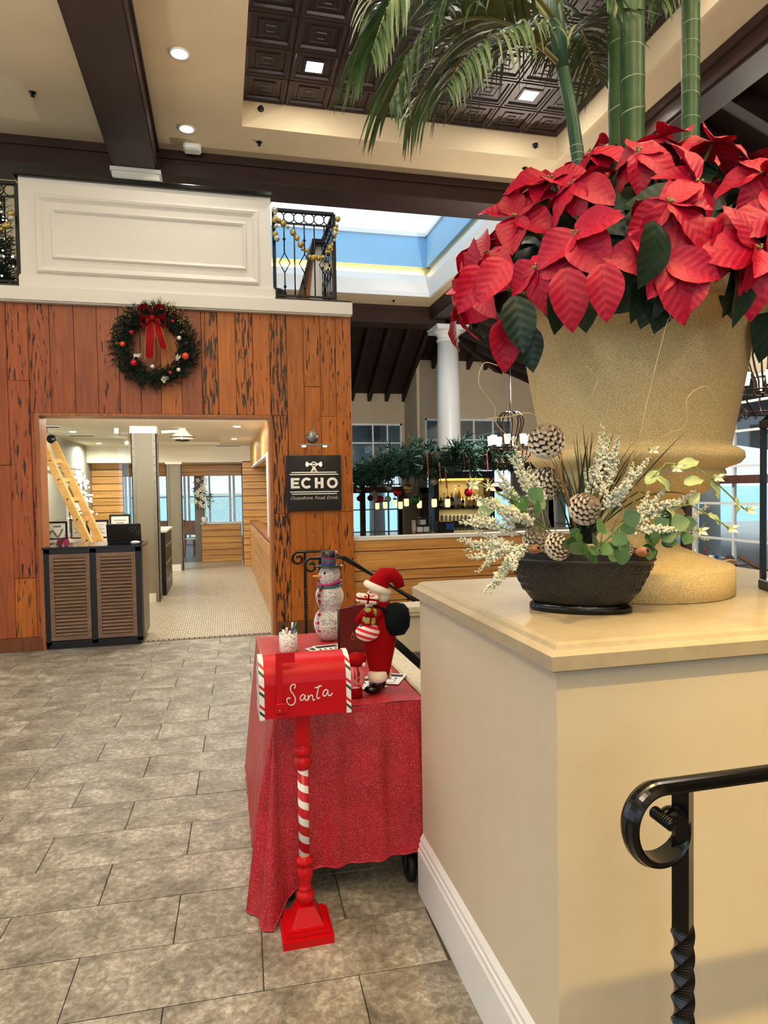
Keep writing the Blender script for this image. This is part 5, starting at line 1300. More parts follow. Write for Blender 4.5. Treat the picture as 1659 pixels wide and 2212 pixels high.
def cone_parts(r, L):
    """pine cone along +Z, unit radius r"""
    core = MB().smooth().lathe([(0, 0), (r*.5, r*.2), (r*.6, L*.5), (r*.2, L)], 10); sc = MB(); tp = MB(); n = 90
    for k in range(n):
        u = k/n; z = L*(.04+.93*u); a = k*2.39996; R = r*(sin(pi*(.16+.78*u))**.7); out = Vector((cos(a), sin(a), 0)); sd = Vector((-sin(a), cos(a), 0)); up = Vector((0, 0, 1))
        p = out*R*.45 + up*z; q = out*R + up*(z+r*.18*(1-u)+.1*r); w_ = r*.26*(1-.35*u)
        sc.add([p-sd*w_*.5, p+sd*w_*.5, q+sd*w_+up*r*.03, q-sd*w_+up*r*.03, p-sd*w_*.5-up*r*.1, p+sd*w_*.5-up*r*.1, q+sd*w_*.8-up*r*.12, q-sd*w_*.8-up*r*.12], [(0, 1, 2, 3), (7, 6, 5, 4), (1, 5, 6, 2), (0, 3, 7, 4), (3, 2, 6, 7)])
        tp.add([q-sd*w_+up*r*.035, q+sd*w_+up*r*.035, q+sd*w_*.7-up*r*.13+out*r*.05, q-sd*w_*.7-up*r*.13+out*r*.05], [(0, 1, 2, 3)])
    return core, sc, tp
_c = cone_parts(.045, .085); CM = (mesh_of('core', _c[0], 'cone_scale'), mesh_of('scales', _c[1], 'cone_scale'), mesh_of('frosted_tips', _c[2], 'cone_tip'))
for (px, py, Y, s, d, lab) in ((1180, 955, 1.72, 1.12, (-.35, -.55, .75), 'large frosted pine cone raised highest above the bowl'), (1180, 1045, 1.78, 1.05, (.2, -.8, .5), 'frosted pine cone tucked under the raised one behind the brown twig'), (1262, 1100, 1.66, .98, (.1, -.9, .45), 'frosted pine cone at the middle of the bowl'), (1128, 1100, 1.78, .85, (-.4, -.7, .3), 'pine cone half hidden in the white heather above the bowl edge'),
                                 (1158, 1165, 1.72, .80, (-.2, -.8, .5), 'pine cone lying at the bowl rim above the rough brown nut'), (1205, 1180, 1.68, .85, (.3, -.85, .3), 'pine cone lying at the bowl rim beside the round green leaves'), (1348, 1185, 1.60, .55, (.2, -.7, .6), 'small dark pine cone at the bowl rim beside the pale nut')):
    p = at(px, py, Y); t = thing('pine_cone', lab, 'pine cone', p, 'pine cones in the bowl arrangement')
    t.matrix_world = Matrix.Translation(p) @ (frame_from(d) @ Matrix.Rotation(pi/2, 4, 'Y')) @ Matrix.Scale(s, 4) @ Matrix.Translation((0, 0, -.042))
    for nm, me in zip(('core', 'scales', 'frosted_tips'), CM): link(nm, me, t)
    for c in t.children:
        if c.name.startswith(('scales', 'frosted')): c['kind'] = 'stuff'
for (px, py, Y, s, lab) in ((1155, 1186, 1.64, .016, 'rough brown nut at the end of the black bowl'), (1388, 1192, 1.57, .018, 'pale brown nut with a hole at the bowl end near the urn')):
    p = at(px, py, Y); t = thing('seed_pod', lab, 'nut', p); rr = random.Random(px)
    part('shell', MB().ball((0, 0, 0), s, 12, 8, (1.25, .9, .75)), 'nut', t); part('hole', MB().ball((s*.3, -s*.75, s*.25), s*.3, 8, 6), 'print_black', t)
def heather(px0, py0, Y0, px1, py1, Y1, i, r, dens=1.0):
    a = at(px0, py0, Y0); b = at(px1, py1, Y1); o = a
    t = thing('heather_sprig', HL[i % len(HL)], 'heather', o, 'white heather sprigs in the bowl')
    mid = a.lerp(b, .55) + Vector((0, 0, .02 if b.z > a.z-.02 else .05)); C = bez(a-o, mid-o, b-o, 14)
    st = MB().tube(C, .0016, 4); fl = MB().smooth(); L = (b-a).length; br = []
    for k in range(4): 
        u = .35+.14*k; p = C[int(u*14)]; tg = (C[min(14, int(u*14)+1)]-p).normalized(); sd = Vector((r.uniform(-1, 1), r.uniform(-.6, .6), r.uniform(-.4, 1))); q = p + (tg*.9+sd*.55).normalized()*L*.36; br.append((p, q)); st.tube([p, q], .001, 3)
    br.append((C[5], C[14]))
    for (p, q) in br:
        n = int(44*dens); d = (q-p).normalized()
        for k in range(n):
            u = (k+1)/n; c = p.lerp(q, u); s = .0058*(1.15-.75*u); v = Vector((r.gauss(0, 1), r.gauss(0, 1), r.gauss(0, 1))).normalized(); v = (v + d*.7).normalized(); c = c + v*s*1.7
            x = v.orthogonal().normalized(); y = v.cross(x); h = v*s*1.5
            fl.add([c+h, c-h, c+x*s*.8, c+y*s*.8, c-x*s*.8, c-y*s*.8], [(0, 2, 3), (0, 3, 4), (0, 4, 5), (0, 5, 2), (1, 3, 2), (1, 4, 3), (1, 5, 4), (1, 2, 5)])
    part('stalk', st, 'heather_stem', t); part('florets', fl, 'heather', t, kind='stuff')
HS = [((1180, 1150), 1.72, (1108, 985), 1.62, 'white heather sprig rising left of the raised pine cone'), ((1190, 1140), 1.74, (1140, 1010), 1.70, 'white heather sprig leaning against the raised pine cone stem'), ((1170, 1150), 1.70, (1075, 1040), 1.62, 'white heather sprig pointing up left at the outer left side'),
      ((1160, 1160), 1.68, (1040, 1075), 1.60, 'white heather sprig pointing left below the hanging bar lamps'), ((1160, 1170), 1.66, (1000, 1125), 1.58, 'white heather sprig reaching farthest left over the plinth'), ((1150, 1180), 1.66, (1005, 1190), 1.58, 'white heather sprig bending left just above the plinth edge'), ((1150, 1180), 1.64, (1030, 1235), 1.57, 'white heather sprig drooping toward the plinth edge'),
      ((1140, 1185), 1.62, (1060, 1285), 1.56, 'white heather sprig hanging lowest over the plinth cap'), ((1150, 1180), 1.62, (1085, 1240), 1.55, 'white heather sprig hanging against the bowl side'), ((1180, 1150), 1.70, (1090, 1110), 1.56, 'short white heather sprig in the left thicket'),
      ((1280, 1130), 1.66, (1305, 935), 1.66, 'tallest white heather sprig standing over the middle cone'), ((1290, 1130), 1.66, (1335, 965), 1.64, 'white heather sprig second tallest before the urn'), ((1300, 1140), 1.66, (1390, 1005), 1.62, 'white heather sprig leaning right across the urn'), ((1290, 1130), 1.64, (1360, 1050), 1.56, 'short white heather sprig right of the middle cone'),
      ((1320, 1150), 1.64, (1455, 1080), 1.60, 'white heather sprig reaching right toward the urn stem'), ((1320, 1155), 1.62, (1492, 1085), 1.62, 'white heather sprig reaching farthest right before the urn'), ((1320, 1160), 1.62, (1450, 1145), 1.56, 'white heather sprig lying low at right over the bowl'), ((1330, 1150), 1.62, (1520, 1150), 1.64, 'thin white heather sprig trailing right past the urn foot'), ((1270, 1140), 1.68, (1265, 1010), 1.70, 'white heather sprig behind the dark grass blades')]
HL = [h[4] for h in HS]; r_h = random.Random(12)
for i, h in enumerate(HS): heather(h[0][0], h[0][1], h[1], h[2][0], h[2][1], h[3], i, r_h)
def grass():
    r = random.Random(2); o = at(1258, 1180, 1.72); t = thing('grass_tuft', 'tuft of long dark grass blades fanning up from the bowl', 'grass tuft', o)
    for k in range(46):
        tx = r.uniform(1170, 1400); ty = 905 + abs(tx-1280)*.35 + r.uniform(0, 120); a = at(1258+r.uniform(-22, 22), 1175, 1.72)-o; b = at(tx, ty, r.uniform(1.6, 1.85))-o
        C = bez(a, a.lerp(b, .5)+Vector((0, 0, .06)), b, 8); vs = []; sd = Vector((r.uniform(.4, 1), r.uniform(-.5, .5), 0)).normalized()
        for j, p in enumerate(C): w_ = .0028*(1-(j/8)**2)+.0003; vs += [p-sd*w_, p+sd*w_, p+Vector((0, .001, 0))]
        part('blade', MB().add(vs, [f for j in range(8) for f in ((3*j, 3*j+1, 3*j+4, 3*j+3), (3*j+1, 3*j+2, 3*j+5, 3*j+4), (3*j+2, 3*j, 3*j+3, 3*j+5))]), 'grass_dark', t)
    for (tx, ty) in ((1478, 935), (1395, 1085), (1520, 1085)):
        part('blade', MB().tube(bez((0, 0, 0), at(1400, 1010, 1.66)-o, at(tx, ty, 1.68)-o, 10), [.002]*8+[.0012, .0008, .0004], 4), 'grass_dark', t)
grass()
RL = leafmesh('round_leaf', 'euca', .52, .08, .15, 8); PL = leafmesh('leaf', 'pale_leaf', .26, .25, .35, 8, wav=.8)
def eucalyptus(px, py, Y, sp, n, seed, label):
    r = random.Random(seed); o = at(px, py, Y); t = thing('eucalyptus_sprig', label, 'eucalyptus', o, 'eucalyptus sprigs in the bowl')
    for k in range(n):
        q = at(px+r.uniform(-sp[0], sp[0]), py+r.uniform(-sp[1], sp[1]), Y-r.uniform(0, .05))-o; l = r.uniform(.034, .050)
        ob = link('round_leaf', RL, t); ob.matrix_local = Matrix.Translation(q) @ frame_from((r.uniform(-.6, .6), r.uniform(-.5, -.1), r.uniform(-.8, .5)), (r.uniform(-.4, .4), -1, r.uniform(-.2, .6))) @ Matrix.Scale(l, 4)
        part('stalk', MB().tube([(0, .03, -.02), q], .0014, 4), 'pale_stem', t)
eucalyptus(1310, 1165, 1.58, (42, 38), 13, 1, 'cluster of round green leaves hanging over the middle of the bowl rim')
eucalyptus(1243, 1175, 1.60, (25, 22), 7, 2, 'small cluster of round green leaves left of the large cluster')
eucalyptus(1430, 1150, 1.62, (60, 25), 12, 3, 'dark green leaf cluster at the bowl end before the urn foot')
eucalyptus(1130, 1095, 1.66, (28, 25), 7, 4, 'dark green leaves among the heather on the far left side')
def hellebore(pts, leaves, flowers, label):
    W_ = [at(*p) for p in pts]; o = W_[0]; t = thing('hellebore_spray', label, 'flower stem', o, 'pale green flowering stems in the bowl'); r = random.Random(len(pts)*7+len(leaves))
    part('stem', MB().tube([p-o for p in W_], .0022, 5), 'pale_stem', t)
    for (px, py, Y, dx, dz, l) in leaves:
        ob = link('leaf', PL, t); ob.matrix_local = Matrix.Translation(at(px, py, Y)-o) @ frame_from((dx, -.1, dz), (r.uniform(-.2, .2), -.8, .7)) @ Matrix.Scale(l*1.2, 4)
    for (px, py, Y) in flowers:
        c = at(px, py, Y)-o; m = MB().smooth()
        for k in range(6):
            a = k*pi/3; d = Vector((cos(a)*.6, -.5, sin(a)*.6+.2)).normalized(); x = d.orthogonal().normalized()*.007; m.add([c, c+d*.014+x, c+d*.028, c+d*.014-x], [(0, 1, 2, 3)])
        part('blossom', m, 'pale_petal', t); part('bud', MB().ball(c, .007, 8, 6), 'pale_leaf', t)
hellebore([(1330, 1150, 1.66), (1390, 1050, 1.63), (1440, 1000, 1.60), (1500, 1008, 1.58), (1545, 1040, 1.58), (1608, 1100, 1.6)], [(1395, 1045, 1.62, .8, .8, .05), (1465, 1010, 1.59, .9, .35, .06), (1478, 1045, 1.585, .9, .25, .055), (1535, 1040, 1.58, .6, -.8, .05), (1590, 1075, 1.59, .2, -1, .04), (1420, 1030, 1.6, .6, -.5, .05)], [(1405, 970, 1.64), (1455, 1010, 1.59), (1545, 1030, 1.575), (1615, 1100, 1.6)], 'pale green flowering stem arching farthest right before the urn and lantern')
hellebore([(1340, 1160, 1.64), (1420, 1100, 1.61), (1490, 1090, 1.60), (1560, 1130, 1.6), (1578, 1145, 1.6)], [(1490, 1090, 1.60, .5, .6, .04), (1530, 1110, 1.60, .8, -.5, .045), (1440, 1095, 1.6, .5, -.6, .04)], [(1575, 1140, 1.6), (1510, 1145, 1.59)], 'pale green flowering stem reaching right below the arching one')
hellebore([(1190, 1150, 1.70), (1110, 1085, 1.64), (1060, 1055, 1.62), (1020, 1045, 1.62)], [(1075, 1075, 1.62, -.5, -.6, .05), (1100, 1090, 1.62, .5, -.7, .05), (1045, 1090, 1.62, -.3, -1, .04)], [(1055, 1050, 1.61), (1018, 1046, 1.61)], 'pale green flowering stem reaching left toward the bar lamps')
single('brown_twig', MB().tube([at(1246, 1150, 1.67), at(1222, 1060, 1.66), at(1206, 1015, 1.655), at(1214, 978, 1.65)], [.004, .0045, .004, .003], 7), 'twig', 'brown forked twig standing in front of the pine cones', 'twig', loc=tuple(at(1246, 1150, 1.67)))
def curl(pts, lab):
    o = at(*pts[0]); W_ = [at(*p)-o for p in pts]; Q = []
    for i in range(len(W_)-1):
        a, b, c, d = W_[max(i-1, 0)], W_[i], W_[i+1], W_[min(i+2, len(W_)-1)]
        Q += [.5*((2*b)+(c-a)*f+(2*a-5*b+4*c-d)*f*f+(3*b-a-3*c+d)*f**3) for f in [k/6 for k in range(6)]]
    Q.append(W_[-1]); t = thing('curly_willow', lab, 'twig', o, 'curly wisps rising from the bowl'); part('wisp', MB().tube(Q, .0012, 5), 'curl', t)
curl([(1180, 1150, 1.74), (1140, 990, 1.70), (1075, 920, 1.68), (1068, 880, 1.67), (1035, 830, 1.66), (1045, 785, 1.66), (1075, 790, 1.66)], 'pale curly wisp looping left of the urn below the hanging bract')
curl([(1200, 1150, 1.72), (1185, 950, 1.66), (1150, 895, 1.62), (1100, 900, 1.6), (1050, 905, 1.6)], 'pale curly wisp arching over the raised pine cone')
curl([(1270, 1150, 1.72), (1300, 920, 1.66), (1280, 860, 1.64), (1290, 820, 1.63), (1265, 790, 1.62)], 'pale curly wisp rising up the middle of the urn')
curl([(1300, 1150, 1.70), (1380, 950, 1.60), (1395, 880, 1.58), (1440, 700, 1.56), (1450, 690, 1.56), (1432, 640, 1.55)], 'pale curly wisp rising highest up the urn')
curl([(1320, 1150, 1.70), (1420, 960, 1.60), (1480, 920, 1.57), (1485, 860, 1.56), (1525, 835, 1.56), (1550, 870, 1.56)], 'pale curly wisp arching over the right part of the urn')

# ================================================================== LANTERN
def lantern():
    c = Vector((1.875, 1.765, 1.237)); t = thing('metal_lantern', 'black metal lantern frame cut off by the picture edge', 'lantern', c, rz=radians(-20)); s = .125
    part('base', MB().bevbox((-s-.012, -s-.012, 0), (s+.012, s+.012, .035), .004), 'black_paint', t)
    for x in (-s, s):
        for y in (-s, s): part('post', MB().box((x-.008, y-.008, .035), (x+.008, y+.008, .56)), 'black_paint', t)
    part('top_frame', MB().box((-s-.01, -s-.01, .55), (s+.01, -s+.01, .575)).box((-s-.01, s-.01, .55), (s+.01, s+.01, .575)).box((-s-.01, -s, .55), (-s+.01, s, .575)).box((s-.01, -s, .55), (s+.01, s, .575)), 'black_paint', t)
    for x in (-s, s):
        for y in (-s, s): part('roof_bar', MB().bar((x, y, .57), (0, 0, .74), .014, .014), 'black_paint', t)
    part('finial', MB().smooth().tube([(0.04*cos(a), 0, .78+.04*sin(a)) for a in [2*pi*i/16 for i in range(17)]], .006, 6), 'black_paint', t)
    for (a, b) in (((-s, -s), (s, -s)), ((-s, s), (s, s))): part('glass_pane', MB().box((a[0]+.008, a[1]-.001, .04), (b[0]-.008, b[1]+.001, .55)), 'glass', t)
lantern()

# ================================================================== CHANDELIERS
def chandelier(c, sc, label, ztop, power):
    rod = (ztop-c.z)/sc-.6
    t = thing('chandelier', label, 'chandelier', c, 'bronze candle chandeliers')
    def S_(m): return m.xf(Matrix.Scale(sc, 4))
    for k in range(8):
        a = 2*pi*k/8+.2; R = [.05, .15, .22, .235, .19, .12, .11, .15]; Z = [.62, .60, .52, .42, .27, .12, .0, -.06]
        part('cage_rod', S_(MB().tube([(R[i]*cos(a), R[i]*sin(a), Z[i]) for i in range(8)], .013, 6)), 'bronze', t)
        part('arm', S_(MB().tube([(.13*cos(a), .13*sin(a), -.30), (.24*cos(a), .24*sin(a), -.27), (.34*cos(a), .34*sin(a), -.16), (.36*cos(a), .36*sin(a), -.02), (.36*cos(a), .36*sin(a), .03)], .010, 6)), 'bronze', t)
        sh = part('candle_shade', S_(MB().smooth().lathe([(.038, .03), (.048, .10), (.056, .20), (.054, .20), (.036, .035)], 14, (.36*cos(a), .36*sin(a), 0))), 'shade_glow', t)
        part('shade_cup', S_(MB().smooth().lathe([(0, .012), (.03, .015), (.04, .03)], 12, (.36*cos(a), .36*sin(a), 0))), 'bronze', sh)
    for (R, z) in ((.36, -.02), (.15, -.06), (.28, -.30)): part('ring', S_(MB().tube([(R*cos(2*pi*i/28), R*sin(2*pi*i/28), z) for i in range(29)], .010, 6, False)), 'bronze', t)
    for k in range(10):
        a = 2*pi*k/10; part('curl', S_(MB().tube([Vector((.25*cos(a), .25*sin(a), -.33)) + Vector((cos(a), sin(a), 0))*(.05*(1-q/9)*cos(q)) + Vector((0, 0, .05*(1-q/9)*sin(q))) for q in [i*.6 for i in range(14)]], .006, 4)), 'bronze', t)
    part('chain', S_(MB().tube([(0, 0, .6), (0, 0, .6+rod)], .009, 5)), 'black_paint', t)
    plight('lamp', (.45*sc, .3*sc, .95*sc), power, .1, WARM, t)
chandelier(at(1652, 842, 7.3), 1.0, 'large bronze chandelier with glowing candle shades at the picture edge', 4.98, 130)
chandelier(at(1103, 965, 9.6), .86, 'bronze chandelier with glowing candle shades above the bar canopy', 5.66, 340)

# ================================================================== GIFT TABLE: CART, CLOTH
TX0, TX1, TY0, TY1, TZ0 = .175, .765, 2.545, 3.92, .755
def cart():
    t = thing('rolling_cart', 'dark rolling cart on black casters under the red cloth', 'cart', (.47, 3.23, 0))
    part('tabletop', MB().box((TX0+.01, TY0+.01, TZ0-.03), (TX1-.01, TY1-.01, TZ0-.004)), 'grey_steel', t, True)
    part('lower_shelf', MB().box((TX0+.05, TY0+.06, .26), (TX1-.05, TY1-.06, .28)), 'grey_steel', t, True)
    for x in (TX0+.05, TX1-.05):
        for y in (TY0+.06, TY1-.06):
            part('leg', MB().box((x-.015, y-.015, .13), (x+.015, y+.015, TZ0-.03)), 'black_paint', t, True)
            c = part('caster', MB().smooth().lathe([(.0, -.016), (.05, -.016), (.058, -.010), (.058, .010), (.05, .016), (0, .016)], 20).xf(Matrix.Translation((x, y, .058)) @ Matrix.Rotation(pi/2, 4, 'Y')), 'rubber', t, True)
            part('fork', MB().box((x-.026, y-.03, .055), (x-.02, y+.03, .13)).box((x+.02, y-.03, .055), (x+.026, y+.03, .13)).box((x-.026, y-.03, .12), (x+.026, y+.03, .13)), 'black_paint', c, True)
cart()
def cloth():
    m = MB().smooth(); z = TZ0+.004
    def top(u, v): return (TX0+(TX1-TX0)*u, TY0+(TY1-TY0)*v, z+.0015*sin(u*17+v*9)+.001*sin(v*31))
    m.grid(top, 12, 24)
    # skirt: right front corner -> left front corner -> back left corner
    LF_, LL = TX1-TX0, TY1-TY0; cr = .10
    def base_pt(s):  # s in metres along the hemless edge
        if s < LF_: return Vector((TX1-s, TY0, 0)), Vector((0, -1, 0))
        s -= LF_
        if s < cr: a = s/cr*pi/2; return Vector((TX0, TY0, 0)), Vector((-sin(a), -cos(a), 0))
        return Vector((TX0, TY0+(s-cr), 0)), Vector((-1, 0, 0))
    tot = LF_+cr+LL
    def fn(u, v):
        s = u*tot; p, n = base_pt(s)
        dc = abs(s-(LF_+cr/2)); k = math.exp(-(dc/.11)**2)           # corner fold
        hem = .165 if s < LF_ else .02
        hem = hem*(1-k) + .006*k
        if s < LF_: hem = min(hem, .165) - .02*sin(s*6)
        flare = .020 + .10*k + (.055 if s > LF_+cr else 0)*min(1, (s-LF_-cr)/.2 if s > LF_ else 0)
        wav = (.010*sin(s*38)+.006*sin(s*71+1))*(1 if s < LF_ else .25) + .035*k*sin((s-LF_)*60+.6)
        vv = v**1.15; q = p + n*(flare*vv*(1.15-.15*vv) + wav*min(1, v*2.2))
        zz = z + (hem-z)*v
        if v < .03: zz = z - .002
        return (q.x, q.y, zz)
    m.grid(fn, 130, 18)
    # back-right drops, short
    m.grid(lambda u, v: (TX1+.004+.006*v, TY0+(TY1-TY0)*u, z-(.0)-.35*v), 20, 4)
    o = single('tablecloth', m, 'glitter_cloth', 'sheer red glitter tablecloth draped over the cart to the floor', 'tablecloth', loc=(.47, 3.23, TZ0))
    # rolled hem as a part
    hm = MB().tube([Vector(fn(k/130, 1.0))-Vector((.47, 3.23, TZ0)) for k in range(131)], .004, 5); part('hem', hm, 'glitter_cloth', o)
cloth()
ZT = TZ0+.0065

# ================================================================== MAILBOX
def helix_mat():
    m = base('candy_pole', (196, 12, 26), .32); t = NT(m); b = t.n['Principled BSDF']
    tc = t.new('ShaderNodeTexCoord'); sp = t.new('ShaderNodeSeparateXYZ'); t.link(tc.outputs['Object'], sp.inputs[0])
    an = t.new('ShaderNodeMath', operation='ARCTAN2'); t.link(sp.outputs[1], an.inputs[0]); t.link(sp.outputs[0], an.inputs[1])
    a2 = t.new('ShaderNodeMath', operation='MULTIPLY'); a2.inputs[1].default_value = 1/(2*pi); t.link(an.outputs[0], a2.inputs[0])
    z2 = t.new('ShaderNodeMath', operation='MULTIPLY'); z2.inputs[1].default_value = 1/.062; t.link(sp.outputs[2], z2.inputs[0])
    ad = t.new('ShaderNodeMath', operation='ADD'); t.link(a2.outputs[0], ad.inputs[0]); t.link(z2.outputs[0], ad.inputs[1])
    fr = t.new('ShaderNodeMath', operation='FRACT'); t.link(ad.outputs[0], fr.inputs[0])
    gt = t.new('ShaderNodeMath', operation='GREATER_THAN'); gt.inputs[1].default_value = .56; t.link(fr.outputs[0], gt.inputs[0])
    mx = t.new('ShaderNodeMix', data_type='RGBA'); mx.inputs[6].default_value = (*lin((196, 12, 26)), 1); mx.inputs[7].default_value = (*lin((240, 238, 232)), 1)
    t.link(gt.outputs[0], mx.inputs[0]); t.link(mx.outputs[2], b.inputs['Base Color'])
helix_mat()
stripes('mail_stripe', [(242, 240, 234), (242, 240, 234), (14, 74, 48), (242, 240, 234), (206, 30, 46), (242, 240, 234)], 2, 1/.068, .9)
def mailbox():
    c = Vector((.262, 2.39, 0)); t = thing('santa_mailbox', 'red mailbox lettered Santa on a turned candy-striped post', 'mailbox', c)
    # base
    m = MB(); m.box((-.090, -.090, 0), (.090, .090, .028)).box((-.078, -.078, .028), (.078, .078, .042)).box((-.070, -.070, .042), (.070, .070, .050))
    a, b = .058, .030; m.add([(-a, -a, .05), (a, -a, .05), (a, a, .05), (-a, a, .05), (-b, -b, .105), (b, -b, .105), (b, b, .105), (-b, b, .105)], [(0, 1, 5, 4), (1, 2, 6, 5), (2, 3, 7, 6), (3, 0, 4, 7), (4, 5, 6, 7)])
    part('base', m, 'red_gloss', t)
    part('lower_spindle', MB().smooth().lathe([(.028, .10), (.022, .106), (.026, .112), (.032, .125), (.033, .14), (.028, .152), (.022, .158), (.026, .163), (.022, .168), (.019, .178), (.026, .20), (.0305, .222), (.028, .238), (.021, .25), (.030, .254), (.031, .262), (.030, .272), (.022, .278), (.0195, .284)], 28), 'red_gloss', t)
    part('striped_shaft', MB().smooth().lathe([(.0195, 0), (.0195, .315)], 28).xf(Matrix.Translation((0, 0, 0))), 'candy_pole', t).location = (0, 0, .283)
    part('upper_spindle', MB().smooth().lathe([(.0195, .597), (.024, .602), (.031, .614), (.033, .628), (.029, .640), (.022, .646), (.026, .650), (.033, .662), (.032, .676), (.027, .684), (.029, .688), (.025, .692)], 28), 'red_gloss', t)
    part('square_post', MB().bevbox((-.027, -.027, .690), (.027, .027, .822), .003), 'red_gloss', t)
    x0, x1, r, zc, zb_ = -.148, .162, .085, .935, .818
    def arch(r, g, zb_): return [(0, -r, zb_), (0, -r, zc)] + [(0, -r*cos(a), zc+r*sin(a)) for a in [pi*k/16 for k in range(1, 16)]] + [(0, r, zc), (0, r, zb_)]
    bd = MB(); A = arch(r, 0, zb_); n = len(A); vs = [(x0, p[1], p[2]) for p in A] + [(x1, p[1], p[2]) for p in A]
    bd.smooth(False).add(vs, [tuple(range(n)), tuple(range(2*n-1, n-1, -1)), (n-1, 0, n, 2*n-1), (0, 1, n+1, n), (n-2, n-1, 2*n-1, 2*n-2)])
    bd.smooth(True).add(vs, [(i, i+1, n+i+1, n+i) for i in range(1, n-2)]); part('box', bd, 'red_gloss', t)
    for (a, b) in ((x0-.004, x0+.013), (x1-.013, x1+.004)):
        A = arch(r+.0025, 0, zb_-.002); bn = MB(); n = len(A); vs = [(a, p[1], p[2]) for p in A] + [(b, p[1], p[2]) for p in A]
        bn.add(vs, [tuple(range(n)), tuple(range(2*n-1, n-1, -1))] + [(i, (i+1) % n, n+(i+1) % n, n+i) for i in range(n)]); part('striped_edge', bn, 'mail_stripe', t)
    y = -r-.004; f = part('flag', MB().prism([(-.095, y+.002, .84), (-.073, y+.002, .84), (-.073, y+.002, 1.010), (-.030, y+.002, 1.010), (-.030, y+.002, 1.045), (-.095, y+.002, 1.045)], (0, -.008, 0)), 'red_gloss', t)
    part('flag_bracket', MB().bevbox((-.099, y-.010, .838), (-.056, y-.004, .872), .002), 'red_gloss', f); part('screw', MB().ball((-.085, y-.010, .848), .0035, 8, 5), 'steel', f)
    def Z(L): return [at(520+x*.2532, 1140+yy*.2532, c.y-r-.0025)-c for (x, yy) in L]
    def sm(P):
        Q = []
        for i in range(len(P)-1):
            a, b, c_, d = P[max(i-1, 0)], P[i], P[i+1], P[min(i+2, len(P)-1)]
            Q += [.5*((2*b)+(c_-a)*f+(2*a-5*b+4*c_-d)*f*f+(3*b-a-3*c_+d)*f**3) for f in [k/5 for k in range(5)]]
        return Q+[P[-1]]
    lt = part('lettering', MB().tube(sm(Z([(458, 1372), (466, 1350), (456, 1336), (436, 1342), (424, 1366), (430, 1396), (452, 1428), (466, 1462), (460, 1496), (436, 1514), (410, 1508), (394, 1484), (396, 1462), (412, 1452), (420, 1462)])), .0021, 6), 'white_gloss', t, label='white handwritten letter S')
    for L, nm in (([(548, 1432), (532, 1424), (514, 1438), (508, 1460), (518, 1474), (536, 1462), (550, 1430), (548, 1456), (556, 1474), (570, 1466)], 'a'), ([(574, 1428), (576, 1450), (576, 1474), (584, 1446), (600, 1428), (612, 1434), (614, 1456), (620, 1474), (634, 1462)], 'n'),
                  ([(668, 1346), (660, 1382), (652, 1420), (650, 1446), (660, 1458), (676, 1446)], 't'), ([(632, 1366), (662, 1362), (690, 1346)], 't crossbar'), ([(744, 1388), (726, 1382), (708, 1398), (702, 1424), (714, 1438), (732, 1424), (746, 1388), (744, 1414), (752, 1432), (768, 1428), (784, 1410)], 'a')):
        part('lettering', MB().tube(sm(Z(L)), .0020, 6), 'white_gloss', t, label='white handwritten letter ' + nm)
mailbox()

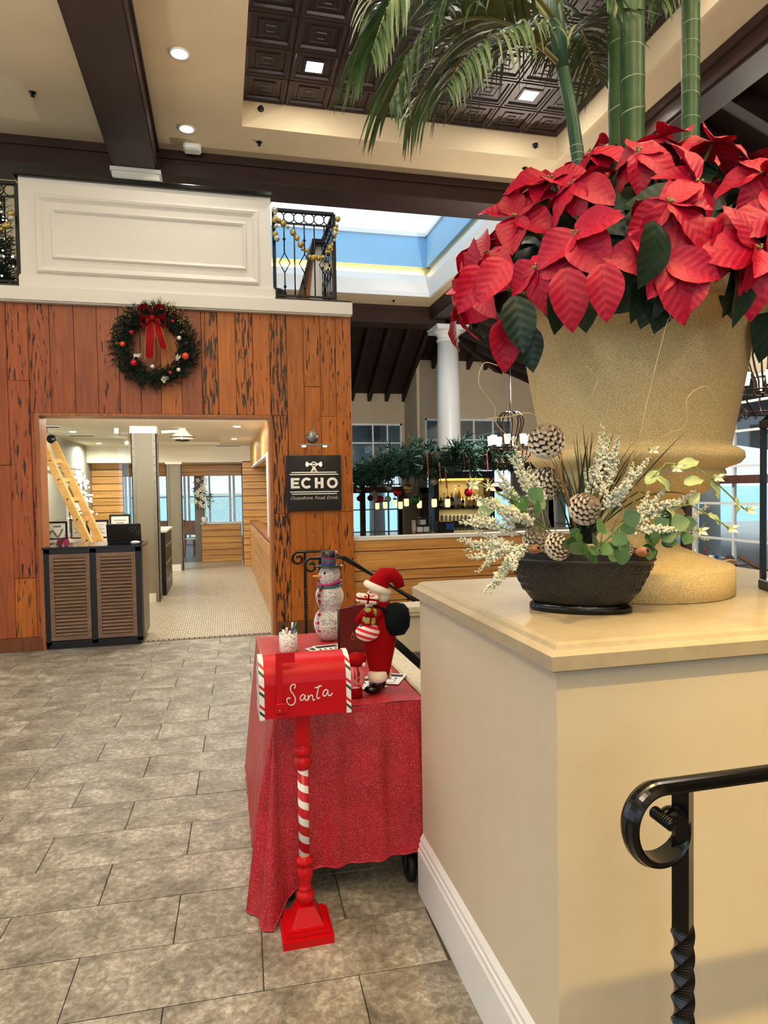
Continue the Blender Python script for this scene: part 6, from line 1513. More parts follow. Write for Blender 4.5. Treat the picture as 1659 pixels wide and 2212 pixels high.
# ================================================================== SNOWMAN
def snowman():
    r = random.Random(6); t = thing('glitter_snowman', 'silver wire glitter snowman with black top hat on the red table', 'snowman', (.578, 3.72, ZT), rz=radians(14))
    balls = ((0, 0, .092, .088, .095), (0, 0, .243, .076, .078), (.0, 0, .362, .057, .056))
    core = MB().smooth().lathe([(.05, 0), (.075, .03), (.086, .09), (.078, .14), (.056, .175), (.07, .20), (.075, .243), (.066, .285), (.045, .308), (.054, .335), (.056, .362), (.048, .395), (.03, .415)], 24); part('body', core, 'snow_core', t)
    for (x, y, z, R, H) in balls:
        w_ = MB()
        for k in range(120):
            ax = Vector((r.gauss(0, 1), r.gauss(0, 1), r.gauss(0, 1))).normalized(); u = ax.orthogonal().normalized(); v = ax.cross(u); h = r.uniform(-.75, .75); q = sqrt(1-h*h); a0 = r.uniform(0, 6.28)
            P = [ax*h+(u*cos(a0+a)+v*sin(a0+a))*q for a in [i*.26 for i in range(12)]]
            P = [Vector((x+p.x*R*1.02, y+p.y*R*1.02, z+p.z*H*1.02)) for p in P]; w_.tube([p for p in P if p.z > .001], .0017, 4) if sum(p.z > .001 for p in P) > 2 else None
        part('wire_wrap', w_, 'snow_wire', t, kind='stuff')
    part('hat', MB().smooth().lathe([(0, .408), (.078, .410), (.080, .414), (.050, .418), (.042, .420), (.040, .46), (.043, .497), (.0, .498)], 28), 'black_paint', t)
    for (z, mt) in ((.426, 'blue_liquor'), (.438, 'magenta'), (.448, 'teal'), (.458, 'magenta')): part('hat_band', MB().smooth().lathe([(.0425, z-.004), (.0432, z), (.0425, z+.004)], 28, cap=False), mt, t)
    part('nose', MB().tube([(-.052, -.012, .358), (-.075, -.014, .360), (-.105, -.016, .364)], [.010, .008, .004], 10), 'carrot', t)
    part('eye', MB().ball((-.042, -.036, .378), .008, 8, 6), 'black_gloss', t); part('eye', MB().ball((-.050, .022, .378), .008, 8, 6), 'black_gloss', t)
    for (z, R) in ((.285, .070), (.255, .078), (.222, .075), (.15, .081), (.105, .089), (.06, .083)): part('button', MB().ball((-R*.94, -R*.36, z), .010, 8, 6), 'red_ball', t)
    part('scarf', MB().tube([(.06*cos(a), .06*sin(a), .318+.012*cos(a)) for a in [2*pi*i/20 for i in range(21)]], .011, 6, False), 'magenta', t)
    part('scarf_band', MB().tube([(.063*cos(a), .063*sin(a), .304+.006*cos(a)) for a in [2*pi*i/20 for i in range(21)]], .008, 6, False), 'teal', t)
    part('scarf_tail', MB().smooth().grid(lambda u, v: (-.055-.06*v-.015*sin(v*5)+(u-.5)*.012, -.03+(u-.5)*.035-.01*sin(v*6), .315-.165*v), 3, 10), 'red_dark', t)
snowman()

# ================================================================== STANDING SANTA FIGURE
def santa():
    t = thing('santa_figure', 'plush Santa figure carrying a dark sack and presents, seen from behind', 'figurine', (.622, 2.69, ZT), rz=radians(0))
    body = MB().smooth().lathe([(.040, .055), (.046, .085), (.053, .12), (.062, .17), (.070, .215), (.074, .25), (.073, .30), (.060, .345), (.045, .372), (.030, .385), (.027, .395)], 28, sx=1.0, sy=.82, rip=lambda a, z: -.10*max(0, 1-(z-.05)/.12)*abs(cos(a))**6 if z < .17 else .012*sin(a*9+z*60))
    part('body_suit', body, 'red_velvet', t)
    for (x, y) in ((-.018, -.024), (.012, .028)):
        part('boot', MB().smooth().ball((x-.018, y, .018), .030, 12, 8, (1.25, .72, .62)).smooth().lathe([(.022, .018), (.022, .06)], 12, (x, y, 0)), 'black_gloss', t)
        f = MB(); rr = random.Random(int(y*1000)); 
        f.smooth().lathe([(.026, .048), (.038, .055), (.041, .072), (.036, .088), (.026, .092)], 16, (x+.003, y, 0), rip=lambda a, z: .06*sin(a*7+z*200)); part('fur_cuff', f, 'cream_fluff', t)
    part('sack', MB().smooth().lathe([(0, -.066), (.035, -.062), (.056, -.03), (.060, .005), (.052, .04), (.035, .060), (.012, .066), (0, .066)], 24, (.064, -.036, .305), sx=1.0, sy=1.0, rip=lambda a, z: .03*sin(a*5+z*40)), 'sack_green', t)
    part('sack_strap', MB().tube([(.01, -.055, .345), (-.02, -.05, .355), (-.035, -.03, .34)], .012, 8), 'sack_green', t)
    part('head', MB().smooth().ball((-.002, 0, .408), .042, 16, 10, (1, .95, 1.05)), 'skin', t)
    part('nose', MB().ball((-.046, 0, .405), .009, 8, 6), 'skin', t)
    for s in (-1, 1): part('eye', MB().ball((-.036, s*.016, .415), .005, 6, 5), 'black_gloss', t)
    part('beard', MB().smooth().ball((-.032, 0, .378), .034, 12, 8, (.8, 1.0, 1.35)), 'cream_fluff', t)
    part('hair', MB().smooth().ball((.012, 0, .402), .040, 12, 8, (.95, 1.05, 1.0)), 'cream_fluff', t)
    part('hat_fur', MB().smooth().tube([Vector((-.004+.046*cos(a)*.95, .044*sin(a), .430-.020*cos(a))) for a in [2*pi*i/20 for i in range(21)]], .015, 8, False), 'cream_fluff', t)
    part('hat', MB().smooth().tube([(-.004, 0, .425), (.005, 0, .455), (.028, 0, .480), (.058, -.004, .482), (.080, -.006, .462), (.090, -.008, .430)], [.044, .043, .038, .032, .025, .020], 16), 'red_velvet', t)
    part('arm', MB().tube([(-.01, -.055, .345), (-.045, -.068, .315), (-.075, -.055, .290)], [.022, .020, .017], 10), 'red_velvet', t); part('arm', MB().tube([(-.01, .055, .345), (-.05, .06, .315), (-.085, .03, .29)], [.022, .020, .017], 10), 'red_velvet', t)
    hd = MB().smooth().ball((-.085, -.048, .283), .014, 10, 7); 
    for k in range(4): hd.tube([(-.088, -.056+k*.006, .276), (-.102, -.054+k*.006, .272), (-.106, -.05+k*.006, .262)], .0042, 6)
    hd.tube([(-.078, -.060, .284), (-.090, -.066, .290)], .0045, 6); part('mitten', hd, 'black_paint', t)
    gf = ((-.060, -.052, .398, .085, .05, .036, 'gift_dots', 'small white dotted present'), (-.052, -.062, .330, .046, .05, .062, 'gift_green', 'small green present'))
    for (x, y, z, a, b, c, mt, lb) in gf:
        p = part('present', MB().bevbox((-a/2, -b/2, -c/2), (a/2, b/2, c/2), .006).xf(Matrix.Translation((x, y, z)) @ Matrix.Rotation(.15, 4, 'Y')), mt, t, label=lb)
        part('ribbon', MB().box((-a/2-.001, -b/2-.001, -.004), (a/2+.001, b/2+.001, .004)).box((-.004, -b/2-.001, -c/2-.001), (.004, b/2+.001, c/2+.001)).xf(Matrix.Translation((x, y, z)) @ Matrix.Rotation(.15, 4, 'Y')), 'red_velvet', p)
    bw = MB()
    for s in (-1, 1): bw.tube([(-.066, -.092, .342), (-.066+s*.022, -.098, .356), (-.066+s*.026, -.098, .338), (-.066, -.092, .340)], .005, 6)
    part('bow', bw, 'red_velvet', t)
    part('candy_bag', MB().smooth().ball((-.060, -.052, .262), .044, 16, 10, (1.15, .9, .85)), 'candy_knit', t)
noisy('gift_dots', (240, 232, 214), (190, 40, 40), (75, 75, 75), detail=0, lo=.66, hi=.68)
santa()

# ================================================================== SMALL GNOME, FOLDER, CUP, CARDS
def gnome():
    r = random.Random(3); t = thing('plush_gnome', 'small plush gnome with pink yarn hair and red beret beside Santa', 'figurine', (.505, 2.655, ZT))
    part('body', MB().smooth().lathe([(.028, 0), (.034, .02), (.030, .06), (.022, .085)], 18), 'candy_knit', t)
    part('skirt', MB().smooth().lathe([(.036, 0), (.034, .035), (.028, .05)], 18), 'red_velvet', t)
    part('head', MB().smooth().ball((0, 0, .105), .033, 14, 9), 'yarn_red', t)
    y = MB()
    for k in range(70):
        a = r.uniform(0, 6.28); p = Vector((.034*cos(a), .034*sin(a), .125)); y.tube([p, p+Vector((cos(a)*.012, sin(a)*.012, -.03)), p+Vector((cos(a)*.006, sin(a)*.006, -.06-r.uniform(0, .02)))], .0028, 4)
    part('yarn_hair', y, 'yarn_pink', t, kind='stuff')
    part('beret', MB().smooth().ball((.012, -.004, .150), .040, 16, 10, (1.0, 1.0, .72)), 'red_velvet', t); part('pompom', MB().ball((.036, -.034, .135), .009, 8, 6), 'cream_fluff', t)
    for k in range(5): part('bead', MB().ball((-.018+k*.010, -.034, .068), .005, 6, 5), 'red_ball' if k % 2 else 'white_gloss', t)
base('yarn_pink', (232, 130, 130), .95)
gnome()
def folder():
    t = thing('red_binder', 'dark red folder standing open with papers between the snowman and Santa', 'binder', (.552, 3.28, ZT))
    a = radians(34)
    def leaf(x, ang, h, w_, th, mt, nm, zz=0): part(nm, MB().bevbox((0, -th/2, zz), (w_, th/2, h), .0012).xf(Matrix.Translation((x, 0, 0)) @ Matrix.Rotation(ang, 4, 'Z')), mt, t)
    leaf(0, a, .245, .20, .006, 'red_dark', 'cover'); leaf(0, a+.30, .24, .19, .006, 'black_leather', 'back_cover')
    leaf(-.004, a+.09, .235, .17, .004, 'paper', 'pages', .004); leaf(-.004, a+.17, .238, .175, .003, 'paper', 'pages', .004)
    part('spine', MB().tube([(0, 0, .002), (0, 0, .245)], .006, 6), 'black_leather', t)
    m = MB(); m.tube([(.012*cos(q), 0, .012*sin(q)) for q in [2*pi*i/10 for i in range(11)]], .0012, 4); m.tube([(-.006, 0, .014), (0, 0, .024), (.006, 0, .014)], .0012, 4); m.xf(Matrix.Rotation(a, 4, 'Z') @ Matrix.Translation((.095, -.004, .09))); part('cover_emblem', m, 'gold_edge', t)
folder()
def cup():
    p = (.322, 3.50, ZT); t = thing('pen_cup', 'white patterned pen cup on the red table', 'cup', p)
    part('cup_body', MB().smooth().lathe([(0, 0), (.044, 0), (.047, .003), (.047, .098), (.044, .098), (.043, .01), (0, .008)], 32), 'cup_print', t)
    for (x, y, dx, dy, mt, cap, lab, h) in ((-.022, .0, -.012, .0, 'white_gloss', 'black_paint', 'white pen with dark clip in the patterned cup', .136), (-.008, -.02, -.004, -.02, 'gold_pen', 'white_gloss', 'short yellow pen in the patterned cup', .12), (.018, .005, .014, .01, 'purple_pen', 'white_gloss', 'purple pen with white tip in the patterned cup', .136), (.03, .0, .022, .0, 'green_pen', 'green_pen', 'green pen in the patterned cup', .136)):
        o = Vector(p)+Vector((x*.7, y, .012)); q = thing('pen', lab, 'pen', o, 'pens in the patterned cup')
        part('barrel', MB().tube([(0, 0, 0), (dx*.8, dy*.8, h*.78)], .0065, 8), mt, q); part('pen_cap', MB().tube([(dx*.8, dy*.8, h*.78), (dx, dy, h)], [.0072, .006], 8), cap, q); part('clip', MB().tube([(dx+.006, dy-.005, h), (dx*.8+.007, dy*.8-.006, h*.8)], .0015, 4), 'black_paint', q)
base('gold_pen', (232, 196, 40), .4); base('purple_pen', (74, 40, 130), .4); base('green_pen', (20, 130, 70), .4)
def dotted(name):
    m = base(name, (238, 236, 230), .4); t = NT(m); b = t.n['Principled BSDF']; tc = t.new('ShaderNodeTexCoord'); v = t.new('ShaderNodeTexVoronoi'); v.inputs['Scale'].default_value = 110; t.link(tc.outputs['Object'], v.inputs['Vector'])
    lt = t.new('ShaderNodeMath', operation='LESS_THAN'); lt.inputs[1].default_value = .36; t.link(v.outputs['Distance'], lt.inputs[0])
    hs = t.new('ShaderNodeHueSaturation'); hs.inputs['Saturation'].default_value = .8; hs.inputs['Value'].default_value = .5; t.link(v.outputs['Color'], hs.inputs['Color'])
    mx = t.new('ShaderNodeMix', data_type='RGBA'); mx.inputs[6].default_value = (*lin((240, 238, 232)), 1); t.link(lt.outputs[0], mx.inputs[0]); t.link(hs.outputs[0], mx.inputs[7]); t.link(mx.outputs[2], b.inputs['Base Color'])
dotted('cup_print'); cup()
def card(x, y, rz, w_, h, z, lab, n=1):
    t = thing('greeting_card', lab, 'card', (x, y, ZT+z), 'printed cards on the red table', rz)
    part('sheet', MB().box((-w_/2, -h/2, 0), (w_/2, h/2, .0016)), 'paper', t)
    m = MB(); k = .0018
    m.box((-w_*.42, h*.18, .0016), (w_*.42, h*.42, k)); 
    for i in range(4): m.box((-w_*.40+i*w_*.2, -h*.05+.004*(i % 2), .0016), (-w_*.30+i*w_*.2, h*.08, k))
    m.box((-w_*.3, -h*.40, .0016), (w_*.3, -h*.37, k)).box((-w_*.3, -h*.14, .0016), (w_*.3, -h*.11, k)).box((-w_*.3, -h*.4, .0016), (-w_*.28, -h*.11, k)).box((w_*.28, -h*.4, .0016), (w_*.3, -h*.11, k))
    part('print', m, 'print_black', t)
card(.515, 3.46, .35, .15, .20, .0, 'white printed card on the pile before the snowman, larger sheet beneath'); card(.535, 3.475, .15, .14, .19, .002, 'white printed card lying topmost on the pile before the snowman')
card(.585, 2.83, .2, .12, .16, 0, 'white printed card between the gnome and Santa boots'); card(.60, 2.81, .05, .12, .16, .002, 'white printed card on top between the gnome and Santa'); card(.70, 2.86, -.5, .13, .16, 0, 'white printed card behind the Santa boots')
# low lounge chair behind the ledge
t = thing('leather_chair', 'low black leather lounge chair behind the stone ledge', 'chair', (1.42, 4.35, 0))
part('seat', MB().bevbox((-.36, -.36, .22), (.36, .36, .40), .05), 'black_leather', t); part('backrest', MB().smooth().grid(lambda u, v: (-.36-.05*sin(u*pi)+.10*v*.5, -.36+.72*u, .36+.22*v*(.75+.25*sin(u*pi))), 12, 6).grid(lambda u, v: (-.28-.05*sin(u*pi)+.10*v*.5, .36-.72*u, .36+.22*v*(.75+.25*sin(u*pi))), 12, 6), 'black_leather', t)
part('arm_roll', MB().tube([(-.38, -.36, .50), (-.42, -.1, .57), (-.42, .1, .57), (-.38, .36, .50)], .05, 10), 'black_leather', t)
for x in (-.3, .3):
    for y in (-.3, .3): part('leg', MB().box((x-.02, y-.02, 0), (x+.02, y+.02, .22)), 'black_paint', t)

base('lamp_jar', (255, 226, 180), .4, 0, .5, (255, 206, 140), 1.7)
# ================================================================== BAR BEYOND THE HALF WALL
FL = -.35
def bar():
    t = thing('bar_canopy', 'brown bar canopy with slatted underside hung with garlands', 'canopy', (5.0, 12.5, 2.02))
    x0, x1, y0, y1, z0, z1 = 3.26, 7.6, 10.5, 16.3, 2.02, 2.21
    part('front_fascia', MB().box((x0, y0, z0), (x1, y0+.06, z1)), 'bar_fascia', t, True); part('side_fascia', MB().box((x0, y0+.06, z0), (x0+.06, y1, z1)), 'bar_fascia', t, True)
    part('deck', MB().box((x0+.06, y0+.06, z1-.05), (x1, y1, z1-.01)), 'bar_slat', t, True)
    for k in range(33): part('slat', MB().box((x0+.07, y0+.1+k*.17, z0+.02), (x1, y0+.15+k*.17, z0+.12)), 'bar_slat', t, True)
    for (x, y) in ((x0+.12, y1-.1), (x1-.2, y0+.2)): part('post', MB().box((x-.06, y-.06, FL), (x+.06, y+.06, z0)), 'bar_slat', t, True)
base('bar_fascia', (96, 78, 56), .6)
bar()
def garland(pts, rad, n, label, seed, loc=None):
    r = random.Random(seed); W_ = [Vector(p) for p in pts]; o = W_[0]; t = thing('pine_garland', label, 'garland', o, 'pine garlands on the bar canopy'); m = MB()
    for k in range(n):
        u = r.random()*(len(W_)-1); i = min(int(u), len(W_)-2); p = W_[i].lerp(W_[i+1], u-i)-o + Vector((r.gauss(0, rad*.5), r.gauss(0, rad*.5), r.gauss(0, rad*.5)))
        needle_tuft(m, p, (r.uniform(-1, 1), r.uniform(-1, .3), r.uniform(-.8, .8)), 7, .14, .012, r)
    part('needles', m, 'needles', t, kind='stuff'); part('core_rope', MB().tube([p-o for p in W_], rad*.45, 7), 'needles_dark', t)
    rb = MB()
    for k in range(max(2, len(W_)-1)):
        p = W_[min(k, len(W_)-1)]-o; x = r.uniform(-.1, .1); rb.add([p+Vector((x-.012, -.16, 0)), p+Vector((x+.012, -.16, 0)), p+Vector((x+.03, -.16, -.36)), p+Vector((x+.01, -.16, -.36))], [(0, 1, 2, 3)])
    part('ribbon', rb, 'ribbon_rust', t, kind='stuff')
base('ribbon_rust', (116, 52, 40), .7)
garland([(3.2, 10.38, 2.13), (3.18, 11.4, 2.06), (3.18, 12.5, 2.02), (3.18, 13.6, 1.97), (3.18, 14.8, 1.93), (3.18, 16.1, 1.88)], .24, 950, 'thick pine garland running along the receding side of the bar canopy', 1)
garland([at(982, 970, 10.42), at(1000, 985, 10.42), at(1020, 1005, 10.42)], .13, 200, 'short pine garland on the canopy front beside the round column', 2)
garland([at(1052, 972, 10.42), at(1075, 985, 10.42), at(1105, 1002, 10.42)], .12, 200, 'short pine garland on the canopy front below the candle chandelier', 3)
garland([at(930, 1000, 10.46), at(955, 1008, 10.46), at(970, 1015, 10.46)], .08, 40, 'sparse greenery tucked under the canopy corner', 4)
for (px, py, Y, rr, mt, lab) in ((775, 1060, 13.6, .055, 'silver_ball', 'small grey bauble hanging farthest along the garland'), (776, 1077, 13.2, .055, 'red_ball', 'small bright red bauble hanging nearest the wooden wall'), (800, 1076, 12.8, .06, 'red_dark', 'dark red bauble hanging second from the wooden wall'), (809, 1066, 12.4, .06, 'bottle_clear', 'clear glass bauble hanging beside two red ones'), (821, 1078, 12.2, .065, 'red_ball', 'red bauble hanging low between clear baubles'),
                                  (841, 1054, 11.8, .065, 'silver_ball', 'silver bauble hanging high under the thick garland'), (838, 1078, 12.0, .06, 'bottle_clear', 'clear glass bauble hanging low beside the pendant lamps'), (858, 1064, 11.6, .072, 'red_ball', 'large shiny red bauble hanging under the garland middle'), (880, 1054, 11.2, .075, 'gold_ball', 'gold bauble hanging under the garland'), (897, 1080, 11.0, .078, 'green_ball', 'green bauble hanging beside the bar lamps'), (938, 1040, 10.7, .06, 'silver_ball', 'silver bauble hanging at the canopy corner'), (1012, 1064, 10.5, .072, 'red_ball', 'red bauble hanging before the lit bottles'), (1015, 1046, 10.5, .055, 'silver_ball', 'pale bauble hanging just above the red one before the bottles')):
    d_ = at(px, py, 10.0); Y2 = min(max(Y, 33.6/d_.x), 16.1); rr *= Y2/Y; p = at(px, py, Y2); t = thing('hanging_bauble', lab, 'bauble', p, 'baubles hanging from the bar canopy')
    part('sphere', MB().ball((0, 0, 0), rr, 16, 10), mt, t); part('cap', MB().smooth().lathe([(.014, rr-.004), (.014, rr+.016)], 10), 'gold_edge', t); part('ribbon', MB().box((-.004, -.002, rr+.014), (.004, .002, 2.03-p.z)), 'ribbon_rust', t)
for (px, py, Y, lab) in ((815, 1092, 13.4, 'jar pendant lamp farthest under the canopy, beside the red baubles'), (832, 1090, 13.0, 'jar pendant lamp second along under the garland'), (853, 1086, 12.4, 'jar pendant lamp third along under the garland'), (865, 1090, 12.8, 'jar pendant lamp set back behind its neighbour under the garland'), (878, 1084, 11.8, 'jar pendant lamp under the gold bauble'), (906, 1088, 12.2, 'jar pendant lamp partly behind the green bauble'), (938, 1085, 11.0, 'jar pendant lamp at the dark bar post'), (967, 1085, 11.0, 'jar pendant lamp before the lit bottle shelves'), (1036, 1083, 11.0, 'jar pendant lamp right of the lit bottle shelves')):
    d_ = at(px, py, 10.0); Y = max(Y, 33.8/d_.x); p = at(px, py, Y); t = thing('pendant_lamp', lab, 'pendant lamp', p, 'jar pendant lamps over the bar')
    part('jar', MB().smooth().lathe([(0, -.085), (.035, -.083), (.045, -.06), (.045, .045), (.034, .06)], 16), 'lamp_jar', t); part('cap', MB().smooth().lathe([(.036, .055), (.036, .085), (.012, .095), (0, .095)], 14), 'bronze', t); part('cord', MB().tube([(0, 0, .09), (0, 0, 2.05-p.z)], .004, 4), 'black_paint', t)
def backbar():
    a = at(938, 1100, 13.4); b = at(1068, 1100, 13.4); x0, x1, y = a.x, b.x, 13.4
    t = thing('back_bar_shelf', 'lit dark back bar cabinet with shelves behind the hanging lamps', 'shelf', ((x0+x1)/2, y+.2, FL))
    part('back_panel', MB().box((x0, y+.36, FL), (x1, y+.40, 1.95)), 'taupe_paint', t, True)
    for x in (x0, x1-.1): part('upright', MB().box((x, y-.02, FL), (x+.1, y+.36, 1.95)), 'black_paint', t, True)
    part('header', MB().box((x0, y, 1.80), (x1, y+.36, 1.95)), 'black_paint', t, True); part('light_strip', MB().box((x0+.12, y+.3, 1.76), (x1-.12, y+.34, 1.80)), 'strip_glow', t, True)
    alight('strip_lamp', ((x0+x1)/2-t.location.x, y+.12-t.location.y, 1.74-FL), 10, x1-x0-.4, (1, .7, .25), parent=t, shape='RECTANGLE', sy=.05)
    zs = [1.18, .90, .62, .3]
    for z in zs: part('shelf_board', MB().box((x0+.1, y, z-.03), (x1-.1, y+.36, z)), 'black_paint', t, True)
    part('glow_panel', MB().box((x0+.62, y+.2, 1.205), (x1-.3, y+.22, 1.37)), 'strip_glow', t, True)
    alight('shelf_lamp', ((x0+x1)/2-t.location.x, y+.15-t.location.y, 1.14-FL), 5, x1-x0-.4, (1, .76, .36), parent=t, shape='RECTANGLE', sy=.05)
    r = random.Random(14)
    for k in range(13):
        x = x0+.18+k*(x1-x0-.36)/12; h = r.uniform(.22, .36) + (.2 if k in (4, 5) else 0); rr = r.uniform(.034, .045); z = zs[0]
        q = thing('liquor_bottle', BL[k], 'bottle', (x, y+.1, z), 'bottles on the lit back bar shelf')
        part('bottle_glass', MB().smooth().lathe([(rr, 0), (rr, h*.6), (rr*.35, h*.74), (rr*.33, h*.95)], 12), ('bottle_dark', 'bottle_clear', 'amber')[k % 3], q); part('stopper', MB().smooth().lathe([(rr*.4, h*.94), (rr*.4, h)], 10), 'black_paint' if k % 2 else 'silver_ball', q); part('bottle_label', MB().smooth().lathe([(rr*1.02, h*.15), (rr*1.02, h*.42)], 12, cap=False), 'paper' if k % 3 else 'gold_edge', q)
    n = 0
    for z in zs[1:3]:
        for k in range(12):
            x = x0+.2+k*(x1-x0-.4)/11; q = single('drinking_glass', MB().smooth().lathe([(.03, 0), (.026, .01), (.036, .13), (.034, .13), (.024, .02), (0, .018)], 12, (x, y+.09, z)), 'bottle_clear', 'clear drinking glass in the ' + ('upper' if z > .8 else 'lower') + ' row under the bottles', 'glass', 'drinking glasses ' + ('upper' if z > .8 else 'lower') + ' row', loc=(x, y+.09, z))
BL = ['dark bottle at the end of the shelf by the dark post', 'clear bottle second from the dark post', 'amber bottle third from the dark post', 'dark bottle left of the two tall silver-topped bottles', 'tall clear bottle, first of the two tallest', 'tall amber bottle, second of the two tallest', 'dark bottle just right of the two tallest', 'clear bottle right of the two tallest, second over', 'amber bottle before the yellow glow panel', 'dark bottle behind the red hanging bauble', 'clear bottle right of the red hanging bauble', 'amber bottle next to last on the shelf', 'dark bottle last on the shelf toward the heather']
backbar()
t = thing('bar_counter', 'bar counter with pale top behind the plank half wall', 'bar counter', (4.6, 11.7, FL))
part('front', MB().box((3.5, 11.5, FL), (7.2, 12.0, .74)), 'honey_wood', t, True); part('counter_top', MB().box((3.45, 11.44, .74), (7.25, 12.06, .79)), 'limestone', t, True)
c = at(915, 1150, 11.6); t = thing('wire_rack', 'black wire rack with boxes on the bar counter', 'rack', (c.x, 11.7, .79))
for x in (-.14, .14):
    for y in (-.1, .1): part('upright', MB().box((x-.006, y-.006, 0), (x+.006, y+.006, .30)), 'black_paint', t)
for z in (.02, .15, .28): part('shelf', MB().box((-.145, -.105, z-.005), (.145, .105, z+.005)), 'black_paint', t)
for (x, z, mt) in ((-.06, .025, 'paper'), (.06, .025, 'curtain_white'), (0, .155, 'curtain_white')): part('box', MB().box((x-.05, -.08, z), (x+.05, .08, z+.09)), mt, t)
c = at(962, 1150, 11.6); t = thing('bar_machine', 'dark boxy machine on the bar counter below the bottles', 'machine', (c.x, 11.7, .79))
part('housing', MB().bevbox((-.16, -.14, 0), (.16, .14, .2), .015), 'black_paint', t); part('screen', MB().box((.0, -.145, .06), (.14, -.139, .17)), 'blue_liquor', t)
c = at(895, 1150, 11.6); t = thing('cup_stack', 'stack of pale cups on the bar counter beside the wire rack', 'cups', (c.x, 11.62, .79))
for k in range(5): part('cup', MB().smooth().lathe([(.03, k*.035), (.042, k*.035+.1), (.039, k*.035+.1), (.028, k*.035+.005)], 14), 'sand_out', t)
c = at(782, 1165, 9.0); rr = random.Random(1); t = thing('potted_grass', 'small potted grass plant beyond the half wall by the wooden wall', 'potted plant', (c.x, 9.0, .62))
part('pot', MB().smooth().lathe([(.05, 0), (.075, .14), (.068, .14), (.05, .1), (0, .1)], 16), 'black_paint', t); m = MB()
for k in range(40): a = rr.uniform(0, 6.28); q = Vector((cos(a)*rr.uniform(.02, .11), sin(a)*.1, rr.uniform(.24, .42))); m.add([Vector((-.006, 0, .1)), Vector((.006, 0, .1)), q], [(0, 1, 2)])
part('blades', m, 'needles', t, kind='stuff'); part('stand', MB().box((-.09, -.09, -.97), (.09, .09, 0)), 'bar_slat', t)
# reddish timber frames and pier beside the bar window
struct('window_surround', MB().box((3.36, 17.45, 1.50), (4.8, 17.58, 1.66)).box((4.62, 17.44, FL), (4.80, 17.58, 1.5)), 'bar_slat')
a = at(912, 1100, 16.2); struct('window_surround', MB().box((a.x, 16.2, FL), (a.x+.18, 16.36, 1.62)).box((a.x, 16.2, 1.48), (a.x+2.2, 16.36, 1.62)), 'bar_slat')
struct('window_pier', MB().box((a.x-.38, 16.5, FL), (a.x-.02, 16.7, 1.35)), 'beige_wall')

# ================================================================== DINING CORNER AT THE RIGHT
c = at(1520, 1214, Z=.40); t = thing('bistro_table', 'grey bistro table by the windows behind the urn', 'table', (c.x, c.y, FL))
part('tabletop', MB().bevbox((-.45, -.40, .72), (.45, .40, .75), .01), 'steel', t); part('pedestal', MB().smooth().lathe([(.04, .03), (.035, .72)], 12), 'black_paint', t); part('foot', MB().smooth().lathe([(.24, 0), (.24, .02), (.05, .04)], 20), 'black_paint', t)
tc = Vector((c.x, c.y, .40))
def rattan_chair(p, rz, label):
    t = thing('rattan_chair', label, 'chair', p, 'woven bistro chairs', rz)
    part('seat', MB().smooth().lathe([(0, .44), (.21, .44), (.22, .455), (.21, .47), (0, .47)], 20), 'rattan_weave', t)
    part('backrest', MB().smooth().grid(lambda u, v: (-.21+.42*u, .19+.05*v+.05*(1-(2*u-1)**2), .46+.36*v*(1-.35*abs(2*u-1)**3)), 12, 8).grid(lambda u, v: (.21-.42*u, .205+.05*v+.05*(1-(2*u-1)**2), .46+.36*v*(1-.35*abs(2*u-1)**3)), 12, 8), 'rattan_weave', t)
    part('back_frame', MB().tube([(-.215, .19, 0), (-.215, .19, .46), (-.212, .24, .70), (-.14, .27, .81), (0, .295, .83), (.14, .27, .81), (.212, .24, .70), (.215, .19, .46), (.215, .19, 0)], .016, 8), 'rattan', t)
    for x in (-.17, .17): part('leg', MB().tube([(x, -.16, 0), (x, -.15, .45)], .015, 8), 'rattan', t)
    for x in (-.12, .12): part('back_slat', MB().bar((x, .285, .46), (x, .30, .76), .03, .014, (0, 1, 0)), 'rattan_dark', t)
q = at(1555, 1207, Z=.47); rattan_chair((q.x-.1, q.y+.02, FL), radians(190), 'woven cream bistro chair with back toward the urn foot')
q = at(1476, 1190, Z=.48); rattan_chair((q.x, q.y, FL), radians(20), 'woven cream bistro chair mostly hidden behind the urn stem')
q = at(1628, 1212, Z=.42); t = thing('wicker_armchair', 'dark brown wicker armchair beside the lantern', 'armchair', (q.x+.2, q.y+.2, FL), rz=radians(30))
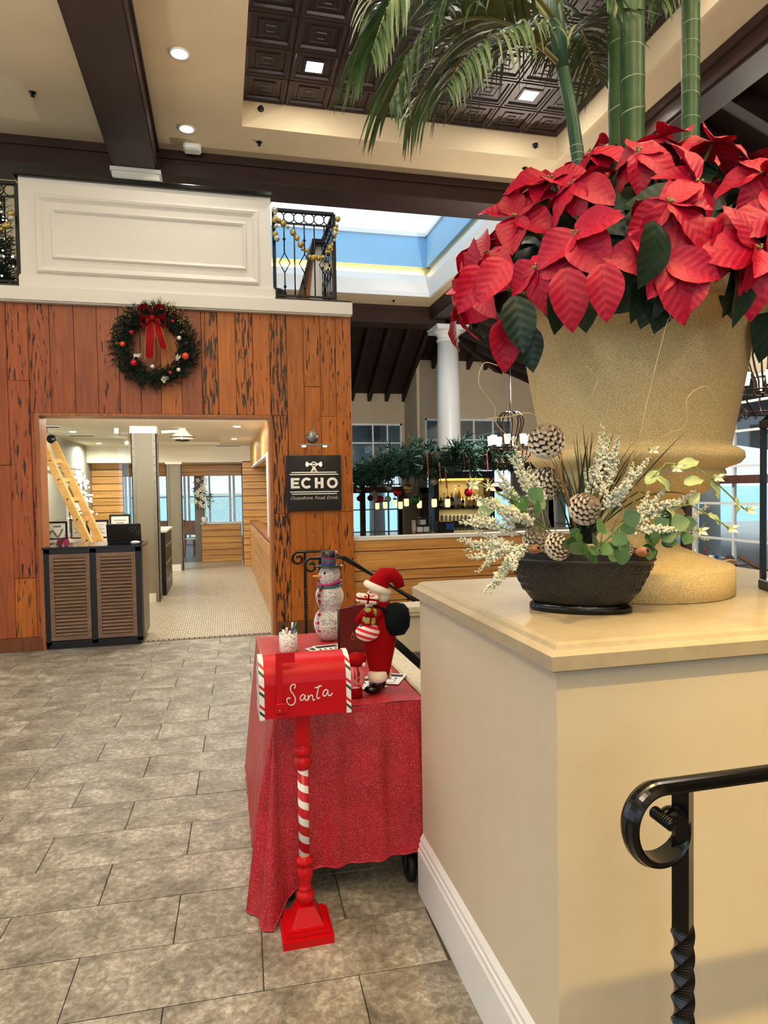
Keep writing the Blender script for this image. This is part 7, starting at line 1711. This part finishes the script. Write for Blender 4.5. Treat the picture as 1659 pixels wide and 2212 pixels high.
part('seat', MB().bevbox((-.3, -.3, .25), (.3, .3, .42), .04), 'rattan_dark', t); part('backrest', MB().smooth().grid(lambda u, v: (-.32+.64*u, .28+.10*v, .4+.42*v*(1-.3*(2*u-1)**2)), 12, 6), 'rattan_dark', t); part('armrest', MB().tube([(-.32, -.28, .56), (-.34, .1, .62), (-.3, .34, .78)], .03, 8), 'rattan_dark', t); part('armrest', MB().tube([(.32, -.28, .56), (.34, .1, .62), (.3, .34, .78)], .03, 8), 'rattan_dark', t)
for x in (-.26, .26):
    for y in (-.26, .26): part('leg', MB().box((x-.02, y-.02, 0), (x+.02, y+.02, .26)), 'rattan_dark', t)
t = thing('napkin_tree', 'white cone-shaped tabletop tree on the bistro table', 'decoration', tc+Vector((-.18, -.05, 0)))
for k in range(5): part('tier', MB().smooth().lathe([(.075-k*.014, k*.042), (.05-k*.010, k*.042+.046)], 16), 'cream_fluff', t)
t = thing('sauce_bottle', 'red sauce bottle on the bistro table', 'bottle', tc+Vector((-.06, -.10, 0))); part('bottle_body', MB().smooth().lathe([(.028, 0), (.028, .12), (.012, .16), (.012, .19)], 14), 'red_dark', t); part('cap', MB().smooth().lathe([(.014, .185), (.014, .215)], 12), 'red_ball', t); part('bottle_label', MB().smooth().lathe([(.0285, .03), (.0285, .09)], 14, cap=False), 'paper', t)
t = thing('condiment_caddy', 'black caddy of condiments on the bistro table', 'caddy', tc+Vector((.16, -.02, 0))); part('tray', MB().box((-.07, -.05, 0), (.07, .05, .03)), 'black_paint', t); part('handle', MB().tube([(0, 0, .02), (0, 0, .16)], .006, 6), 'black_paint', t)
for (x, mt) in ((-.035, 'paper'), (.035, 'blue_liquor')): part('packet', MB().box((x-.025, -.03, .02), (x+.025, .03, .10)), mt, t)
# accent lamp washing the yellow cove of the skylight, with its tube
t = thing('cove_light', 'warm strip lamp hidden in the skylight cove', 'strip light', (2.3, SY1-.02, 6.06)); part('tube', MB().tube([(-1.9, .03, 0), (1.9, .03, 0)], .012, 6), 'strip_glow', t)
alight('lamp', (0, .0, .03), 10, 3.8, (1, .74, .18), rot=(pi/2, 0, 0), parent=t, shape='RECTANGLE', sy=.03)
